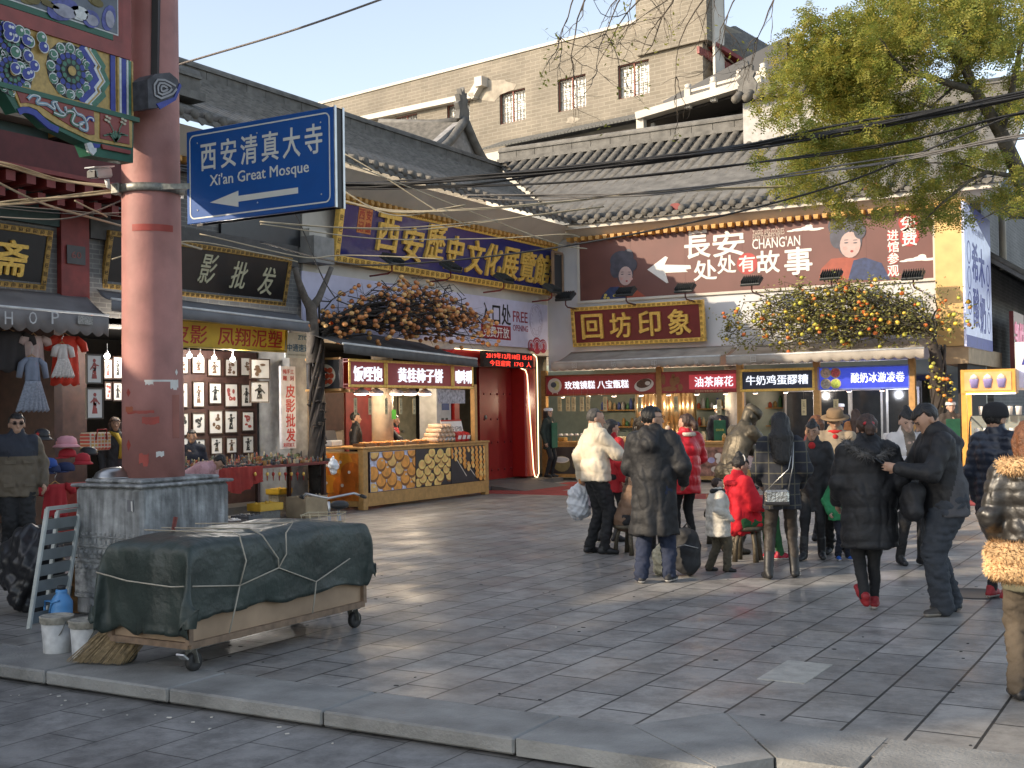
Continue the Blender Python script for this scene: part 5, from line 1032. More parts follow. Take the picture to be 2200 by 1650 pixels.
ledr = M('led_red', (1, .05, .02), .5, var=0, emit=1.3, ecol=(1, .05, .03)); text(led, 'readout', '2019年12月18日 15:10', 2.1, .13, ledr, y=.08, z=.003, bold=.0, ext=.001); text(led, 'readout', '今日迎宾  1743  人', 1.9, .13, ledr, x=.05, y=-.09, z=.003, bold=.0, ext=.001)
o = thing('grey_locker', 'grey vented cabinet with blue notice beside the passage', 'cabinet', (-14.75, 21.95, .13)); b = MB(); b.bb((-.25, -.28, 0), (.2, .28, 2.2), M('cabinet_grey', (.42, .43, .43), .5)); b.build('body', o)
b = MB()
for r in range(6):
    for c in range(2): b.bb((.2, -.1+c*.16, .98+r*.09), (.206, -.01+c*.16, 1.03+r*.09), black_f)
b.build('vent', o); b = MB(); b.bb((.2, -.08, 1.65), (.207, .2, 2.15), M('notice_blue', (.03, .07, .2), .5)); b.build('notice', o)
# ================================================================ persimmon cake kiosk
KX, KY0, KY1 = -13.28, 17.4, 21.7
ko = thing('snack_kiosk', 'timber snack kiosk with photo panels of persimmon cakes and lit maroon header', 'kiosk'); ko.matrix_world = Matrix()
b = MB()
for y in (KY0+.07, KY1-.06): b.bb((KX-.13, y-.07, 0), (KX, y+.07, 1.09), wood, bev=.008)
b.bb((KX-.12, KY0+.14, .06), (KX-.002, KY1-.12, .3), wood); b.bb((KX-.12, KY0+.14, 1.04), (KX-.002, KY1-.12, 1.09), wood); b.bb((KX-.1, KY0+.14, .3), (KX-.03, KY1-.12, 1.04), dark_w)
b.bb((-14.4, KY0, .06), (KX-.13, KY0+.06, 1.05), wood); b.build('counter', ko)
b = MB(); b.bb((-14.45, KY0-.02, 1.092), (KX+.03, KY1+.02, 1.13), wood, bev=.008); b.build('counter_top', ko)
bun = M('bun_brown', (.82, .34, .07), .35, var=.25, sc=8); bun_l = M('bun_light', (.85, .5, .16), .4, var=.2, sc=8); glint = M('bun_glint', (.7, .6, .5), .3); bg1 = M('photo_ice', (.6, .6, .75), .4, var=.4, sc=12); bg2 = M('photo_dark', (.03, .03, .035), .4); bunY = M('bun_gold', (.9, .62, .2), .35, var=.25, sc=8); edge = M('bun_edge', (.25, .1, .03), .4, var=.2)
def poster(nm, y0, y1, z0, z1, x, bgm, draw, parent=ko):
    b = MB(); b.rect(0, 0, y1-y0, z1-z0, 0, bgm, .01); draw(b, y1-y0, z1-z0); return b.build(nm, parent, frameA(y0, z0, x))
def clip_ell(b, x, y, rx, ry, z, m, w_, h_, th=.0015):
    pts = [(max(.004, min(w_-.004, x+rx*cos(2*pi*k/18))), max(.004, min(h_-.004, y+ry*sin(2*pi*k/18)))) for k in range(18)]
    if max(p[0] for p in pts)-min(p[0] for p in pts) > .03 and max(p[1] for p in pts)-min(p[1] for p in pts) > .03: b.prism(pts, z-th, z, m)
def d1(b, w_, h_):
    rr = random.Random(3); k = 0
    for i in range(5):
        for j in range(4):
            x, y = (j+.25+.5*(i % 2))*w_/3.6+rr.uniform(-.04, .04), (i+.2)*h_/4.4+rr.uniform(-.03, .03); r = .145*rr.uniform(.9, 1.1); z = .002+k*.0003; k += 1
            clip_ell(b, x, y-.02, r*1.05, r*.92, z, edge, w_, h_); clip_ell(b, x-.005, y+.01, r*.98, r*.8, z+.0002, bun if (i+j) % 4 else bun_l, w_, h_)
            if (i+j) % 3 == 0: clip_ell(b, x+.03, y+.06, r*.25, r*.12, z+.0004, glint, w_, h_)
    for q in range(7): b.stroke([(rr.uniform(.1, w_-.1), rr.uniform(.05, .3)) for _ in range(2)], .012, .0018, glint, .0005)
def d2(b, w_, h_):
    rr = random.Random(8); k = 0
    for i in range(6):
        for j in range(4):
            x, y = (j+.3+.45*(i % 2))*w_/3.9+rr.uniform(-.03, .03), .06+i*h_*.16+rr.uniform(-.02, .02)
            if x > w_*.98 or (i < 1 and j > 2) or (i > 3 and j == 0): continue
            r = .125*rr.uniform(.9, 1.1); z = .002+k*.0003; k += 1; clip_ell(b, x, y-.018, r, r*.8, z, edge, w_, h_); clip_ell(b, x, y+.005, r*.95, r*.72, z+.0002, bunY, w_, h_); clip_ell(b, x, y+.01, r*.6, r*.45, z+.0004, bun_l, w_, h_)
def d3(b, w_, h_):
    rr = random.Random(5); k = 0
    for T0, T1, n, m_ in (((.0, .95), (.5, .45), 9, 4), ((.35, .9), (1.25, .12), 8, 4)):
        b.stroke([(max(.01, (T0[0]-.1)*w_*.8), T0[1]*h_-.02), (min(w_*.98, (T0[0]+.55)*w_*.8), max(.02, T0[1]*h_-.78*h_))], .02, .003, glint, .001)
    for i in range(16):
        for j in range(9):
            x, y = j*w_/8.2+(.03 if i % 2 else 0), h_*.97-i*h_/13.5
            if y < h_*(.72-.75*x/w_) or (abs(x-w_*.42*(1+(h_-y)/h_*.6)) < .05): continue
            r = .045+.022*(1-y/h_); z = .004+k*.0002; k += 1; clip_ell(b, x, y-.008, r*1.05, r*.9, z, edge, w_, h_); clip_ell(b, x, y, r*.98, r*.8, z+.0001, bun_l if (i*j) % 3 else bun, w_, h_)
ys = (KY0+.2, KY0+1.62, KY0+2.85, KY1-.16); zz0, zz1 = .31, 1.03
poster('photo_panel', ys[0], ys[1]-.012, zz0, zz1, KX+.006, bg1, d1); poster('photo_panel', ys[1]+.012, ys[2]-.012, zz0, zz1, KX+.006, bg2, d2); poster('photo_panel', ys[2]+.012, ys[3], zz0, zz1, KX+.006, bg2, d3)
b = MB(); pm = M('persimmon_photo', (.55, .16, .02), .4, var=.45, sc=5); b.rect(0, 0, .98, .86, 0, pm, .01); rr = random.Random(1)
for k, (x, y, r) in enumerate(((.3, .62, .2), (.62, .68, .24), (.82, .5, .24), (.3, .3, .2), (.66, .26, .26), (.1, .5, .18))): clip_ell(b, x, y, r, r*.85, .003+k*.001, M('persimmon_print%d' % (k % 2), ((.5, .12, .015), (.6, .22, .02))[k % 2], .35, var=.3, sc=4), .98, .86); clip_ell(b, x-.04, y+.02, r*.13, r*.12, .012, glint, .98, .86)
b.build('photo_panel', ko, Matrix(((1, 0, 0, -14.37), (0, 0, -1, KY0-.006), (0, 1, 0, .16), (0, 0, 0, 1))))
for y in (KY0+.07, 21.2):
    b = MB(); b.bb((-13.36, y-.05, 1.13), (-13.26, y+.05, 2.3), wood); b.build('post', ko) if y > 20 else None
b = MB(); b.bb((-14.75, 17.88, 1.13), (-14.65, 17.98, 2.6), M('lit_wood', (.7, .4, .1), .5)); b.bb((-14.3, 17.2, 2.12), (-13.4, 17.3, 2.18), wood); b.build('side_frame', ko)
lmar = M('lit_maroon', (.19, .022, .026), .45, emit=.03, ecol=(1, .1, .12)); hd = thing('lit_header', 'maroon header boards with glowing white lettering over the kiosk counter', 'sign', mw=frameA(19.07, 2.46, KX)); 
for x0, x1, s_, tw in ((-2.07, -.97, '饭咥饱', .84), (-.96, 1.28, '黄桂柿子饼', 1.5), (1.29, 2.06, '嘹咋咧', .58)):
    b = MB(); b.bb((x0, -.255, -.12), (x1, .255, 0), lmar); bd = b.build('board', hd)
    b = MB(); fw = .05
    for s2 in (-1, 1): b.bb((x0, s2*.255-(fw if s2 > 0 else 0), -.12), (x1, s2*.255+(fw if s2 < 0 else 0), .02), gold, bev=.008); b.bb(((x0 if s2 < 0 else x1-fw), -.2, -.12), ((x0+fw if s2 < 0 else x1), .2, .02), gold, bev=.008)
    b.build('frame', bd); text(bd, 'lettering', s_, tw, .27, white_e, x=(x0+x1)/2, y=-.01, z=.02, bold=.018, ext=.012)
b = MB(); b.bb((-2.07, -.25, -.2), (2.06, .25, -.125), dark_w); b.build('backing', hd)
o = thing('dish_sign', 'square board with plate of red persimmons on the kiosk side', 'sign', mw=Matrix(((1, 0, 0, -13.92), (0, 0, -1, 17.1), (0, 1, 0, 2.45), (0, 0, 0, 1)))); b = MB(); b.bb((-.4, -.26, -.04), (.36, .26, 0), bg2); b.bb((-.42, -.3, -.05), (.4, -.26, .01), wood); b.bb((-.42, .26, -.05), (.4, .3, .01), wood); b.build('board', o)
b = MB(); b.ell(0, -.02, .27, .21, .004, M('plate_cream', (.6, .55, .42), .4), 24); 
for i in range(3):
    for j in range(4): b.ell(-.16+j*.105+.03*(i % 2), -.13+i*.1, .058, .05, .007+.001*(i+j), M('persimmon_red', (.55, .08, .03), .35, var=.25, sc=30), 12)
b.build('dish', o)
aw = awning('awning', 'grey awning over the kiosk header beneath the persimmon branches', (-14.9, 17.0, 3.5), (-14.9, 21.6, 3.25), (-13.0, 16.5, 2.94), (-13.0, 20.85, 2.8), .16, M('awning_dark', (.1, .095, .09), .85, var=.2))
b = MB(); b.lathe([(.21, 1.13), (.21, 2.9)], M('cream_pillar', (.5, .42, .32), .5), c=(-13.95, 18.9, 0), n=24); b.build('pillar', ko)
b = MB(); b.bb((-13.76, 18.92, 1.62), (-13.735, 19.05, 1.8), M('green_label', (.1, .5, .05), .5)); b.build('label', ko)
lw = M('lamp_warm', (1, .75, .6), .5, var=0, emit=5, ecol=(1, .72, .55)); shade_m = M('lamp_shade_white', (.6, .5, .48), .5)
for i, y in enumerate((17.65, 18.1, 18.75, 19.2, 19.7)):
    o = thing('heat_lamp', 'glowing heat lamp hanging over the kiosk counter, %s from the left' % cols[i], 'lamp', (-13.5, y, 2.1), group='heat lamps under the kiosk header')
    b = MB(); b.lathe([(.14, 0), (.15, .01), (.12, .05), (.05, .09), (.02, .12), (.015, .2)], shade_m, n=20); b.build('shade', o); b = MB(); b.lathe([(.13, .0), (.12, -.018), (.06, -.03), (.002, -.034)], lw, n=20); b.build('bulb', o)
plight((-13.7, 18., 2.0), 22); plight((-13.8, 19.6, 2.0), 24); plight((-14.6, 20.8, 2.2), 24)
tagm = M('price_tag', (.55, .45, .25), .6)
def price_tag(p, n, where, fr=frameA, h=.3, w_=.09):
    o = thing('price_tag', where, 'tag', mw=fr(p)); b = MB(); b.bb((-w_/2, -h/2, -.004), (w_/2, h/2, .0), tagm); b.build('card', o); text(o, 'lettering', '三元一份', w_*.5, h*.75, black_lac, z=.002, ext=.0005, vertical=True)
    b = MB(); b.tube([(0, h/2, 0), (0, h/2+.2, 0)], .003, st_w, 4); b.build('string', o); return o
for i, px in enumerate((764, 795, 830, 861, 890)): p = AX(px, 873, KX-.06); price_tag(p, 0, 'hanging price tag over the kiosk counter, %s from the left' % cols[i], lambda p: frameA(p.y, p.z, p.x))
# wares on the counter
wrap_m = M('wrapped_cake', (.62, .45, .32), .6, var=.2, sc=20); foil = M('foil', (.6, .6, .6), .25, metal=.6, var=.3, sc=40)
for j in range(4):
    for i in range(6-j):
        y = 20.0+i*.14+j*.07; o = MB(); o.tube([(-.16, 0, 0), (.16, 0, 0)], .052, foil if j == 0 and i > 2 else wrap_m, 10); o.lathe([(.05, .16), (.02, .185)], wrap_m, mx=Matrix.Rotation(pi/2, 3, 'Y'), n=8)
        tag(o.build('wrapped_roll'), 'wrapped cake roll stacked in the pile at the right of the kiosk counter', 'food roll', 'wrapped rolls on the kiosk counter').location = (-13.6, y, 1.185+j*.09)
for i in range(5): o = MB(); o.box((0, 0, .03), (.3, .35, .05), M('tray_wood', (.2, .09, .03), .5)); [o.ball((rnd.uniform(-.12, .12), rnd.uniform(-.15, .15), .065), .035, bun, 8, 5, (1, 1, .6)) for _ in range(14)]; tag(o.build('cake_tray'), 'flat tray of brown persimmon cakes on the kiosk counter, %s from the left' % cols[i], 'tray', 'cake trays on the kiosk counter').location = (-13.5, 17.75+i*.42, 1.13)
o = thing('counter_notice', 'small white notice with red top edge standing on the kiosk counter', 'notice', mw=frameA(21.1, 1.36, -13.75, R(-12))); b = MB(); b.bb((-.42, -.2, -.01), (.36, .22, 0), white_p); b.bb((-.42, .19, 0), (.36, .22, .004), red_p); b.build('board', o); text(o, 'lettering', '西安記憶', .55, .13, black_lac, x=.05, y=.02, z=.002, ext=.0005)
for i in range(3): o = MB(); o.box((0, 0, .1), (.2, .16, .2), M('snack_bag', (.5, .03, .03), .35, var=.3), bev=.04); o.box((0, .0, .12), (.206, .1, .08), white_p); tag(o.build('snack_pack'), 'red snack packet leaning on the notice, %s from the left' % cols[i], 'packet', 'red packets on the kiosk counter').matrix_world = Matrix.Translation((-13.5, 20.75+i*.17, 1.13)) @ Matrix.Rotation(R(15), 4, 'Y')
for i in range(4): o = MB(); o.box((0, 0, .05), (.3, .28, .1), foil, bev=.02); tag(o.build('foil_box'), 'foil covered food box in the row at the kiosk counter end', 'box', 'foil boxes on the kiosk counter').location = (-13.75+.0*i, 21.2+.0*i+i*.13, 1.13+.0*i)
o = thing('menu_strip', 'strip of small food photos hanging under the header at the right', 'banner', mw=frameA(20.45, 2.05, KX-.05)); b = MB(); b.bb((-.55, -.14, -.003), (.45, .14, 0), M('menu_print', (.35, .33, .36), .5, var=.6, sc=14)); b.build('sheet', o)
b = MB(); b.bb((-15.8, 17.9, .13), (-15.75, 20.5, 2.8), M('inner_panel', (.28, .22, .16), .6)); b.bb((-15.76, 20.0, .13), (-15.7, 21.2, 2.6), red_w); b.bb((-15.74, 19.2, 1.4), (-15.68, 19.9, 2.4), dark_w); b.build('back_wall', ko)
o = thing('cash_register', 'grey cash terminal behind the kiosk counter', 'terminal', (-14.3, 17.75, 1.13)); b = MB(); b.box((0, 0, .06), (.3, .35, .12), M('terminal_grey', (.3, .3, .3), .5), bev=.02); b.build('base', o); b = MB(); b.box((.0, 0, .2), (.03, .3, .2), black_f, Matrix.Rotation(R(-15), 3, 'Y')); b.build('screen', o)
# ================================================================ wall B: billboard, boards, counters
c6 = lambda x, y, Y_=27.44: AY(1140+x/2.0755, 400+y/2.0755, Y_)
bx0, bx1, bz0, bz1 = -14.03, -5.3, 4.48, 6.27; bcx, bcz = (bx0+bx1)/2, (bz0+bz1)/2
bbm = M('billboard_brown', (.135, .05, .04), .5, var=.12, sc=1.5)
bb_ = thing('billboard', 'brown billboard with white lettering, arrow and painted figures on the white wall', 'billboard', mw=frameB(bcx, bcz, 27.45)); L6 = lambda x, y: (c6(x, y).x-bcx, c6(x, y).z-bcz)
b = MB(); b.bb((bx0-bcx, bz0-bcz, -.05), (bx1-bcx, bz1-bcz, 0), bbm); b.build('panel', bb_)
b = MB(); 
for s_ in (-1, 1): b.bb((bx0-bcx-.04, s_*(bz1-bz0)/2-.03, -.05), (bx1-bcx+.04, s_*(bz1-bz0)/2+.03, .012), white_pl); b.bb((s_*(bx1-bx0)/2-.03, -(bz1-bz0)/2+.03, -.05), (s_*(bx1-bx0)/2+.04, (bz1-bz0)/2-.03, .012), white_pl)
b.build('frame', bb_)
b = MB()
for k in range(1, 6): b.rect(-4.36+k*1.45, bz0-bcz+.03, -4.355+k*1.45, bz1-bcz-.03, .0015, M('seam_brown', (.07, .025, .02), .6), .001)
tag(b.build('panel_seam', bb_), kind='stuff')
lit_w = M('billboard_white', (.7, .67, .62), .5, var=.05); bred = M('billboard_red', (.36, .03, .025), .5)
def t6(s, x0, y0, x1, y1, mat=lit_w, bold=.035, **k):
    a, c = L6(x0, y0), L6(x1, y1); return text(bb_, 'lettering', s, abs(c[0]-a[0]), abs(a[1]-c[1]), mat, x=(a[0]+c[0])/2, y=(a[1]+c[1])/2, z=.008, bold=bold, ext=.001, **k)
t6('長', 686, 205, 800, 315); t6('安', 812, 208, 952, 305); t6('处', 727, 335, 830, 415); t6('处', 833, 312, 915, 385); t6('有', 928, 312, 1000, 378, bold=.025); t6('故', 1008, 292, 1110, 382); t6('事', 1132, 278, 1255, 388)
t6('THERE ARE STORIES', 990, 198, 1132, 214, M('billboard_cream', (.5, .4, .33), .5), .0); t6('EVERYWHERE IN', 990, 215, 1110, 231, M('billboard_cream', (.5, .4, .33), .5), .0); t6("CHANG'AN", 988, 236, 1202, 264, bold=.02)
for ch, x0, y0, x1, y1 in (('免', 1648, 135, 1720, 192), ('费', 1655, 198, 1722, 262), ('进', 1590, 198, 1640, 240), ('馆', 1592, 248, 1642, 292), ('参', 1592, 300, 1642, 345), ('观', 1592, 355, 1642, 400)): t6(ch, x0, y0, x1, y1, bold=.03)
k = 1/2.0755*27.4/2600*.97
for x, y, r in ((965, 345, 52), (1684, 160, 44), (1690, 225, 44), (1615, 220, 26), (1616, 270, 26), (1616, 322, 26), (1616, 378, 26)): q = L6(x, y); b = MB(); b.ell(q[0], q[1], r*k, r*k, .006, bred, 24); b.build('red_disc', bb_)
b = MB(); q = [L6(*p) for p in ((520, 372), (600, 312), (612, 318), (596, 350), (712, 352), (715, 368), (690, 372), (700, 382), (600, 386), (614, 430), (606, 432))]; b.prism(q, 0, .006, lit_w); b.build('arrow', bb_)
b = MB()
for cx_, cy_ in ((1230, 188), (1735, 322)):
    for dx, dy, rx, ry in ((0, 0, 30, 10), (-35, 6, 35, 7), (38, 4, 32, 6), (10, -9, 18, 10), (-70, 12, 20, 4), (60, 0, 20, 4)): q = L6(cx_+dx, cy_+dy); b.ell(q[0], q[1], rx*k, ry*k, .005+.0003*dx/10, lit_w, 14)
b.build('cloud_print', bb_)
skin_p = M('figure_face', (.45, .32, .29), .5, var=.1); hair_p = M('figure_hair', (.05, .05, .07), .5, var=.3); robe_p = M('figure_robe', (.3, .06, .03), .5); robe_b = M('figure_blue', (.02, .035, .1), .5, var=.4, sc=10); lipm = M('figure_lip', (.3, .04, .04), .5)
for cx_, cy_, s_ in ((415, 375, 1.), (1415, 230, 1.25)):
    b = MB(); e = lambda dx, dy, rx, ry, z, m, n=18: (lambda q: b.ell(q[0], max(q[1], bz0-bcz+ry*s_*k+.02), rx*s_*k, ry*s_*k, z, m, n))(L6(cx_+dx*s_, cy_+dy*s_))
    pl = lambda pts, z0, z1, m: b.prism([(L6(cx_+x*s_, cy_+y*s_)[0], max(-(bz1-bz0)/2+.032, L6(cx_+x*s_, cy_+y*s_)[1])) for x, y in pts], z0, z1, m)
    pl([(-105, 150), (-95, 110), (-60, 75), (-15, 70), (40, 75), (75, 100), (100, 150)], 0, .004, robe_p); pl([(-105, 150), (-95, 110), (-60, 75), (-20, 72), (10, 150)] if s_ < 1.1 else [(0, 150), (20, 80), (60, 70), (120, 90), (150, 150)], .004, .006, robe_b)
    e(5, 10, 46, 62, .010, hair_p); e(8, 25, 38, 48, .013, skin_p); e(-12, -45, 62, 48, .012, hair_p); e(20, -60, 30, 40, .014, hair_p); e(-38, -5, 28, 45, .0125, hair_p); e(42, -25, 22, 30, .0142, hair_p)
    for dx in (-6, 26): e(dx, 18, 8, 2.5, .0155, hair_p, 8); e(dx, 8, 9, 1.6, .0155, hair_p, 8)
    e(14, 48, 6, 4.5, .0155, lipm, 10); e(-10, 38, 10, 7, .0145, M('figure_blush', (.5, .28, .25), .5), 10); e(34, 38, 9, 7, .0145, M('figure_blush', (.5, .28, .25), .5), 10)
    if s_ < 1.1:
        for _ in range(5): e(rnd.uniform(-85, -30), rnd.uniform(95, 130), 9, 7, .008, M('figure_flower', (.5, .4, .1), .5), 8)
    b.build('painted_figure', bb_)
p0, p1 = AY(1222, 660, 27.1), AY(1510, 735, 27.1)
o = framed('shop_sign', 'maroon board with raised gold characters hanging between billboard and left awning', 'sign', 0, 3.55, 0, 1.0, board=maroon, fr=gold, fw=.1, meander=M('meander_brown', (.2, .09, .015), .5), depth=.12, frame=frameB(-12.35, 3.83, 27.22, R(7)))
for i, ch in enumerate('回坊印象'): text(o, 'lettering', ch, .56, .6, gold, x=-1.18+i*.78, y=0, z=.03, bold=.03, ext=.03)
for x0, x1, lb, lt_ in ((-14.17, -9.8, 'left grey scalloped awning under the maroon board', '回坊印象'), (-9.66, -5.31, 'right beige awning under the persimmon branches', '回')):
    aw = awning('awning', lb, (x0-.1, 27.44, 3.22), (x1-.1, 27.44, 3.22), (x0, 26.2, 2.9), (x1, 26.2, 2.92), .16, clothb, wave=.045, n=50)
    for i, ch in enumerate(lt_): q = text(aw, 'letter', ch, .13, .13, M('awning_print', (.5, .47, .43), .8), ext=.001, bold=.005); q.matrix_world = frameB(x0+.65+i*1.05, 2.82, 26.16)
def lit_board(lb, x0, x1, board, fr, s, tw, tx, mat=None, th=.2, tm=white_e, fw=.045):
    o = thing('lit_board', lb, 'sign', mw=frameB((x0+x1)/2, 2.36, 26.88), group='lit shop boards over the food counters'); W_ = x1-x0
    b = MB(); b.bb((-W_/2, -.26, -.1), (W_/2, .26, 0), board); b.build('board', o); b = MB()
    for s_ in (-1, 1): b.bb((-W_/2, s_*.26-(fw if s_ > 0 else 0), -.1), (W_/2, s_*.26+(fw if s_ < 0 else 0), .02), fr, bev=.006); b.bb((s_*W_/2-(fw if s_ > 0 else 0), -.26+fw, -.1), (s_*W_/2+(fw if s_ < 0 else 0), .26-fw, .02), fr, bev=.006)
    b.build('frame', o); text(o, 'lettering', s, tw, th, tm, x=tx, z=.012, bold=.018, ext=.008); return o
o = lit_board('maroon lit board for rose mirror cake with white sheep and bowl pictures', -14.74, -11.68, lmar, M('board_edge', (.25, .06, .03), .5), '玫瑰镜糕 八宝甑糕', 1.75, -.08)
b = MB(); b.ell(-1.25, .0, .2, .19, .006, lit_w, 18); b.ell(-1.28, .02, .08, .07, .009, M('sheep_face', (.1, .12, .15), .5)); b.ell(-1.2, 0, .09, .12, .008, M('sheep_yellow', (.6, .6, .3), .5)); b.stroke([(-1.3, -.15), (-1.32, -.26)], .03, .006, lit_w); b.stroke([(-1.18, -.15), (-1.17, -.26)], .03, .006, lit_w); b.build('sheep_picture', o)
b = MB(); b.ell(1.2, -.04, .26, .15, .006, lit_w, 20, rot=.2); b.ell(1.2, 0, .2, .11, .009, M('rice_dark', (.1, .05, .03), .5, var=.5, sc=30), 16, rot=.2); b.ell(1.3, .0, .07, .05, .012, lit_w); b.build('bowl_picture', o)
o = lit_board('maroon and red lit board for oil tea between maroon and navy boards', -11.66, -9.63, lmar, M('board_edge', (.25, .06, .03), .5), '油茶麻花', .95, .42, th=.24, fw=.015)
b = MB(); b.rect(-.2, -.17, .96, .17, .004, M('board_red', (.5, .035, .05), .45, emit=.12, ecol=(1, .1, .13))); b.build('red_field', o); b = MB(); brn = M('print_brown', (.3, .13, .05), .5)
for x, y, rx, ry in ((-.6, .02, .1, .12), (-.6, .16, .05, .05), (-.85, .08, .05, .13), (-.42, -.12, .06, .09), (-.7, -.15, .2, .06), (-.5, .05, .07, .09)): b.ell(x, y, rx, ry, .005+abs(x)*.002, brn)
b.build('cook_picture', o); text(o, 'lettering', '回民特色小吃', .7, .05, tagm, x=.3, y=-.22, z=.004, ext=.001)
o = lit_board('navy lit board with gold frame for milk egg ferment', -9.59, -7.83, M('board_deep_navy', (.012, .022, .06), .4), gold, '牛奶鸡蛋醪糟', 1.45, 0, th=.22, fw=.06)
ryb = M('board_royal_blue', (.015, .03, .38), .35, emit=.2, ecol=(.06, .12, 1)); o = lit_board('bright blue lit board with four fruit bowls for yoghurt ice rolls', -7.77, -5.76, ryb, M('board_pale_blue', (.15, .2, .6), .4), '酸奶冰激凌卷', 1.15, .32, th=.22, fw=.035)
b = MB()
for x, y, c in ((-.82, .12, (.55, .4, .33)), (-.6, .12, (.6, .1, .12)), (-.82, -.12, (.35, .32, .27)), (-.6, -.12, (.4, .5, .08))): b.ell(x, y, .118, .115, .006, tagm, 20); b.ell(x, y, .1, .095, .009, M('fruit_%d%d' % (x*100, y*100), c, .5, var=.5, sc=25), 18)
b.build('fruit_bowls', o)
# counters below
cnt_x = ((-14.7, -11.68), (-11.55, -9.66), (-9.54, -7.86), (-7.74, -5.8))
for i, (x0, x1) in enumerate(cnt_x):
    o = thing('food_counter', ('timber food counter with drum pictures left of the white jacket man', 'food counter with meat pictures behind the bronze statue', 'food counter with timber front behind the hat man', 'food counter with blue printed front at the right')[i], 'counter', group='food counters along the far side'); o.matrix_world = Matrix()
    b = MB(); b.bb((x0, 26.8, .06), (x1, 27.5, .9), wood if i != 3 else M('counter_blue', (.06, .08, .35), .5, var=.3, sc=8)); b.build('body', o); b = MB(); b.bb((x0-.03, 26.76, .9), (x1+.03, 27.55, .95), wood if i < 3 else white_p); b.build('counter_top', o)
    b = MB(); b.rect(.08, .05, x1-x0-.08, .72, 0, (bg2, M('meat_print', (.3, .14, .1), .5, var=.7, sc=9), wood, M('counter_blue', (.06, .08, .35), .5))[i], .01)
    if i == 0:
        for x in (.45, 1.0, 1.55, 2.1, 2.6): b.ell(x, .3, .24, .2, .004, M('drum_side', (.2, .17, .08), .5)); b.ell(x, .4, .22, .08, .007, lit_w, 18); b.ell(x, .4, .18, .055, .009, M('drum_top', (.5, .55, .6), .5), 16)
    else:
        for _ in range(14): b.ell(rnd.uniform(.2, x1-x0-.25), rnd.uniform(.15, .62), .09, .07, .004+rnd.random()*.004, (glint, bun, M('print_lilac', (.45, .4, .6), .5))[rnd.randrange(3)], 12)
    pn = b.build('front_panel', o, frameB(x0, .1, 26.79))
    if i == 0: text(o, 'lettering', '镜糕', .45, .2, lit_w, bold=.02, ext=.002).matrix_world = frameB(x0+1.0, .68, 26.775)
o = thing('steel_cooker', 'tall gold tinted steel backsplash behind the first food counter', 'cooker', (-12.6, 28.2, 0)); b = MB()
for k in range(9): b.lathe([(.14, .9), (.14, 2.5)], M('brass_steel', (.5, .36, .2), .28, metal=.9, var=.15), c=(-.1+k*.17, .08*(k % 2), 0), n=14)
b.build('backsplash', o); b = MB(); b.bb((-.6, -.6, 0), (1.6, .2, .9), steel); b.build('body', o)
for i, x in enumerate((-12.4, -12.1, -11.75)): o = MB(); o.lathe([(.06, 0), (.06, .22), (.03, .28), (.03, .36)], black_f if i < 2 else steel, n=14); tag(o.build('flask'), 'dark bottle on the steel cooker, %s from the left' % cols[i], 'bottle').location = (x, 27.2, .95)
for i in range(9): o = MB(); o.lathe([(.006, 0), (.006, .16)], wood, n=6); o.lathe([(.055, .14), (.06, .17), (.04, .2)], mount, n=12); tag(o.build('mirror_cake'), 'small round cake on a stick standing in the row on the first counter', 'cake', 'mirror cakes in a row').location = (-14.5+i*.15, 26.95, .95)
for i, (x, n_) in enumerate(((-8.4, 'first'), (-6.8, 'second'))):
    o = thing('drinks_fridge', 'dark glass door fridge behind the food counters, %s from the left' % n_, 'fridge', (x, 29.3, 0)); b = MB(); b.bb((-.85, -.3, 0), (.85, .4, 2.3), M('fridge_body', (.1, .1, .1), .4)); b.build('body', o)
    for s_ in (-1, 1):
        b = MB(); 
        for a, c in (((s_*.42-.38, .3), (s_*.42+.38, .36)), ((s_*.42-.38, 2.1), (s_*.42+.38, 2.16)), ((s_*.42-.38, .36), (s_*.42-.33, 2.1)), ((s_*.42+.33, .36), (s_*.42+.38, 2.1))): b.bb((a[0], -.34, a[1]), (c[0], -.3, c[1]), alu)
        d_ = b.build('door', o); b = MB(); b.bb((s_*.42-.33, -.32, .36), (s_*.42+.33, -.315, 2.1), M('fridge_glass', (.03, .035, .04), .12)); b.build('glass', d_)
for i, px in enumerate((1202, 1220, 1232, 1250, 1263, 1300, 1374, 1452, 1545, 1727, 1796)): p = AY(px, 868 if i < 8 else 875, 26.8); price_tag(p, 0, 'bamboo coloured price tag hanging under the lit boards, number %s from the left' % ('one two three four five six seven eight nine ten eleven'.split()[i]), lambda p: frameB(p.x, p.z, p.y), h=.36, w_=.11)
for i in range(12): x = -14.3+i*.72; o = MB(); o.lathe([(.06, 0), (.065, .02), (.03, .05)], wp, n=14); o.lathe([(.05, .0), (.045, -.01), (.002, -.012)], lw, n=14); tag(o.build('spot_lamp'), 'small glowing spot lamp under the lit boards of the far counters', 'lamp', 'spot lamps over the food counters').location = (x, 26.98, 2.06)
plight((-13.4, 27.4, 2.0), 34); plight((-12., 27.5, 2.0), 26); plight((-10.6, 27.5, 2.0), 18); plight((-8.6, 27.5, 2.0), 16, (1, .9, .8)); plight((-6.8, 27.5, 2.0), 16, (.9, .92, 1))
stock = [M('stock_%d' % i, c, .4, var=.2) for i, c in enumerate(((.5, .1, .05), (.6, .5, .3), (.1, .25, .12), (.55, .55, .55), (.4, .25, .08), (.08, .12, .35)))]
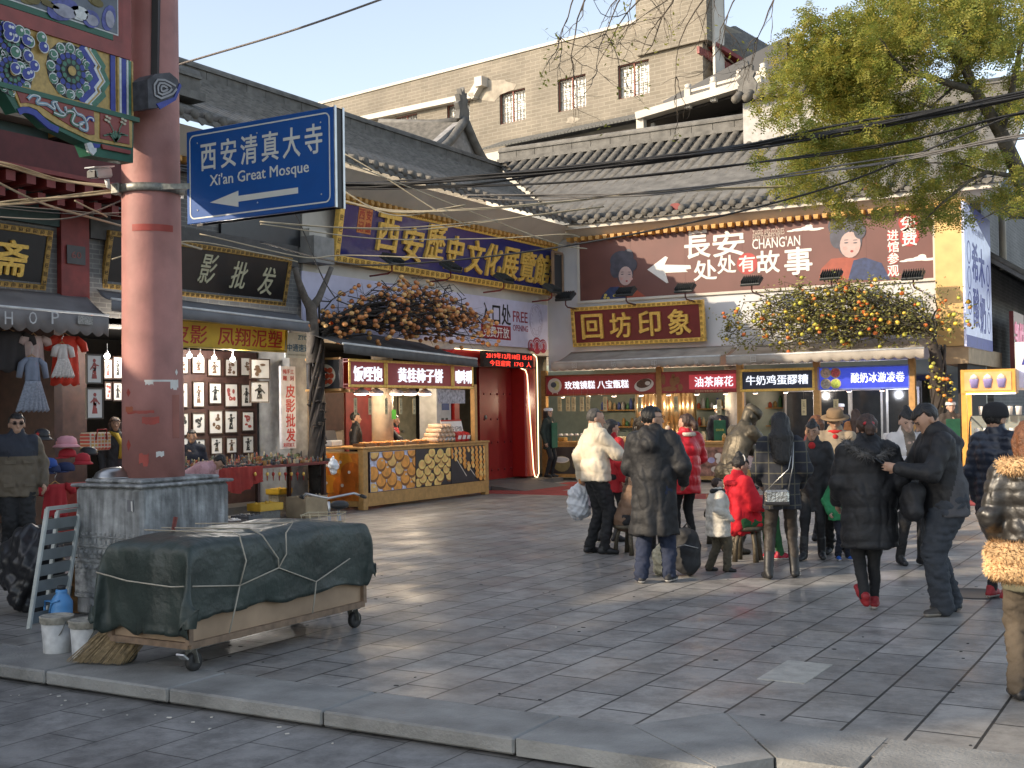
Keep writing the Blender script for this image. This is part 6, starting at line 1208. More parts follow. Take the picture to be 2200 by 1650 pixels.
for i, (x, y, lb) in enumerate(((-13.9, 29.7, 'wall shelf with jars at the back of the first counter'), (-11.1, 29.7, 'wall shelf with jars behind the cook of the second counter'), (-9.2, 29.75, 'wall shelf with jars left of the fridges'))):
    o = thing('wall_shelf', lb, 'shelf', (x, y, 0)); b = MB()
    for z in (1.25, 1.7, 2.15): b.bb((-.7, -.15, z), (.7, .18, z+.03), wood)
    b.build('board', o); b = MB()
    for z in (1.28, 1.73, 2.18):
        for k in range(11): h = rnd.uniform(.12, .3); b.lathe([(.045, 0), (.05, h*.7), (.025, h*.85), (.025, h)], rnd.choice(stock), c=(-.62+k*.124, rnd.uniform(-.05, .05), z), n=9)
    tag(b.build('jar', o), kind='stuff')
for i in range(16): x = -14.4+i*.54; o = MB(); h = rnd.uniform(.1, .24); o.lathe([(.05, 0), (.055, h*.7), (.03, h*.85), (.03, h)], rnd.choice(stock), n=10) if i % 3 else o.box((0, 0, h/2), (.22, .16, h), rnd.choice(stock), bev=.02); tag(o.build('food_jar' if i % 3 else 'food_tub'), ('jar of sauce or powder standing along the far food counters' if i % 3 else 'coloured food tub standing along the far food counters'), 'jar' if i % 3 else 'tub', 'jars and tubs on the far counters').location = (x, 27.2+rnd.uniform(-.1, .1), .95)
# ---------------------------------------------------------------- floodlights
fl_m = M('flood_black', (.035, .04, .04), .5)
def flood(px, py, fr, lb, dep, s_=1.):
    p = AX(px, py, dep) if fr == 'A' else AY(px, py, dep); mw = (frameA(p.y, p.z, p.x) if fr == 'A' else frameB(p.x, p.z, p.y)); o = thing('floodlight', lb, 'lamp', mw=mw, group='floodlights on wall arms')
    b = MB(); mx = Matrix.Rotation(R(-58), 3, 'X'); b.box((0, 0, 0), (.46*s_, .34*s_, .06), fl_m, mx, bev=.01)
    for k in range(9): b.box(mx @ Vector((-.2*s_+.05*k*s_, 0, .06)), (.012, .3*s_, .07), fl_m, mx)
    b.build('housing', o); b = MB(); b.box(mx @ Vector((0, 0, -.034)), (.4*s_, .28*s_, .006), M('flood_glass', (.2, .2, .19), .2), mx); b.build('glass', o)
    d_ = .9 if fr == 'B' else .6; b = MB(); b.tube([(0, -.02, 0), (0, -.2, 0), (0, -.25, -.1), (0, -.27, -d_+.05)], .018, M('arm_red', (.12, .04, .035), .6) if fr == 'B' else red_w, 8); b.build('arm', o)
for i, (px, py) in enumerate(((842, 560), (968, 575), (1082, 600), (1185, 622))): flood(px, py, 'A', 'black floodlight below the navy hall sign, %s from the left' % cols[i], -14.1)
for i, (px, py) in enumerate(((1215, 638), (1345, 628), (1472, 620), (1615, 605), (1786, 592), (1962, 592))): flood(px, py, 'B', 'black floodlight below the brown billboard, %s from the left' % cols[i], 26.6)
o = thing('casement_window', 'open timber casement in the corner beside the billboard', 'window', (-14.72, 27.2, 5.2)); b = MB(); tw_ = M('window_timber', (.3, .2, .13), .6)
for a, c in (((-.0, -.3, -.55), (0, -.3, .55)), ((0, .2, -.55), (0, .2, .55)), ((0, -.3, -.55), (0, .2, -.55)), ((0, -.3, .55), (0, .2, .55))): b.bar(Vector(a)+Vector((.25, 0, 0)), Vector(c)+Vector((.25, 0, 0)), .06, .06, tw_)
b.build('frame', o); b = MB(); b.bb((.24, -.27, -.5), (.25, .17, .5), M('window_dark', (.02, .02, .022), .3)); b.build('pane', o)
# ---------------------------------------------------------------- corner post sign and the side street
bs_ = thing('vertical_shop_sign', 'tall white and blue yoghurt shop sign on the street side of the corner post', 'sign', mw=Matrix(((0, 0, 1, -4.6), (1, 0, 0, 28.7), (0, 1, 0, 4.52), (0, 0, 0, 1))))
indigo = M('sign_indigo', (.05, .06, .33), .5); pal = M('sign_pale_blue', (.52, .55, .72), .4, emit=.1, ecol=(.6, .66, 1)); b = MB(); b.bb((-1.7, -1.55, -.05), (1.7, 1.55, 0), pal); b.build('board', bs_); b = MB(); b.rect(-1.7, -1.55, 1.7, -1.3, .004, indigo); b.build('blue_band', bs_); b = MB(); b.prism([(-1.3, 1.55), (1.7, 1.55), (1.7, .9)], 0, .004, indigo); b.build('blue_band', bs_)
for ch, x, y in (('希', -.45, .35), ('木', .4, .3), ('酸', -.4, -.65), ('奶', .45, -.75)): text(bs_, 'lettering', ch, .75, .85, indigo, x=x, y=y, z=.004, bold=.03, ext=.002)
b = MB()
for x, y0 in ((-1.2, .5), (1.25, .2)):
    for k in range(3): b.stroke([(x+.2*cos(a*pi/8), y0-k*.55+.24*sin(a*pi/8)) for a in range(17)], .04, .004, indigo)
b.build('badge', bs_); text(bs_, 'lettering', '特色酸奶', 1.6, .16, M('sign_grey_blue', (.3, .33, .5), .5), y=1.05, z=.004, ext=.001)
cs = thing('side_street_house', 'brick house with dark eaves along the side street behind the yoghurt sign', 'building'); cs.matrix_world = Matrix()
b = MB(); b.bb((-9, 32.4, 0), (-4.9, 60, 5.2), brickmat('side_street_brick', (.16, .155, .15), (.12, .118, .11), (.22, .21, .2), .3, .09, (1, 2), ms=.01)); b.bb((-9, 33, 5.2), (-5.2, 60, 8.4), MATS['side_street_brick']); b.build('wall', cs)  # even grey brick tone for the side street walls
b = MB(); b.add([(-3.7, 30.6, 4.6), (-3.7, 60, 4.6), (-5.2, 60, 5.6), (-5.2, 30.6, 5.6), (-3.7, 30.6, 4.5), (-3.7, 60, 4.5), (-5.2, 60, 5.5), (-5.2, 30.6, 5.5)], [(0, 1, 2, 3), (7, 6, 5, 4), (0, 4, 5, 1), (0, 3, 7, 4)], ridge_m)
for k in range(60): b.tube([(-3.68, 30.7+k*.3, 4.64), (-5.2, 30.7+k*.3, 5.65)], .09, grey_tile, 6)
b.build('eave_roof', cs); b = MB(); b.tube([(-4.75, 33.4, 5.2), (-4.75, 33.4, 8)], .09, white_pl, 8); b.build('downpipe', cs)
cn = thing('metal_canopy', 'blue grey sheet metal canopy over the side street by the tree', 'canopy'); b = MB(); b.add([(-4.5, 28, 6.75), (-2.6, 28.5, 6.7), (-2.6, 33, 6.6), (-4.5, 33, 6.9), (-4.5, 28, 6.3), (-2.6, 28.5, 6.25), (-2.6, 33, 6.2), (-4.5, 33, 6.45)], [(0, 1, 2, 3), (7, 6, 5, 4), (0, 4, 5, 1), (1, 5, 6, 2), (2, 6, 7, 3), (3, 7, 4, 0)], M('canopy_sheet', (.25, .28, .33), .45, metal=.3)); b.build('sheet', cn)
for i, (y, s_, lb) in enumerate(((32.6, '凯悦', 'maroon shop board with outlined pink characters in the side street'), (34.6, '民街小吃', 'second maroon board further along the side street'))):
    o = thing('shop_sign', lb, 'sign', mw=Matrix(((0, 0, 1, -4.3), (1, 0, 0, y), (0, 1, 0, 3.3), (0, 0, 0, 1)))); b = MB(); b.bb((-.9, -.7, -.1), (.9, .7, 0), maroon); b.build('board', o); text(o, 'lettering', s_, 1.5, .9, M('pink_lit', (.7, .3, .4), .5, emit=.3), z=.01, ext=.01, bold=.01)
o = thing('led_strip_sign', 'small green lit letters under the yoghurt sign', 'sign', mw=Matrix(((0, 0, 1, -4.2), (1, 0, 0, 31.9), (0, 1, 0, 2.72), (0, 0, 0, 1)))); b = MB(); b.bb((-.5, -.12, -.05), (.5, .12, 0), black_f); b.build('board', o); text(o, 'lettering', '营业中', .8, .18, M('green_lit', (.05, .9, .1), .5, emit=1.2), z=.01, ext=.004, bold=.02)
# yoghurt stand
fs_ = thing('yoghurt_stand', 'orange timber yoghurt stand with cup picture header and glass case at the right', 'stall', (-4.42, 25.2, 0), rz=R(4)); ow = M('orange_timber', (.75, .37, .07), .45, var=.15)
b = MB(); b.bb((0, 0, 0), (.1, .1, 2.4), ow); b.bb((1.3, 0, 0), (1.4, .1, 2.4), ow); b.bb((0, .9, 0), (.1, 1., 2.4), ow); b.build('post', fs_)
b = MB(); b.bb((.0, -.03, 1.95), (1.0, .8, 2.42), ow); hd_ = b.build('header', fs_); b = MB(); b.bb((.07, -.045, 2.0), (.93, -.035, 2.37), M('header_orange', (.75, .38, .15), .5, emit=.15))
for k in range(3): b.lathe([(.06, 2.06), (.085, 2.2), (.09, 2.23)], M('cup_violet', (.3, .25, .5), .5), c=(.25+k*.25, -.06, 0), n=12, sy=.3); b.lathe([(.085, 2.23), (.06, 2.29), (.01, 2.33)], M('cup_cream', (.85, .75, .6), .5), c=(.25+k*.25, -.06, 0), n=12, sy=.3)
b.build('cup_picture', hd_)
b = MB(); b.bb((.05, .0, .06), (1.4, .85, .72), ow); b.bb((.1, -.012, .1), (1.3, -.002, .66), M('stand_print', (.55, .4, .35), .5, var=.6, sc=12)); b.build('base', fs_)
b = MB(); b.bb((.12, .05, .74), (1.38, .8, .78), black_f); b.bb((.12, .55, .78), (1.38, .6, 1.5), M('case_back', (.25, .27, .25), .4)); b.bb((.12, .15, 1.1), (1.38, .55, 1.12), steel)
pts = [(.1, .74), (.12, 1.1), (.3, 1.38), (.6, 1.5)]
for x in (.12, 1.38): b.tube([(x, y, z) for y, z in pts], .016, black_f, 6)
gc = b.build('glass_case', fs_); b = MB()
for k in range(7):
    for z in (.8, 1.12): b.lathe([(.045, 0), (.05, .1), (.04, .12), (.045, .14)], white_p, c=(.25+k*.16, .32, z), n=10)
tag(b.build('jar', gc), kind='stuff'); b = MB(); b.bb((.1, -.05, 1.93), (1., -.02, 1.95), M('tube_white', (1, .95, .9), .4, emit=3)); b.build('tube_light', fs_)
b = MB()
for k in range(5): b.lathe([(.05, 0), (.06, .16), (.062, .17)], white_p, c=(.35+k*.17, .3, 1.52), n=12)
tag(b.build('cup', fs_), kind='stuff')
o = thing('price_board', 'white and blue upright price board beside the yoghurt stand header', 'sign', (-3.45, 25.6, 2.0), rz=R(10)); b = MB(); b.bb((0, 0, 0), (.5, .3, .95), white_p); b.bb((.05, -.01, .05), (.45, 0, .45), M('sign_pale_blue', (.52, .55, .72), .4)); b.build('board', o); b = MB(); b.prism([(.1, .5), (.2, .5), (.35, .93), (.25, .93)], 0, .012, indigo, Matrix.Rotation(pi/2, 4, 'X')); b.build('blue_stripe', o)
plight((-3.7, 25.9, 1.85), 14, (1, .85, .65))
# ================================================================ persimmon trees
bark = M('dark_bark', (.045, .036, .03), .9, var=.4, bump=.6, bsc=20); barkp = M('grey_bark', (.13, .11, .09), .9, var=.3, sc=10, bump=.5)
def fruit_tree(name, lb, cen, rad, nbr, nfr, root, cols_, twig, leafm=None, seed=1, arch=.0, axis='A', hang=()):
    rr = random.Random(seed); o = thing(name, lb, 'tree'); o.matrix_world = Matrix(); tw, tips = MB(), []
    cx, cy, cz = cen; rx, ry, rz = rad
    def inside(): 
        a, c, e = rr.uniform(-1, 1), rr.uniform(-1, 1), rr.uniform(-1, 1); v = Vector((a, c, e))
        return inside() if v.length > 1 else Vector((cx+rx*a, cy+ry*c, cz+rz*e-(arch*((c if axis == 'A' else a)**2))))
    for i in range(nbr):
        a = Vector(root)+Vector((rr.uniform(-.1, .1), rr.uniform(-.1, .1), rr.uniform(-.15, .15))) if i % 3 == 0 else inside(); c = inside()
        m1 = a.lerp(c, .35)+Vector((rr.uniform(-.15, .15), rr.uniform(-.15, .15), rr.uniform(0, .25))); m2 = a.lerp(c, .7)+Vector((rr.uniform(-.15, .15), rr.uniform(-.15, .15), rr.uniform(-.1, .15)))
        r0 = rr.uniform(.012, .03) if i % 3 == 0 else rr.uniform(.005, .014); tw.tube([a, m1, m2, c], [r0, r0*.8, r0*.55, r0*.3], twig, 5, cap=False); tips += [c, m2, m1]
        for _ in range(3): d = c+Vector((rr.uniform(-.25, .25), rr.uniform(-.25, .25), rr.uniform(-.2, .2))); tw.tube([c.lerp(m2, rr.random()), d], [.004, .002], twig, 4, cap=False); tips.append(d)
    for (hx, hy, hz) in hang: tips.append(Vector((hx, hy, hz)))
    tag(tw.build('branches', o), kind='stuff')
    fr = []
    base = []
    for c in cols_:
        m = M('fruit_%s_%d' % (name, cols_.index(c)), c, .4, var=.3, sc=9); f = MB(); f.ball((0, 0, 0), .05, m, 10, 7, (1, 1, .85)); f.lathe([(.03, .04), (.022, .05), (.002, .055)], M('calyx', (.12, .09, .04), .8), n=5); base.append((f, m))
    rest = MB(); meshes = []
    spots = [rr.choice(tips)+Vector((rr.gauss(0, .06), rr.gauss(0, .06), rr.gauss(-.03, .06))) for _ in range(nfr)]+[Vector(h)+Vector((rr.gauss(0, .05), rr.gauss(0, .05), rr.gauss(0, .05))) for h in hang]
    spots.sort(key=lambda p: (p.x*-.505+p.y*.863)-.0*p.z)
    for i, p in enumerate(spots):
        f, m = base[rr.randrange(len(base))]; s_ = rr.uniform(.8, 1.12)
        if i < 100:
            k = rr.randrange(len(base))
            if len(meshes) <= k: 
                while len(meshes) <= k: q = base[len(meshes)][0].build('persimmon', o); meshes.append(q.data); q.location = p; q.scale = (s_,)*3
                continue
            q = bpy.data.objects.new('persimmon', meshes[k]); COL.objects.link(q); q.parent = o; q.location = p; q.scale = (s_,)*3
        else: rest.ball(p, .05*s_, m, 8, 6, (1, 1, .87))
    if rest.v: tag(rest.build('small_persimmons', o), kind='stuff')
    if leafm:
        lf = MB()
        for t in tips:
            for _ in range(6):
                p = t+Vector((rr.gauss(0, .08), rr.gauss(0, .08), rr.gauss(0, .08))); d = Vector((rr.uniform(-1, 1), rr.uniform(-1, 1), rr.uniform(-1, .4))).normalized(); s_ = d.orthogonal().normalized()*.022; l_ = rr.uniform(.05, .09)
                lf.add([p, p+d*l_*.5+s_, p+d*l_, p+d*l_*.5-s_], [(0, 1, 2, 3)], leafm)
        tag(lf.build('leaves', o), kind='stuff')
    return o
o = fruit_tree('persimmon_tree', 'artificial persimmon tree with orange fruit spreading over the kiosk awning', (-13.72, 19.75, 3.82), (.5, 3.0, .62), 190, 600, (-13.9, 17.0, 3.25), ((.72, .31, .1), (.62, .25, .08), (.76, .45, .17), (.54, .19, .07)), bark, seed=4, arch=.45)
b = MB(); b.tube([(-13.9, 16.88, .13), (-13.92, 16.82, 1.0), (-13.88, 16.9, 2.0), (-13.9, 16.95, 3.1)], [.15, .12, .11, .09], bark, 12)
for s_ in range(6): b.tube([(-13.9+.125*cos(s_+z*2.2), 16.88+.125*sin(s_+z*2.2), .13+z) for z in [k*.25 for k in range(13)]], .03, bark, 6)
b.build('trunk', o); b = MB()
for _ in range(26): z = rnd.uniform(.3, 3.); a = rnd.uniform(0, 6.3); b.ball((-13.9+.14*cos(a), 16.88+.14*sin(a), z), .05, bark, 6, 4, (1, 1, .4))
tag(b.build('bark_curl', o), kind='stuff')
o = thing('dead_tree', 'bare forked grey trunk standing between the black board and the white banner', 'tree'); b = MB(); P_ = lambda px, py: AX(px, py, -13.95)
b.tube([P_(672, 780), P_(672, 700), P_(668, 660), P_(655, 640), P_(640, 600), P_(634, 575)], [.12, .11, .1, .07, .055, .05], barkp, 10); b.tube([P_(668, 665), P_(685, 640), P_(700, 605), P_(712, 575)], [.09, .065, .05, .045], barkp, 10); b.build('trunk', o)
hang = [tuple(AY(px, py, 26.3)) for px, py in ((2002, 770), (2012, 790), (1998, 802), (2010, 812), (2016, 815), (2035, 812), (1998, 830), (2022, 818), (2030, 838), (2040, 840), (2045, 822), (2036, 862), (2030, 850), (2080, 650), (2085, 660), (2060, 640))]
fruit_tree('persimmon_vine', 'artificial persimmon tree with yellow and orange fruit in front of the billboard', (-7.2, 26.45, 3.78), (2.75, .4, .75), 210, 280, (-5.2, 26.5, 3.3), ((.7, .5, .06), (.72, .3, .05), (.5, .48, .07), (.72, .18, .04)), M('wiry_twig', (.05, .045, .03), .9), M('dry_leaf', (.2, .19, .05), .8, var=.5), seed=9, arch=.35, axis='B', hang=hang)
vb = bpy.data.objects['persimmon_vine']; b = MB(); b.tube([(-5.15, 26.7, 0), (-5.1, 26.65, 1.5), (-5.15, 26.55, 2.8), (-5.3, 26.5, 3.4)], [.16, .14, .12, .07], bark, 12)
for s_ in range(6): b.tube([(-5.13+.15*cos(s_+z*2.2), 26.65+.15*sin(s_+z*2.2), z) for z in [k*.25 for k in range(13)]], .03, bark, 6)
b.build('trunk', vb)
# ================================================================ street tree at the right
tr_ = thing('street_tree', 'leafy yellow green locust tree leaning over the square from the right', 'tree'); tr_.matrix_world = Matrix(); tb_ = M('locust_bark', (.1, .085, .065), .9, var=.4, sc=9, bump=.7, bsc=18)
D_ = 16.
T_ = lambda px, py, d=D_: AD(px, py, d)
b = MB(); base_ = GZ(2420, 1180); b.tube([base_, T_(2330, 760), T_(2240, 520), T_(2192, 380), T_(2150, 285)], [.22, .16, .125, .105, .09], tb_, 14); b.tube([T_(2150, 285), T_(2120, 235), T_(2092, 190), T_(2070, 130), T_(2075, 40), T_(2060, -80)], [.09, .075, .065, .05, .04, .03], tb_, 10); b.build('trunk', tr_)
for pts, r0 in ((((2095, 195), (2040, 180), (1985, 162), (1950, 155), (1915, 120), (1890, 80)), .075), (((1960, 158), (1935, 185), (1900, 190), (1860, 185)), .03), (((2150, 285), (2175, 190), (2195, 90), (2230, 20)), .08), (((2190, 380), (2120, 370), (2080, 390), (2020, 440), (1990, 470)), .05), (((2050, 185), (2000, 230), (1960, 215), (1930, 200)), .03), (((2090, 190), (2050, 120), (1990, 70), (1940, 30)), .045), (((1890, 110), (1830, 90), (1780, 85), (1740, 60)), .025), (((2120, 370), (2060, 350), (1960, 350)), .03), (((2180, 360), (2195, 420), (2150, 450), (2110, 470)), .03), (((2075, 40), (1980, -90), (1800, -160), (1560, -170), (1380, -150)), .05)):
    n = len(pts); r0 *= .72; b = MB(); b.tube([T_(x, y, D_-.25*i) for i, (x, y) in enumerate(pts)], [r0*(1-.75*i/(n-1)) for i in range(n)], tb_, 7); b.build('limb', tr_)
lm = [M('leaf_%d' % i, c, .55, var=.35, sc=3, spec=.3) for i, c in enumerate(((.32, .31, .06), (.25, .28, .06), (.42, .35, .075), (.16, .21, .045)))]
for m in lm:
    t, bs2, N, L = nodes(m); ts_ = N.new('ShaderNodeBsdfTranslucent'); mxs = N.new('ShaderNodeMixShader'); mxs.inputs[0].default_value = .45; L.new(bs2.inputs['Base Color'].links[0].from_socket, ts_.inputs[0]); L.new(bs2.outputs[0], mxs.inputs[1]); L.new(ts_.outputs[0], mxs.inputs[2]); L.new(mxs.outputs[0], N['Material Output'].inputs[0])
clumps = [(1760, 120, 75), (1840, 80, 90), (1735, 205, 75), (1830, 180, 90), (1930, 90, 85), (1920, 205, 75), (1800, 280, 75), (1715, 300, 55), (1880, 290, 65), (2000, 50, 90), (2080, 50, 75), (2150, 60, 65), (2015, 200, 50), (1985, 290, 50), (1690, 370, 45), (1770, 370, 55), (1850, 370, 55), (1940, 360, 55), (2030, 375, 50), (2100, 330, 40), (2170, 150, 55), (2180, 340, 45), (1960, 440, 50), (2040, 450, 45), (1880, 450, 35), (1800, 440, 35), (2120, 430, 40), (1825, 470, 30), (2160, 420, 40), (1650, 250, 25), (1665, 190, 40), (1700, 90, 40), (1900, 20, 60), (1780, 40, 45), (2190, 250, 40), (1640, 345, 25), (1990, 130, 45), (2110, 130, 55), (1930, 300, 40), (2060, 260, 45), (2140, 250, 40), (2120, 20, 60), (2040, 130, 50), (1880, 140, 50), (1790, 180, 40), (1960, 40, 50), (1720, 150, 40), (2180, 60, 60), (2060, 320, 40), (1760, 330, 45), (1840, 320, 45), (2010, 420, 40), (1920, 410, 35), (1690, 240, 35), (2200, 420, 40), (1725, 60, 35), (1620, 230, 18), (1740, 410, 35)]
lv = MB(); rr = random.Random(12)
sub_ = []
for px, py, r in clumps:
    for _ in range(max(3, int(r/9))):
        a = rr.uniform(0, 6.28); q = r*math.sqrt(rr.random()); sub_.append((px+q*cos(a), py+q*sin(a)*.9, r*rr.uniform(.3, .62), rr.gauss(0, .9)))
for px, py, r, dz in sub_:
    for _ in range(int(r*r/11)+6):
        a = rr.uniform(0, 6.28); q = r*math.sqrt(rr.random()); p = T_(px+q*cos(a), py+q*sin(a), D_+dz+rr.gauss(0, .18))
        d = Vector((rr.gauss(0, 1), rr.gauss(0, 1), rr.gauss(-.45, .6))).normalized(); s_ = d.cross(Vector((rr.gauss(0, .5), rr.gauss(0, .5), 1))).normalized(); L_ = rr.uniform(.1, .19); m = lm[rr.choices((0, 1, 2, 3), (5, 4, 3, 2))[0]]
        for k in range(4):
            o0 = p+d*L_*(k+.5)/4
            for e in (-1, 1):
                t1 = (s_*e+d*.45+Vector((0, 0, rr.uniform(-.4, .3)))).normalized(); l2 = rr.uniform(.03, .052); w2 = t1.cross(d).cross(t1).normalized()*.011 if t1.cross(d).length > 1e-3 else s_*.01
                lv.add([o0, o0+t1*l2*.5+w2, o0+t1*l2, o0+t1*l2*.5-w2], [(0, 1, 2, 3)], m)
tag(lv.build('crown', tr_), kind='stuff')
tw = MB(); rr = random.Random(31); twm = M('bare_twig', (.09, .07, .05), .9)
def twig(p, d, L_, r, lev):
    pts = [p]; n = 7
    for i in range(n): d = (d+Vector((rr.gauss(0, .22), rr.gauss(0, .22), rr.gauss(-.05, .22)))).normalized(); pts.append(pts[-1]+d*L_/n)
    tw.tube(pts, [r*(1-.75*i/n) for i in range(n+1)], twm, 4, cap=False)
    if lev: 
        for k in range(rr.randint(3, 5)): i = rr.randint(1, n); twig(pts[i], (d+Vector((rr.gauss(0, .7), rr.gauss(0, .7), rr.gauss(0, .5)))).normalized(), L_*rr.uniform(.35, .6), r*.55, lev-1)
    elif rr.random() < .16:
        for _ in range(5):
            q = pts[-1]+Vector((rr.gauss(0, .05), rr.gauss(0, .05), rr.gauss(0, .05))); dd = Vector((rr.gauss(0, 1), rr.gauss(0, 1), -.5)).normalized()*.06; ss = dd.orthogonal().normalized()*.014; tw.add([q, q+dd*.5+ss, q+dd, q+dd*.5-ss], [(0, 1, 2, 3)], lm[0])
for px, py, tx, ty, L_ in ((1300, -60, 1080, 90, 1.5), (1380, -80, 1240, 160, 1.5), (1420, -70, 1210, 110, 1.5), (1470, -60, 1380, 180, 1.3), (1560, -60, 1440, 150, 1.4), (1620, -70, 1540, 130, 1.3), (1260, -60, 1200, 60, 1.), (1520, -60, 1330, 60, 1.2), (1700, -50, 1600, 60, 1.1), (1450, -60, 1290, 100, 1.2)):
    p = T_(px, py, 14); twig(p, (T_(tx, ty, 14)-p).normalized(), L_, .012, 2)
tag(tw.build('bare_twigs', tr_), kind='stuff')
# ================================================================ overhead cables
cab = M('black_cable', (.012, .012, .013), .5); crm = M('cream_cable', (.42, .36, .25), .6); gry = M('grey_cable', (.14, .13, .12), .6)
def cable(name, lb, pts, r, m, n=1, jit=0., group='overhead cables'):
    o = MB(); rr = random.Random(len(lb)*7+int(pts[0][0]))
    P3 = [AD(*p) for p in pts]; fine = []
    for i in range(len(P3)-1):
        p0, p1, p2, p3 = P3[max(0, i-1)], P3[i], P3[i+1], P3[min(len(P3)-1, i+2)]
        for k in range(8):
            t = k/8; fine.append(.5*((2*p1)+(p2-p0)*t+(2*p0-5*p1+4*p2-p3)*t*t+(3*p1-p0-3*p2+p3)*t**3))
    fine.append(P3[-1])
    for c in range(n):
        ph = [rr.uniform(0, 6) for _ in range(4)]; a = rr.uniform(.3, 1)
        o.tube([p+Vector((jit*a*sin(i*.21+ph[0]), jit*a*cos(i*.17+ph[1]), jit*a*(sin(i*.13+ph[2])+.5*sin(i*.37+ph[3])))) for i, p in enumerate(fine)], r, m, 6)
    return one(name, lb, 'cable', o, group)
cable('cable_bundle', 'thick bundle of black cables sagging from the tree to behind the blue sign', [(2420, 175, 13), (2200, 205, 13.5), (1900, 262, 14), (1650, 305, 14.5), (1400, 342, 15), (1100, 378, 15.6), (880, 396, 16), (735, 398, 16.3), (560, 385, 16.6), (380, 360, 17)], .014, cab, 11, .045)
cable('cable', 'thin black cable running below the bundle across the billboard', [(2420, 170, 13), (2200, 238, 13.5), (1960, 335, 14), (1790, 400, 14.4), (1500, 475, 15), (1140, 540, 15.6), (850, 568, 16), (720, 562, 16.2), (560, 520, 16.6)], .012, cab)
cable('cable', 'second bundle strand of black cable just under the main bundle', [(2420, 215, 13), (2200, 240, 13.5), (1950, 300, 14), (1700, 345, 14.5), (1450, 372, 15), (1120, 398, 15.6), (735, 402, 16.3), (500, 390, 17)], .011, cab, 2, .03)
cable('cable', 'grey twin cable between tree and tiled roof', [(2420, 270, 13), (2150, 300, 13.5), (1900, 345, 14), (1640, 385, 14.5), (1400, 415, 15), (1200, 425, 15.4), (1000, 420, 15.8)], .01, gry, 3, .03)
for i, (pts, n) in enumerate(((((735, 430, 15), (850, 455, 15), (1000, 450, 15), (1230, 432, 15.3), (1420, 410, 15.5), (1700, 400, 15.8)), 3), (((560, 475, 14), (735, 488, 14.5), (900, 490, 15), (1100, 470, 15.2), (1300, 445, 15.5)), 2), (((735, 330, 15), (860, 400, 15), (960, 460, 15), (1010, 485, 15.2)), 1), (((735, 410, 15), (800, 445, 15), (880, 460, 15), (1000, 440, 15)), 2), (((560, 480, 14), (700, 500, 14.5), (860, 515, 15), (1040, 515, 15.4), (1200, 505, 15.6), (1245, 510, 15.8)), 1), (((430, 500, 14), (640, 550, 14.5), (740, 548, 15), (950, 560, 15)), 1), (((735, 345, 14.5), (900, 410, 15), (1180, 520, 15.5), (1260, 535, 16)), 1), (((240, 560, 13), (400, 520, 13.5), (560, 545, 14), (640, 560, 14.5)), 1))): cable('cable', 'cream cable %s below the blue road sign and across the navy board' % ('bundle highest', 'pair', 'steep single', 'short double', 'long single', 'lowest', 'slanting', 'leftmost')[i], pts, .008, crm, n, .02)
for i, (pts, n, m, r) in enumerate(((((-120, 335, 11), (0, 352, 11), (130, 385, 11.2), (262, 402, 11.3)), 4, crm, .008), (((-120, 450, 11), (0, 440, 11), (110, 425, 11.2), (265, 408, 11.3)), 5, crm, .008), (((-60, 370, 10.5), (0, 398, 10.6), (120, 445, 11), (270, 488, 11.6), (430, 530, 13)), 1, crm, .011), (((-40, 462, 11), (110, 470, 11), (200, 450, 11.2), (268, 430, 11.4)), 1, gry, .007), (((-40, 440, 11.4), (140, 455, 11.5), (268, 462, 11.6)), 2, gry, .005), (((160, 430, 11), (200, 452, 11.1), (230, 470, 11.2)), 1, crm, .008))): cable('cable', 'cable left of the red pillar, %s' % ('cream upper fan', 'cream lower fan', 'thick cream one crossing diagonally', 'sagging grey one', 'thin grey pair', 'short loose cream end')[i], pts, r, m, n, .022, group='cables left of the pillar')
cable('rope_line', 'frayed pale rope rising into the sky right of the pillar', [(300, 170, 12.5), (390, 137, 12.5), (620, 68, 12.2), (815, 0, 12), (1000, -70, 11.8)], .011, M('frayed_rope', (.3, .27, .25), .9, var=.3, sc=60, bump=.8, bsc=90), 1, .0)
cable('cable', 'thin dark wire falling from the eave to the navy board corner', [(600, 400, 15.5), (640, 470, 15.5), (690, 590, 15.6), (720, 640, 15.8)], .008, cab)
# ================================================================ people
skin = M('skin', (.42, .25, .17), .55, var=.1, sc=12); skin_d = M('skin_tan', (.33, .19, .12), .55, var=.1, sc=12); skin_l = M('skin_fair', (.5, .32, .24), .55, var=.08, sc=12)
hairb = M('hair_black', (.012, .01, .009), .45, var=.3, sc=30, bump=.5, bsc=90); hairbr = M('hair_brown', (.05, .025, .016), .5, var=.35, sc=30, bump=.5, bsc=90); hairg = M('hair_greying', (.06, .055, .05), .6, var=.4, sc=60, bump=.4, bsc=90); haira = M('hair_auburn', (.13, .05, .02), .5, var=.4, sc=35, bump=.6, bsc=80)
eyem = M('eye_dark', (.02, .012, .01), .3); lips = M('lip', (.28, .09, .075), .5)
def fab(n, c, r=.8, var=.2, bump=.35, bsc=26, **k): return M('cloth_'+n, c, r, var=var, sc=5, bump=bump, bsc=bsc, **k)
blackc = fab('black', (.01, .01, .0115), .65); black_t = fab('black_trousers', (.013, .013, .014), .8); denim = fab('denim_navy', (.018, .026, .055), .85); shoe_b = M('shoe_black', (.015, .015, .016), .5); sole_w = M('sole_white', (.6, .58, .55), .6); sole_b = M('sole_dark', (.02, .02, .02), .7)
VX = Vector
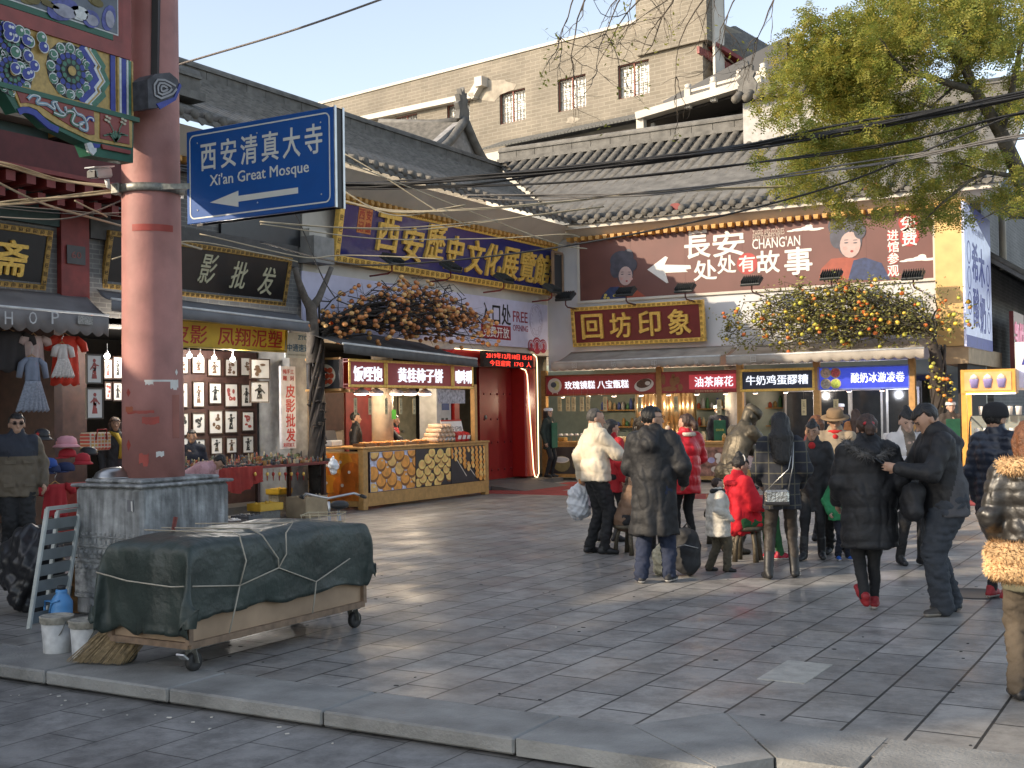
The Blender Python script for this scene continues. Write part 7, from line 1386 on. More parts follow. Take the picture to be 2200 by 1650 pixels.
def ik(a, b, l1, l2, hint):
    a, b = Vector(a), Vector(b); d = b-a; L = min(d.length, (l1+l2)*.995); d.normalize(); x = (l1*l1-l2*l2+L*L)/(2*L); h = math.sqrt(max(0, l1*l1-x*x))
    hv = Vector(hint); hv = hv-d*hv.dot(d); hv = hv.normalized() if hv.length > 1e-4 else d.orthogonal().normalized(); return a+d*x+hv*h, a+d*L
def at_px(fx, fy, hx=None, hy=None):
    p = GZ(fx, fy); z = AX(hx, hy, p.x).z if hy else 1.7; return p, z
def person(label, pos, th, H, top=blackc, zb=.62, legs=black_t, shoe=shoe_b, sole=sole_b, hair='short', hairm=hairb, sk=skin, lean=0., hp=0., hyaw=0., armR=None, armL=None, handR=True, handL=True, fR=(.1, -.02, 0, 0), fL=(-.1, .02, 0, 0), pel=None, puff=1., fat=1., quilt=0., hood=False, flare=1., legw=1., face=True, glasses=None, vox=.014, extra=None, topfn=None, topmats=None, collar=.05, twist=0., hat=None, boots=False, kneeh=None, skirt=None, bodymat=None, group=None, cat='person', name='person', lowz=0.):
    s = H/1.72; yaw = YAW-R(th); mw = Matrix.Translation((pos[0], pos[1], lowz)) @ Matrix.Rotation(yaw, 4, 'Z') @ Matrix.Scale(s, 4)
    o = thing(name, label, cat, mw=mw, group=group)
    P = Vector((0, 0, .93)) if pel is None else Vector(pel); l = R(lean); U = Vector((0, sin(l), cos(l))); Fw = Vector((0, cos(l), -sin(l))); X = Vector((1, 0, 0))
    tw_ = Matrix.Rotation(R(twist), 3, U); Xs = tw_ @ X
    neck = P+U*.535; SR = P+U*.475+Xs*.165*fat**.5; SL = P+U*.475-Xs*.165*fat**.5
    hrot = Matrix.Rotation(R(hyaw), 3, 'Z') @ Matrix.Rotation(-R(hp), 3, 'X'); hc = neck+Vector((0, sin((l+R(hp))*.5), cos((l+R(hp))*.5)))*.135
    hd = lambda *v: hc+hrot @ Vector(v)
    wR = SR+(Vector(armR) if armR else tw_ @ Vector((.06, .03, -.52))); wL = SL+(Vector(armL) if armL else tw_ @ Vector((-.06, .03, -.52)))
    eR, wR = ik(SR, wR, .285, .255, (.5, -1, -.25)); eL, wL = ik(SL, wL, .285, .255, (-.5, -1, -.25))
    HR, HL = P+X*.085-Vector((0, 0, .02)), P-X*.085-Vector((0, 0, .02))
    fR, fL = tuple(fR)+(0,)*(4-len(fR)), tuple(fL)+(0,)*(4-len(fL))
    aR = Vector((fR[0], fR[1], .08+fR[2])); aL = Vector((fL[0], fL[1], .08+fL[2]))
    kh = kneeh or (0, 1, 0); kR, aR = ik(HR, aR, .43, .43, kh); kL, aL = ik(HL, aL, .43, .43, kh)
    def c(a, ra, b, rb, ax=None, st=1., sg=1, kk=None):
        q = [tuple(a), ra, tuple(b), rb, tuple(ax) if ax is not None else None, st, sg]
        return tuple(q+[kk]) if kk else tuple(q)
    # --- body: head, neck, torso, limbs, hands as one surface
    hx = hrot @ X
    B_ = [c(hd(0, -.018, .035), .089, hd(0, .012, .03), .083, hx, .9), c(hd(0, .03, .0), .066, hd(0, .05, -.07), .044, hx, 1.02), c(hd(0, -.02, -.03), .062, neck-U*.02, .056), c(hd(0, .094, .012), .009, hd(0, .112, -.024), .015, None, 1, 1, .012), c(hd(0, .084, -.052), .012, hd(0, .09, -.062), .012, hx, 1.8, 1, .015)]
    for e in (-1, 1): B_ += [c(hd(e*.08, -.012, .015), .012, hd(e*.082, -.008, -.025), .011, hrot @ Vector((0, 1, 0)), 1.8, 1, .01), c(hd(e*.034, .097, .022), .011, hd(e*.038, .097, .022), .011, None, 1, -1)]
    B_ += [c(P, .11, P+U*.4, .12, Xs, 1.25), c(SR, .055, SL, .055), c(HR, .06, kR, .042), c(HL, .06, kL, .042), c(kR, .042, aR, .027), c(kL, .042, aL, .027), c(SR, .045, eR, .038), c(SL, .045, eL, .038), c(eR, .038, wR, .027), c(eL, .038, wL, .027)]
    for w_, e_, sd, on in ((wR, eR, 1, handR), (wL, eL, -1, handL)):
        if not on: continue
        d = (w_-e_).normalized(); side_ = d.cross(Vector((sd, .15, 0))).normalized(); pn = side_.cross(d).normalized()*(sd)
        if pn.x*sd > 0: pn = -pn
        pe = w_+d*.075; B_.append(c(w_, .024, pe, .026, side_, 1.45, 1, .01))
        for i, (of, ln) in enumerate(((-.03, .06), (-.01, .072), (.01, .066), (.029, .05))):
            a = pe+side_*of+d*.008; m_ = a+d*ln*.55+pn*.012; B_.append(c(a, .0095, m_, .009, None, 1, 1, .004)); B_.append(c(m_, .009, m_+d*ln*.25+pn*ln*.4, .0075, None, 1, 1, .004))
        f_ = 1 if side_.y > 0 else -1; t0 = w_+d*.025+side_*.03*f_; B_.append(c(t0, .012, t0+d*.045+side_*.02*f_+pn*.02, .009, None, 1, 1, .006))
    sdf_mesh('body', B_, vox*.72, bodymat or sk, o, k=.022)
    # --- trousers or leggings
    lw_ = legw; T_ = [c(HR+Vector((-.02, 0, .04)), .115*fat, HL+Vector((.02, 0, .04)), .115*fat), c(HR, .088*lw_*fat**.5, kR, .064*lw_), c(HL, .088*lw_*fat**.5, kL, .064*lw_), c(kR, .062*lw_, aR+Vector((0, 0, .0)), .046*lw_**1.5), c(kL, .062*lw_, aL, .046*lw_**1.5)]
    if pel is None: T_.append(c(P, .12*fat, P+U*.1, .12*fat, X, 1.25))
    if legs: sdf_mesh('trousers', T_, vox, legs, o, k=.03, disp=lambda V: .012*nzv(V, 7)+(.012 if lw_ > 1 else .005)*nzv(V*(1, 1, 1.6), 17, 4)-(.01 if lw_ > 1 else .004)*np.maximum(0, .2-np.abs(nzv(V*(.7, .7, 1.5), 11, 9)))/.2)
    for a_, f_ in ((aR, fR), (aL, fL)):
        pt = R(f_[3]); rot = Matrix.Rotation(-pt, 3, 'X') @ Matrix.Rotation(R(-12 if f_[0] > 0 else 12), 3, 'Z'); g = lambda x, y, z: a_+rot @ Vector((x, y, z-.08))
        S_ = [c(g(0, -.045, .042), .036, g(0, .06, .05), .04), c(g(0, .06, .04), .038, g(0, .15, .028), .031, X, 1.2), c(g(0, -.01, .09), .043, g(0, -.01, .05), .04)]
        if boots: S_.append(c(g(0, -.005, .08), .048, kR.lerp(a_, .55) if a_ is aR else kL.lerp(a_, .55), .055))
        ri = rot.transposed(); ac = np.array(a_); RM = np.array(ri)
        lz = lambda X_, Y_, Z_: -( (X_-ac[0])*RM[2, 0]+(Y_-ac[1])*RM[2, 1]+(Z_-ac[2])*RM[2, 2]+.08)
        sdf_mesh('boot' if boots else 'shoe', S_, vox*.75, shoe, o, k=.02, cut=lz, mats=[shoe, sole], matfn=lambda C: (((C-ac) @ RM[2]+.08) < .028).astype(int))
    # --- coat
    pf = .012*puff; zc = zb
    if top:
        C_ = [c(P+U*.08, .118*fat+pf, P+U*.36, .125*fat**.7+pf, Xs, 1.32), c(SR-Xs*.02, .068+pf, SL+Xs*.02, .068+pf), c(P+U*.36, .12+pf, neck-U*.05, .075+pf*.5, Xs, 1.35)]
        C_ += [c(SR, .062+pf, eR, .056+pf), c(SL, .062+pf, eL, .056+pf), c(eR, .055+pf, wR, .042+pf*.6), c(eL, .055+pf, wL, .042+pf*.6)]
        if collar: C_.append(c(neck-U*.05, .078+pf*.6, neck+U*collar, .07+pf*.5))
        if pel is None:
            if zc < P.z+.05: C_.append(c(P+U*.1, .12*fat+pf, Vector((P.x, P.y, zc-.05)), (.13*fat+pf)*flare, X, 1.3))
        else:
            for kk_ in (kR, kL): C_.append(c(P, .13+pf, P.lerp(kk_, min(1, max(0., (.95-zc)*1.1))), .1+pf))
        if hood: C_ += [c(neck-Fw*.1-U*.02, .07, neck-Fw*.14-U*.1, .085, Xs, 1.3), c(neck-Fw*.06+U*.03+Xs*.07, .045, neck-Fw*.02+Xs*.1-U*.06, .045), c(neck-Fw*.06+U*.03-Xs*.07, .045, neck-Fw*.02-Xs*.1-U*.06, .045)]
        hw = .2*fat+pf
        cut = (lambda X_, Y_, Z_: np.where((np.abs(X_-P.x) < hw*flare+.0), zc-Z_, -1.)) if pel is None else None
        def dsp(V):
            fo = np.clip((1.02-V[:, 2])*2.2, 0, 1); r = .012*nzv(V, 5, 3)+.009*nzv(V, 13, 7)-.008*np.maximum(0, .2-np.abs(nzv(V*(1, 1, .6), 8, 1)))/.2+(0 if quilt else 1)*fo*.009*np.sin(np.arctan2(V[:, 0], V[:, 1])*8+np.sin(V[:, 2]*5)*1.2)
            if quilt: r = r+.011*np.abs(np.sin(pi*(V[:, 2]+.12*V[:, 1])/quilt))**.55-.006
            return r
        sdf_mesh('coat', C_, vox, top, o, k=.035, cut=cut, disp=dsp, mats=topmats or [top], matfn=topfn)
    if skirt: sdf_mesh('skirt', [c(P, .13, Vector((0, 0, skirt[1]-.05)), .15, X, 1.25)], vox, skirt[0], o, cut=lambda X_, Y_, Z_: skirt[1]-Z_, disp=lambda V: wob(V, 15, .005))
    # --- hair
    RH = np.array(hrot.transposed()); hn = np.array(hc)
    def hcut(f):
        def q(X_, Y_, Z_):
            dx, dy, dz = X_-hn[0], Y_-hn[1], Z_-hn[2]; x, y, z = (RH[i, 0]*dx+RH[i, 1]*dy+RH[i, 2]*dz for i in range(3)); return f(x, y, z)
        return q
    cr = [c(hd(0, -.018, .04), .101, hd(0, .01, .036), .094, hx, .92)]
    short = lambda x, y, z: np.minimum(np.maximum(y-.0, -.075-z), .062-z+.25*np.abs(x))
    if hair == 'short': hp_, hk = cr, short
    elif hair == 'thin': hp_, hk = [c(hd(0, -.02, .036), .096, hd(0, .0, .03), .09, hx, .92)], lambda x, y, z: np.minimum(np.maximum(y+.01, -.07-z), .085-z)
    elif hair == 'long': hp_, hk = cr+[c(hd(0, -.06, .03), .075, hd(0, -.1, -.12)+Vector((0, -.02, 0)), .075, hx, 1.3), c(hd(0, -.1, -.12)+Vector((0, -.02, 0)), .075, hd(0, -.1, -.1)+Vector((0, -.06, -.26)), .05, hx, 1.75)], lambda x, y, z: np.minimum(y-.02, .055-z)
    elif hair == 'pony': hp_, hk = cr+[c(hd(0, -.1, .04), .035, hd(0, -.15, -.01), .04), c(hd(0, -.15, -.01), .04, hd(0, -.15, -.2), .02)], short
    elif hair == 'bun': hp_, hk = cr+[c(hd(0, -.06, .12), .045, hd(0, -.08, .13), .04)], short
    elif hair == 'bob': hp_, hk = cr+[c(hd(0, -.05, .02), .085, hd(0, -.06, -.1), .08, hx, 1.2), c(hd(.075, -.0, .0), .04, hd(.07, .0, -.11), .03), c(hd(-.075, 0, 0), .04, hd(-.07, 0, -.11), .03)], lambda x, y, z: np.minimum(np.maximum(y-.03, -.14-z), .06-z)
    else: hp_ = None
    if hp_: sdf_mesh('hair', hp_, vox*.7, hairm, o, k=.02, cut=hcut(hk), disp=lambda V: .0022*np.sin(V[:, 0]*190+np.sin(V[:, 2]*25)*2)+wob(V, 60, .0012))
    hm = Matrix.Translation(hc) @ hrot.to_4x4()
    if hat: 
        for nm, b in hat: q = b.build(nm, o); q.matrix_local = hm
    if face:
        for e in (-1, 1):
            b = MB(); b.ball((e*.034, .083, .022), .0125, eyem, 8, 6, (1.25, .6, .65)); q = b.build('eye', o); q.matrix_local = hm
            b = MB(); b.tube([(e*.018, .094, .04), (e*.035, .096, .046), (e*.055, .084, .04)], .0035, hairm, 5); q = b.build('eyebrow', o); q.matrix_local = hm
        b = MB(); b.ball((0, .087, -.057), .022, lips, 10, 6, (1, .5, .35)); q = b.build('mouth', o); q.matrix_local = hm
    if glasses:
        b = MB()
        for e in (-1, 1):
            b.tube([(e*.036+.024*cos(a*pi/6), .108, .02+.018*sin(a*pi/6)) for a in range(13)], .0025, black_f, 5); b.tube([(e*.06, .107, .026), (e*.086, .0, .028)], .0025, black_f, 5)
            if glasses == 'sun': b.ell(e*.036, 0, .023, .017, 0, M('tinted_lens', (.03, .02, .015), .15), 12) if False else b.ball((e*.036, .106, .02), .0185, M('tinted_lens', (.02, .012, .008), .5, spec=.1), 10, 6, (1, .12, .8))
        b.tube([(-.013, .109, .026), (.013, .109, .026)], .002, black_f, 4); q = b.build('glasses', o); q.matrix_local = hm
    J = dict(mw=mw, neck=neck, wR=wR, wL=wL, SR=SR, SL=SL, P=P, hc=hc, hm=hm, U=U, Fw=Fw, o=o, eR=eR, eL=eL)
    J['W'] = lambda v: mw @ Vector(v)
    return J
def hatlathe(prof, m, n=24, sy=1.1): b = MB(); b.lathe(prof, m, n=n, sy=sy); return b
def furtube(o, nm, pts, r, m, n=900, L_=.05, par=None):
    """a roll of fur: core plus many short hairs"""
    b = MB(); P3 = [Vector(p) for p in pts]; b.tube(P3, r*.8, m, 10); rr = random.Random(n)
    for _ in range(n):
        t = rr.random()*(len(P3)-1); i = int(t); p = P3[i].lerp(P3[i+1], t-i); d = Vector((rr.gauss(0, 1), rr.gauss(0, 1), rr.gauss(0, 1))).normalized(); q = p+d*r*.75; e = q+(d+Vector((rr.gauss(0, .35), rr.gauss(0, .35), rr.gauss(-.35, .3)))).normalized()*L_*rr.uniform(.6, 1.2); s_ = d.orthogonal().normalized()*.005
        b.add([q-s_, q+s_, e], [(0, 1, 2)], m)
    q = b.build(nm, o); return q
# ---- 1 man in cream puffer
cream = fab('cream', (.62, .53, .4), .6, bump=.25); cream2 = fab('cream_white', (.62, .58, .5), .6)
p, z = at_px(1283, 1190, 1285, 884)
J = person('grey haired man in cream puffer jacket and black trousers holding plastic bags', p, 72, 1.75, cream, .87, hair='thin', hairm=hairg, puff=2.2, fat=1.12, quilt=.16, armR=(.0, .42, -.3), armL=(-.1, -.08, -.5), legw=1.25, hyaw=-12, hp=8, fR=(.1, .05, 0, 0), fL=(-.1, -.06, 0, 0))
b = MB(); b.box((-.13, -.155, .86), (.07, .006, .055), M('leather_orange', (.5, .2, .05), .6)); b.build('waist_tag', J['o'])
hnd = J['W'](J['wL']+Vector((0, 0, -.08))); bagw = M('bag_white', (.62, .63, .65), .4, var=.12, bump=.7, bsc=18)
def bagobj(lb, at, h, r, m, nm='plastic_bag', cat='bag', rz=0): 
    o = sdf_mesh(nm, [((0, 0, -.02), .012, (0, 0, -h*.3), .04), ((0, 0, -h*.4), r*.8, (0, .01, -h*.85), r*.85, (1, 0, 0), 1.3)], .012, m, k=.06, disp=lambda V: wob(V, 25, .007)+wob(V, 60, .003)); o.location = at; o.rotation_euler = (0, 0, rz); return tag(o, lb, cat)
q = AD(1228, 1062, 15.1); bagobj('white plastic bag with dark marks hanging from the cream jacket man', hnd+Vector((-.03, -.02, .04)), .44, .13, bagw, rz=.4); bagobj('small pale pink plastic bag behind the white bag', hnd+Vector((.07, .04, .05)), .36, .07, M('bag_pink', (.6, .5, .55), .4, bump=.6))
# ---- 2 woman in red coat with long hair behind him
redcoat = fab('red', (.42, .012, .018), .75); p, z = at_px(1318, 1163, 1330, 895)
J = person('woman with long black hair and red coat half hidden behind the cream jacket man', p, 60, 1.6, redcoat, .7, hair='long', boots=True, fL=(-.1, -.15, 0, 0), hyaw=-10)
# ---- 3 man in long black coat
p, z = at_px(1408, 1252, 1400, 890); snk = M('sneaker_black', (.018, .018, .02), .6)
J = person('man in long hooded black coat and navy jeans with glasses seen from behind', p, 15, 1.76, blackc, .47, legs=denim, shoe=snk, sole=sole_w, hair='short', hyaw=-62, glasses=True, hood=True, puff=2.4, fat=1.12, quilt=.0, flare=1.12, legw=1.35, armR=(.1, .18, -.42), armL=(-.02, .28, -.36), fR=(.13, .06, 0, 0), fL=(-.13, -.05, 0, 0))
# ---- 4 crouching woman in brown on a bronze stool
brown = fab('brown', (.17, .1, .06), .7); bronze = M('bronze', (.1, .083, .057), .5, metal=.45, var=.5, sc=7, bump=.5, bsc=22)
p, z = at_px(1352, 1190); 
def stool(pos, lb, h=.42, rz=0.):
    o = thing('bronze_stool', lb, 'stool', (pos[0], pos[1], 0), rz=rz); b = MB(); b.lathe([(.17, h-.05), (.19, h-.04), (.19, h-.01), (.17, h)], bronze, n=20); b.build('seat', o)
    for k in range(4): a = k*pi/2+.6; b = MB(); b.tube([(.11*cos(a), .11*sin(a), h-.04), (.15*cos(a), .15*sin(a), .2), (.17*cos(a), .17*sin(a), 0)], [.028, .024, .032], bronze, 8); b.build('leg', o)
    return o
stool((p.x, p.y), 'bronze stool under the seated woman in brown', .36)
J = person('woman in brown padded jacket with long hair sitting low behind the black coat man', p, 75, 1.6, brown, .75, legs=black_t, boots=True, hair='long', hairm=hairbr, pel=(0, -.05, .45), lean=22, fR=(.12, .42, 0, 0), fL=(-.1, .36, 0, 0), armR=(.02, .3, -.3), armL=(-.02, .3, -.3), puff=2, quilt=.1, kneeh=(0, .6, 1))
olive = fab('olive_fur', (.09, .085, .06), .95, bump=1.); furtube(J['o'], 'fur_scarf', [J['neck']+Vector((-.16, -.1, -.32)), J['neck']+Vector((-.13, -.12, -.12)), J['neck']+Vector((-.05, -.12, .0)), J['neck']+Vector((.08, -.08, .0))], .055, olive, 500, .04)
# ---- 5,6 woman in red puffer with baby
p, z = at_px(1478, 1172, 1490, 908)
J = person('woman in shiny red puffer jacket with ponytail carrying a baby', p, -25, 1.66, fab('red_puffer', (.55, .015, .025), .4, bump=.2), .68, hair='pony', hairm=hairbr, puff=2.2, quilt=.13, shoe=sole_w, sole=sole_w, armL=(.02, .22, -.2), armR=(.0, .3, -.2), hyaw=20, fR=(.08, 0, 0, 0), fL=(-.08, .1, 0, 0))
furtube(J['o'], 'fleece_collar', [J['neck']+Vector((.1*cos(a), .1*sin(a)-.01, -.0)) for a in [k*pi/5 for k in range(11)]], .035, fab('fleece', (.6, .55, .45), .95), 300, .02)
bp = J['W'](Vector((-.13, .25, 1.08))); knit = fab('knit_cream', (.6, .5, .37), .95, bump=.8, bsc=60)
hat = [('knit_hat', hatlathe([(.112, .03), (.118, .05), (.108, .11), (.07, .15), (.01, .165)], knit)), ('pompom', (lambda b: (b.ball((0, -.01, .2), .055, knit, 12, 8), b)[1])(MB()))]
J2 = person('baby in cream knit hat with pompom held over the shoulder of the red puffer woman', (bp.x, bp.y), 175, 1.05, fab('baby_grey', (.4, .37, .34), .8), .75, legs=fab('baby_grey', (.4, .37, .34), .8), shoe=sole_w, sk=skin_l, hair=None, hat=hat, pel=(0, 0, .5), fR=(.12, .15, .1, 0), fL=(-.12, .15, .1, 0), vox=.02, lowz=.66, hp=12, puff=2, fat=1.3)
# ---- 7 bronze statue of a working man
p, z = at_px(1572, 1190)
bro = bronze; apron = M('bronze_dark', (.06, .05, .036), .5, metal=.6, var=.5, sc=8, bump=.6, bsc=22)
J = person('bronze statue of a bald old man bending over with outstretched arm', p, 62, 1.83, bronze, .5, legs=apron, shoe=apron, sole=apron, hair=None, bodymat=bronze, lean=24, hp=42, hyaw=-6, armR=(.0, .46, -.34), armL=(.1, .44, -.36), puff=.6, flare=1.12, legw=1.5, collar=.02, cat='statue', name='statue', hat=[('cap', hatlathe([(.098, .045), (.103, .06), (.098, .115), (.06, .125), (.01, .127)], bronze))])
for ch in J['o'].children:
    if ch.name.split('.')[0] in ('eye', 'eyebrow', 'mouth'): ch.data.materials.clear(); ch.data.materials.append(apron)
# ---- 8 boy in cream jacket
p, z = at_px(1545, 1228, 1550, 1045)
J = person('small boy in cream padded jacket with black scarf walking beside the bronze statue', p, 85, .99, cream2, .66, legs=fab('olive_trousers', (.09, .075, .05), .85), shoe=shoe_b, sk=skin_l, hairm=hairbr, puff=3.5, fat=1.45, quilt=.15, legw=1.4, boots=True, armR=(.05, .15, -.4), fR=(.1, .12, 0, 0), fL=(-.1, -.16, 0, 0), vox=.018)
b = MB(); b.tube([J['neck']+Vector((.1*cos(a), .1*sin(a), .02)) for a in [k*pi/5 for k in range(11)]], .05, blackc, 8); b.build('scarf', J['o'])
# bronze seats and brazier beside him
p0 = GZ(1520, 1175); o = thing('bronze_brazier', 'bronze bench block with round legs between the boy and the statue', 'bench', (p0.x+.15, p0.y+.55, 0), rz=R(20)); b = MB(); b.box((0, 0, .38), (.75, .35, .09), bronze, bev=.02); b.build('seat', o)
for sx in (-1, 1):
    for sy in (-1, 1): b = MB(); b.lathe([(.05, 0), (.04, .1), (.05, .2), (.045, .34)], bronze, c=(sx*.3, sy*.12, 0), n=12); b.build('leg', o)
b = MB(); b.lathe([(.1, .43), (.14, .5), (.15, .62), (.13, .64)], M('copper_pot', (.35, .13, .06), .45, metal=.5), c=(-.2, 0, 0), n=18); b.build('pot', o)
# ---- 9 girl in red coat seated
p, z = at_px(1603, 1205); stool((p.x+.02, p.y), 'bronze stool under the girl in the red coat', .4, .3)
J = person('girl in bright red coat with fur collar sitting with her back turned', p, 70, 1.62, fab('bright_red', (.6, .012, .025), .85), .55, legs=fab('green_tights', (.02, .09, .03), .9), shoe=M('shoe_red', (.35, .01, .03), .5), sole=sole_w, hair='bun', pel=(0, -.1, .47), lean=1, hp=25, armR=(-.02, .35, -.28), armL=(.02, .33, -.3), fR=(.12, .4, 0, 0), fL=(-.08, .36, 0, 0), puff=2.4, kneeh=(0, .6, 1))
furtube(J['o'], 'fur_collar', [J['neck']+Vector((.12*cos(a), .11*sin(a)-.02, -.06)) for a in [k*pi/5 for k in range(11)]], .045, fab('red_fur', (.5, .02, .03), .95), 500, .035)
b = MB(); b.tube([J['hm'] @ Vector((.1*cos(a), -.02-.02*sin(a), .07+.075*sin(a))) for a in [k*pi/8 for k in range(9)]], .008, sole_w, 6); b.build('hair_band', J['o'])
# ---- 10 woman in plaid coat
plaid = brickmat('plaid_coat', (.022, .024, .032), (.018, .02, .028), (.085, .08, .06), .13, .11, (0, 2), ms=.006, off=0, bump=.2, rough=.9, stain=.3, ssc=4)
p, z = at_px(1682, 1243, 1700, 905)
J = person('woman with long black hair in dark plaid coat seen from behind', p, 8, 1.68, plaid, .72, legs=fab('sheer_tights', (.03, .022, .016), .6), shoe=shoe_b, hair='long', puff=1.6, flare=1.08, boots=True, fR=(.13, .08, 0, 0), fL=(-.15, -.06, 0, 0), legw=1.0, armL=(-.03, .2, -.42), armR=(.04, .16, -.44))
bq = J['W'](Vector((-.06, -.2, .86))); o = thing('handbag', 'silver and black quilted handbag on chain strap of the plaid coat woman', 'handbag', bq, rz=YAW+R(-8)); b = MB(); b.box((0, 0, 0), (.24, .06, .15), M('bag_silver', (.42, .42, .4), .25, metal=.8, var=.3, sc=12, bump=.5, bsc=30), bev=.02); b.build('body', o); b = MB(); b.box((0, -.004, -.06), (.25, .066, .04), black_f, bev=.01); b.build('trim', o); b = MB(); b.tube([(.11, 0, .06), (.16, .0, .3), (.18, .08, .55)], .006, steel, 6); b.tube([(-.11, 0, .06), (.12, .0, .28), (.18, .08, .55)], .006, steel, 6); b.build('chain', o)
# ---- 11, 12 older woman and the head behind her
p, z = at_px(1752, 1200, 1748, 920)
J = person('older woman with dark hair in black coat over red jumper facing the camera', p, 200, 1.56, blackc, .6, sk=skin_d, hair='bun', boots=True, puff=1.6, lean=6, hp=10, fR=(.12, .22, 0, 0), fL=(-.08, 0, 0, 0))
b = MB(); b.ball(J['neck']+Vector((0, .07, -.03)), .05, fab('red_jumper', (.45, .02, .02), .9), 10, 6); b.build('jumper', J['o'])
p = GZ(1762, 1165); person('person with short brown hair and dark red collar behind the older woman', p, 60, 1.62, fab('wine', (.1, .02, .02), .8), .6, hairm=haira, hair='bob', vox=.02)
# ---- 13 man in felt hat
p, z = at_px(1800, 1190, 1798, 882)
felt = fab('felt_brown', (.2, .13, .07), .9, bump=.2); hat = [('felt_hat', hatlathe([(.1, .03), (.105, .05), (.098, .13), (.08, .155), (.01, .15)], felt)), ('hat_brim', hatlathe([(.09, .04), (.17, .05), (.172, .055), (.1, .062)], felt)), ('hat_band', hatlathe([(.106, .05), (.107, .075), (.102, .076)], fab('hat_band', (.12, .07, .03), .8)))]
J = person('man in brown felt hat and tan quilted jacket with red scarf facing the camera', p, 195, 1.68, fab('tan', (.3, .235, .16), .75), .82, sk=skin_d, hair='short', hat=hat, puff=2, fat=1.05, quilt=.06, hp=14, legw=1.2)
b = MB(); b.tube([J['neck']+Vector((.075*cos(a), .075*sin(a)+.01, .01)) for a in [k*pi/5 for k in range(11)]], .025, fab('red_scarf', (.5, .02, .02), .9), 8); b.ball(J['neck']+Vector((0, .1, -.05)), .035, fab('red_scarf', (.5, .02, .02), .9), 8, 6); b.build('scarf', J['o'])
# ---- 14 woman in orange brown coat at the counter
p = AY(1838, 905, 25.2); person('woman in orange brown coat with long hair standing at the far counter', (p.x, p.y), 10, 1.66, fab('rust', (.42, .17, .06), .85), .6, hair='long', hairm=hairbr, vox=.02)
# ---- 15 woman in long black down coat walking away
p, z = at_px(1872, 1312, 1865, 920)
J = person('woman in long black down coat with fur hood walking away in red sneakers', p, 4, 1.66, blackc, .56, shoe=M('sneaker_red', (.3, .015, .02), .55), sole=sole_w, hair='pony', hairm=hairbr, hood=True, puff=3., fat=1.18, quilt=.15, flare=1.05, fR=(.05, .1, 0, 0), fL=(-.07, -.08, .06, -42), armR=(.08, .12, -.48), armL=(-.05, .18, -.46), lean=3, hp=10)
furtube(J['o'], 'fur_trim', [J['neck']+Vector((.17, -.0, -.02)), J['neck']+Vector((.15, -.12, -.06)), J['neck']+Vector((.05, -.2, -.1)), J['neck']+Vector((-.08, -.2, -.08)), J['neck']+Vector((-.19, -.1, .0)), J['neck']+Vector((-.17, .04, .02))], .035, fab('grey_fur', (.09, .085, .08), .95, var=.6), 900, .06)
b = MB(); b.ball(J['hm'] @ Vector((0, -.11, .035)), .04, M('hair_tie', (.45, .02, .03), .5), 12, 8, (1.3, .8, .6)); b.build('hair_tie', J['o'])
# ---- 16 boy in green jacket
p, z = at_px(1812, 1203, 1812, 1030)
grn = fab('green', (.03, .22, .085), .85); J = person('small boy in green jacket with blue pouch and blue shoes', p, 170, 1.0, grn, .78, legs=fab('dark_navy', (.015, .018, .03), .85), shoe=M('shoe_blue', (.02, .1, .4), .5), sole=sole_w, sk=skin_l, puff=3, fat=1.4, legw=1.3, armR=(.1, .06, -.46), vox=.018)
o = thing('blue_pouch', 'small blue and white pouch worn by the boy in green', 'bag', J['W'](Vector((-.05, .2, .86))), rz=YAW-R(170)); b = MB(); b.box((0, 0, 0), (.2, .06, .15), M('pouch_blue', (.02, .05, .35), .5), bev=.03); b.box((0, .005, .02), (.205, .062, .03), white_p); b.build('body', o); b = MB(); b.tube([(.1, 0, .04), (.12, -.03, .16), (-.02, -.03, .24)], .008, black_f, 6); b.build('strap', o)
# ---- 17 woman in white coat
p, z = at_px(1948, 1212, 1925, 893)
wcoat = fab('white', (.66, .62, .57), .85, bump=.2); drs = fab('pattern_dress', (.2, .15, .11), .8, var=.8)
def wfn(C): return ((np.abs(C[:, 0]-.0) < .07) & (C[:, 1] > .05) & (C[:, 2] > .9)).astype(int)
J = person('woman in long white coat over black dress looking down at a phone', p, 165, 1.68, wcoat, .6, legs=black_t, boots=True, sk=skin_l, hair='bun', hp=24, hyaw=-18, lean=4, armR=(-.0, .32, -.22), armL=(.08, .3, -.24), flare=1.02, topmats=[wcoat, drs], topfn=wfn, puff=1.2, fR=(.08, .0, 0, 0), fL=(-.12, .12, 0, 0))
b = MB(); b.prism([(-.06, 0), (.07, 0), (.085, .42), (-.05, .42)], 0, .006, blackc, Matrix.Translation((0, .178, .6)) @ Matrix.Rotation(pi/2, 4, 'X') @ Matrix.Scale(-1, 4, (0, 0, 1))); b.build('dress', J['o'])
b = MB()
for k in range(5): b.tube([(.13+k*.012, .172-k*.006, .86+.025*k), (.15+k*.012, .168-k*.006, .9+.025*k), (.16+k*.012, .165-k*.006, .87+.025*k)], .004, M('print_grey_blue', (.15, .2, .25), .7), 5)
b.build('printed_script', J['o'])
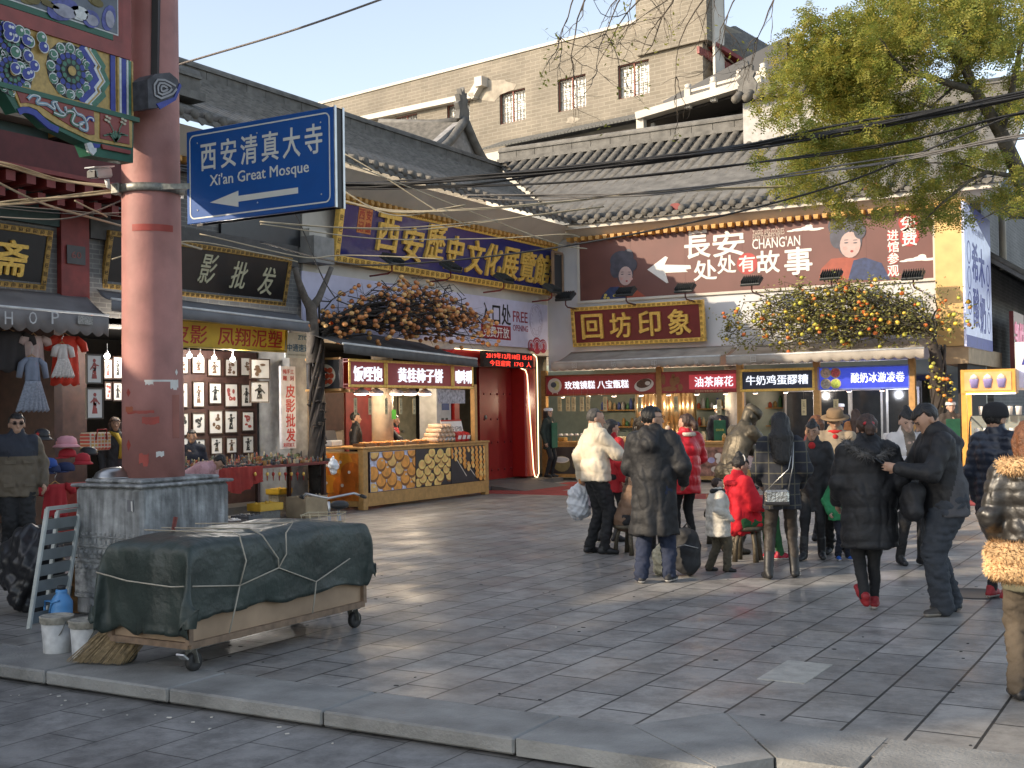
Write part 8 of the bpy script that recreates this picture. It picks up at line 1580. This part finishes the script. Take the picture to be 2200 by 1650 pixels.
# ---- 18 stout man looking at his phone
p, z = at_px(2036, 1318, 1985, 908); slate = fab('slate', (.03, .036, .046), .85); greyp = fab('grey_panel', (.06, .06, .065), .85)
def mfn(C): return ((C[:, 1] < .1-.32*(C[:, 2]-.8)) & (C[:, 2] < 1.3) & (C[:, 0] < .0) & (C[:, 1] > -.3)).astype(int)
J = person('stout man in black and grey jacket looking at his phone with bag across the chest', p, 268, 1.76, blackc, .8, legs=slate, shoe=M('shoe_grey', (.05, .045, .04), .6), sole=M('sole_grey', (.25, .23, .2), .7), hair='short', fat=1.3, puff=1.8, lean=9, hp=38, legw=1.55, hood=True, armR=(.02, .34, -.24), armL=(.02, .36, -.2), topmats=[blackc, greyp], topfn=mfn, fR=(.1, -.08, 0, 0), fL=(-.12, .08, 0, 0))
ph = J['W']((J['wL']+J['wR'])/2+Vector((0, .09, .05))); o = thing('phone', 'dark phone held by the stout man in the black and grey jacket', 'phone', ph, rz=YAW-R(268)); b = MB(); b.box((0, 0, 0), (.08, .16, .009), black_f, Matrix.Rotation(R(35), 3, 'X'), bev=.003); b.build('case', o); b = MB(); b.box((0, -.002, .0065), (.07, .145, .002), M('phone_screen', (.1, .12, .15), .1), Matrix.Rotation(R(35), 3, 'X')); b.build('screen', o)
sp_ = J['W'](Vector((-.12, .3, .92))); o = sdf_mesh('sling_bag', [((0, .0, .08), .09, (0, .02, -.06), .1, (1, 0, 0), 1.2)], .015, blackc, k=.05, disp=lambda V: wob(V, 18, .006)); tag(o, 'black sling bag hanging at the front of the stout man', 'bag'); o.location = sp_; o.rotation_euler = (0, 0, YAW-R(268))
# ---- 19 face behind, 20 vendors
p, z = at_px(2008, 1150, 2005, 885); person('woman with swept back dark hair in dark coat behind the stout man', p, 188, 1.68, fab('charcoal', (.03, .03, .035), .8), .6, sk=skin, hair='bun', vox=.017)
wcap = M('vendor_cap', (.65, .65, .66), .7); apr = fab('vendor_apron', (.015, .1, .06), .85)
def vendor(px, Y_, lb, top, H=1.66, th=180, hat_=True, apron_=True, **k):
    p = AY(px, 900, Y_); hat = [('vendor_cap', hatlathe([(.104, .05), (.108, .06), (.105, .11), (.08, .125), (.01, .128)], wcap))] if hat_ else None
    J = person(lb, (p.x, p.y), th, H, top, .7, hat=hat, vox=.019, lowz=.13, **k)
    if apron_: b = MB(); b.box((0, .17, 1.05), (.3, .012, .62), apr, bev=.004); b.build('apron', J['o']); 
    return J
J = vendor(2043, 26.4, 'vendor with white headband and green apron by the yoghurt stand', fab('dark_brown_coat', (.05, .04, .035), .85), th=185, hair='bun', sk=skin_l)
J = vendor(1543, 27.75, 'vendor in white mask and green apron behind the second counter', fab('dark_navy', (.015, .018, .03), .85), th=178); b = MB(); b.ball(J['hm'] @ Vector((0, .055, -.035)), .06, wcap, 12, 8, (1, .9, .8)); b.build('mask', J['o']); text(J['o'], 'apron_lettering', '回坊印象', .2, .06, M('apron_yellow', (.5, .5, .1), .6), ext=.001).matrix_local = Matrix(((-1, 0, 0, 0), (0, 0, 1, .179), (0, 1, 0, 1.12), (0, 0, 0, 1)))
vendor(1805, 27.75, 'vendor in white cap behind the counter above the felt hat', fab('dark_navy', (.015, .018, .03), .85), th=185, apron_=False)
vendor(1178, 25.6, 'vendor in pale cap and dark apron standing in the gap beside the red portal', fab('dark_green_coat', (.02, .03, .025), .85), th=120, hair='bob')
p = AY(1380, 905, 27.8); person('dark haired cook behind the first counter', (p.x, p.y), 200, 1.62, blackc, .6, vox=.022, lowz=.13)
p = AY(1612, 920, 24.8); person('woman in pale pink coat behind the bronze statue', (p.x, p.y), 100, 1.55, fab('pale_pink', (.5, .27, .3), .85), .5, hair='long', vox=.02, flare=1.2)
# kiosk staff
p = AX(826, 905, -14.15); J = person('kiosk vendor in red quilted vest and black sleeves reaching over the counter', (p.x, p.y), 100, 1.6, blackc, .75, hair='bun', lean=20, armR=(.02, .42, -.34), armL=(-.05, .3, -.4), hp=10, vox=.017, lowz=.13)
sdf_mesh('vest', [(tuple(J['P']+J['U']*.05), .165, tuple(J['P']+J['U']*.4), .17, (1, 0, 0), 1.3)], .018, fab('vest_red', (.35, .015, .02), .6), J['o'], disp=lambda V: .012*np.abs(np.sin(pi*V[:, 2]/.09)))
p = AX(764, 900, -14.5); person('second kiosk worker in black beside the cream pillar', (p.x, p.y), 80, 1.62, blackc, .6, hair='short', vox=.02, lowz=.13)
# ---- left side people
p = AX(36, 900, -12.4); khaki = fab('khaki', (.12, .095, .065), .7); nvy = fab('navy_yoke', (.018, .022, .035), .7)
J = person('man in sunglasses and khaki jacket with navy yoke standing at the far left', (p.x, p.y), 150, 1.79, khaki, .78, sk=skin, glasses='sun', fat=1.18, puff=2.2, legw=1.35, topmats=[khaki, nvy], topfn=lambda C: ((C[:, 2] > 1.24) & (np.abs(C[:, 0]) < .22)).astype(int), armR=(.1, .05, -.5), armL=(-.1, .06, -.48))
b = MB()
for sx in (-1, 1): b.box((sx*.1, .2, 1.18), (.12, .008, .04), khaki, bev=.004); b.box((sx*.11, .2, .92), (.12, .008, .04), khaki, bev=.004)
b.build('pocket_flap', J['o'])
p = AX(412, 930, -15.0); person('stall keeper in dark coat sitting behind the souvenir table', (p.x, p.y), 165, 1.66, fab('dark_navy', (.015, .018, .03), .85), .7, sk=skin_d, pel=(0, 0, .62), fR=(.1, .4, 0, 0), fL=(-.1, .4, 0, 0), vox=.018, lowz=.13)
p = AX(247, 900, -14.8); J = person('stall keeper with curly hair and yellow scarf left of the red pillar', (p.x, p.y), 150, 1.6, blackc, .6, sk=skin_d, hair='bob', hairm=hairbr, vox=.018, lowz=.13); b = MB(); b.tube([J['neck']+Vector((.1, .0, 0)), J['neck']+Vector((0, .1, -.03)), J['neck']+Vector((-.08, .12, -.2)), J['neck']+Vector((-.06, .16, -.42))], .045, fab('yellow_scarf', (.4, .27, .03), .9), 8); b.build('scarf', J['o'])
pinkfur = fab('pink_fur', (.55, .32, .34), .95, bump=.9); p = AX(395, 985, -12.6)
J = person('woman in fluffy pink coat bending behind the red pillar', (p.x, p.y), 100, 1.5, pinkfur, .6, hair='short', lean=62, hp=60, puff=3, vox=.018); furtube(J['o'], 'coat_fur', [J['P']+J['U']*t for t in (.05, .2, .35, .48)], .17, pinkfur, 900, .035)
# ---- right edge
p, z = at_px(2148, 1288, 2182, 878); bean = fab('beanie', (.015, .015, .017), .95)
J = person('man in black beanie and dark navy puffer behind the fur collar woman', p, 60, 1.72, fab('navy_puffer', (.014, .02, .035), .4, bump=.2), .75, hat=[('beanie', hatlathe([(.106, .02), (.112, .05), (.1, .12), (.06, .155), (.01, .165)], bean))], puff=2.6, quilt=.07, shoe=M('sneaker_red', (.3, .015, .02), .55), sole=sole_w)
p, z = at_px(2226, 1505, 2195, 908)
shiny = M('shiny_puffer', (.02, .018, .016), .4, var=.3, bump=.3, bsc=22, coat=.05); tanfur = fab('tan_fur', (.66, .43, .22), .95, var=.5, bump=1., bsc=60); camof = fab('camo', (.09, .085, .055), .85, var=.8)
J = person('woman with auburn bob in shiny black puffer with tan fur collar at the right edge', p, 20, 1.64, shiny, .98, legs=fab('olive_brown', (.075, .058, .04), .85), hair='bob', hairm=haira, puff=1.5, fat=1.0, quilt=.085, legw=1.3, armL=(-.03, .14, -.44), armR=(.03, .14, -.44), skirt=(camof, .68), hyaw=20, fR=(.1, .02, 0, 0), fL=(-.1, -.02, 0, 0))
furtube(J['o'], 'fur_collar', [J['neck']+Vector((.15*cos(a), .14*sin(a)-.03, -.03-.02*sin(a))) for a in [k*pi/6 for k in range(13)]], .065, tanfur, 3500, .035)
furtube(J['o'], 'fur_hem', [Vector((.2*cos(a), .17*sin(a), z_)) for a, z_ in [(-.2-k*pi/7, .9) for k in range(9)]]+[Vector((.2*cos(a), .17*sin(a), .82)) for a in [-.2-k*pi/7 for k in range(8, -1, -1)]], .1, tanfur, 9000, .035)
# ---- backpack on the ground, bottle bag between the feet
p = GZ(1467, 1240); bpk = fab('backpack', (.02, .02, .022), .7); o = thing('backpack', 'black backpack standing on the paving beside the man in long black coat', 'backpack', (p.x, p.y+.12, 0), rz=YAW-R(15)); sdf_mesh('body', [((0, 0, .13), .12, (0, 0, .4), .1, (1, 0, 0), 1.25), ((0, -.1, .12), .08, (0, -.1, .26), .07, (1, 0, 0), 1.4)], .013, bpk, o, k=.04, cut=lambda X_, Y_, Z_: -Z_, disp=lambda V: wob(V, 20, .006)); b = MB()
for e in (-1, 1): b.tube([(e*.08, .1, .44), (e*.12, .16, .3), (e*.1, .12, .08)], .016, bpk, 6)
b.tube([(-.04, .02, .49), (0, .03, .54), (.04, .02, .49)], .01, bpk, 6); b.build('strap', o); b = MB(); b.tube([(-.13, -.1, .3), (0, -.17, .34), (.13, -.1, .3)], .005, steel, 5); b.build('zip', o)
p = GZ(1407, 1240); bagobj('clear bag with drink and snack standing behind the feet of the black coat man', (p.x, p.y+.15, .36), .36, .08, M('bag_snack', (.55, .5, .35), .4, var=.5, sc=15, bump=.5))
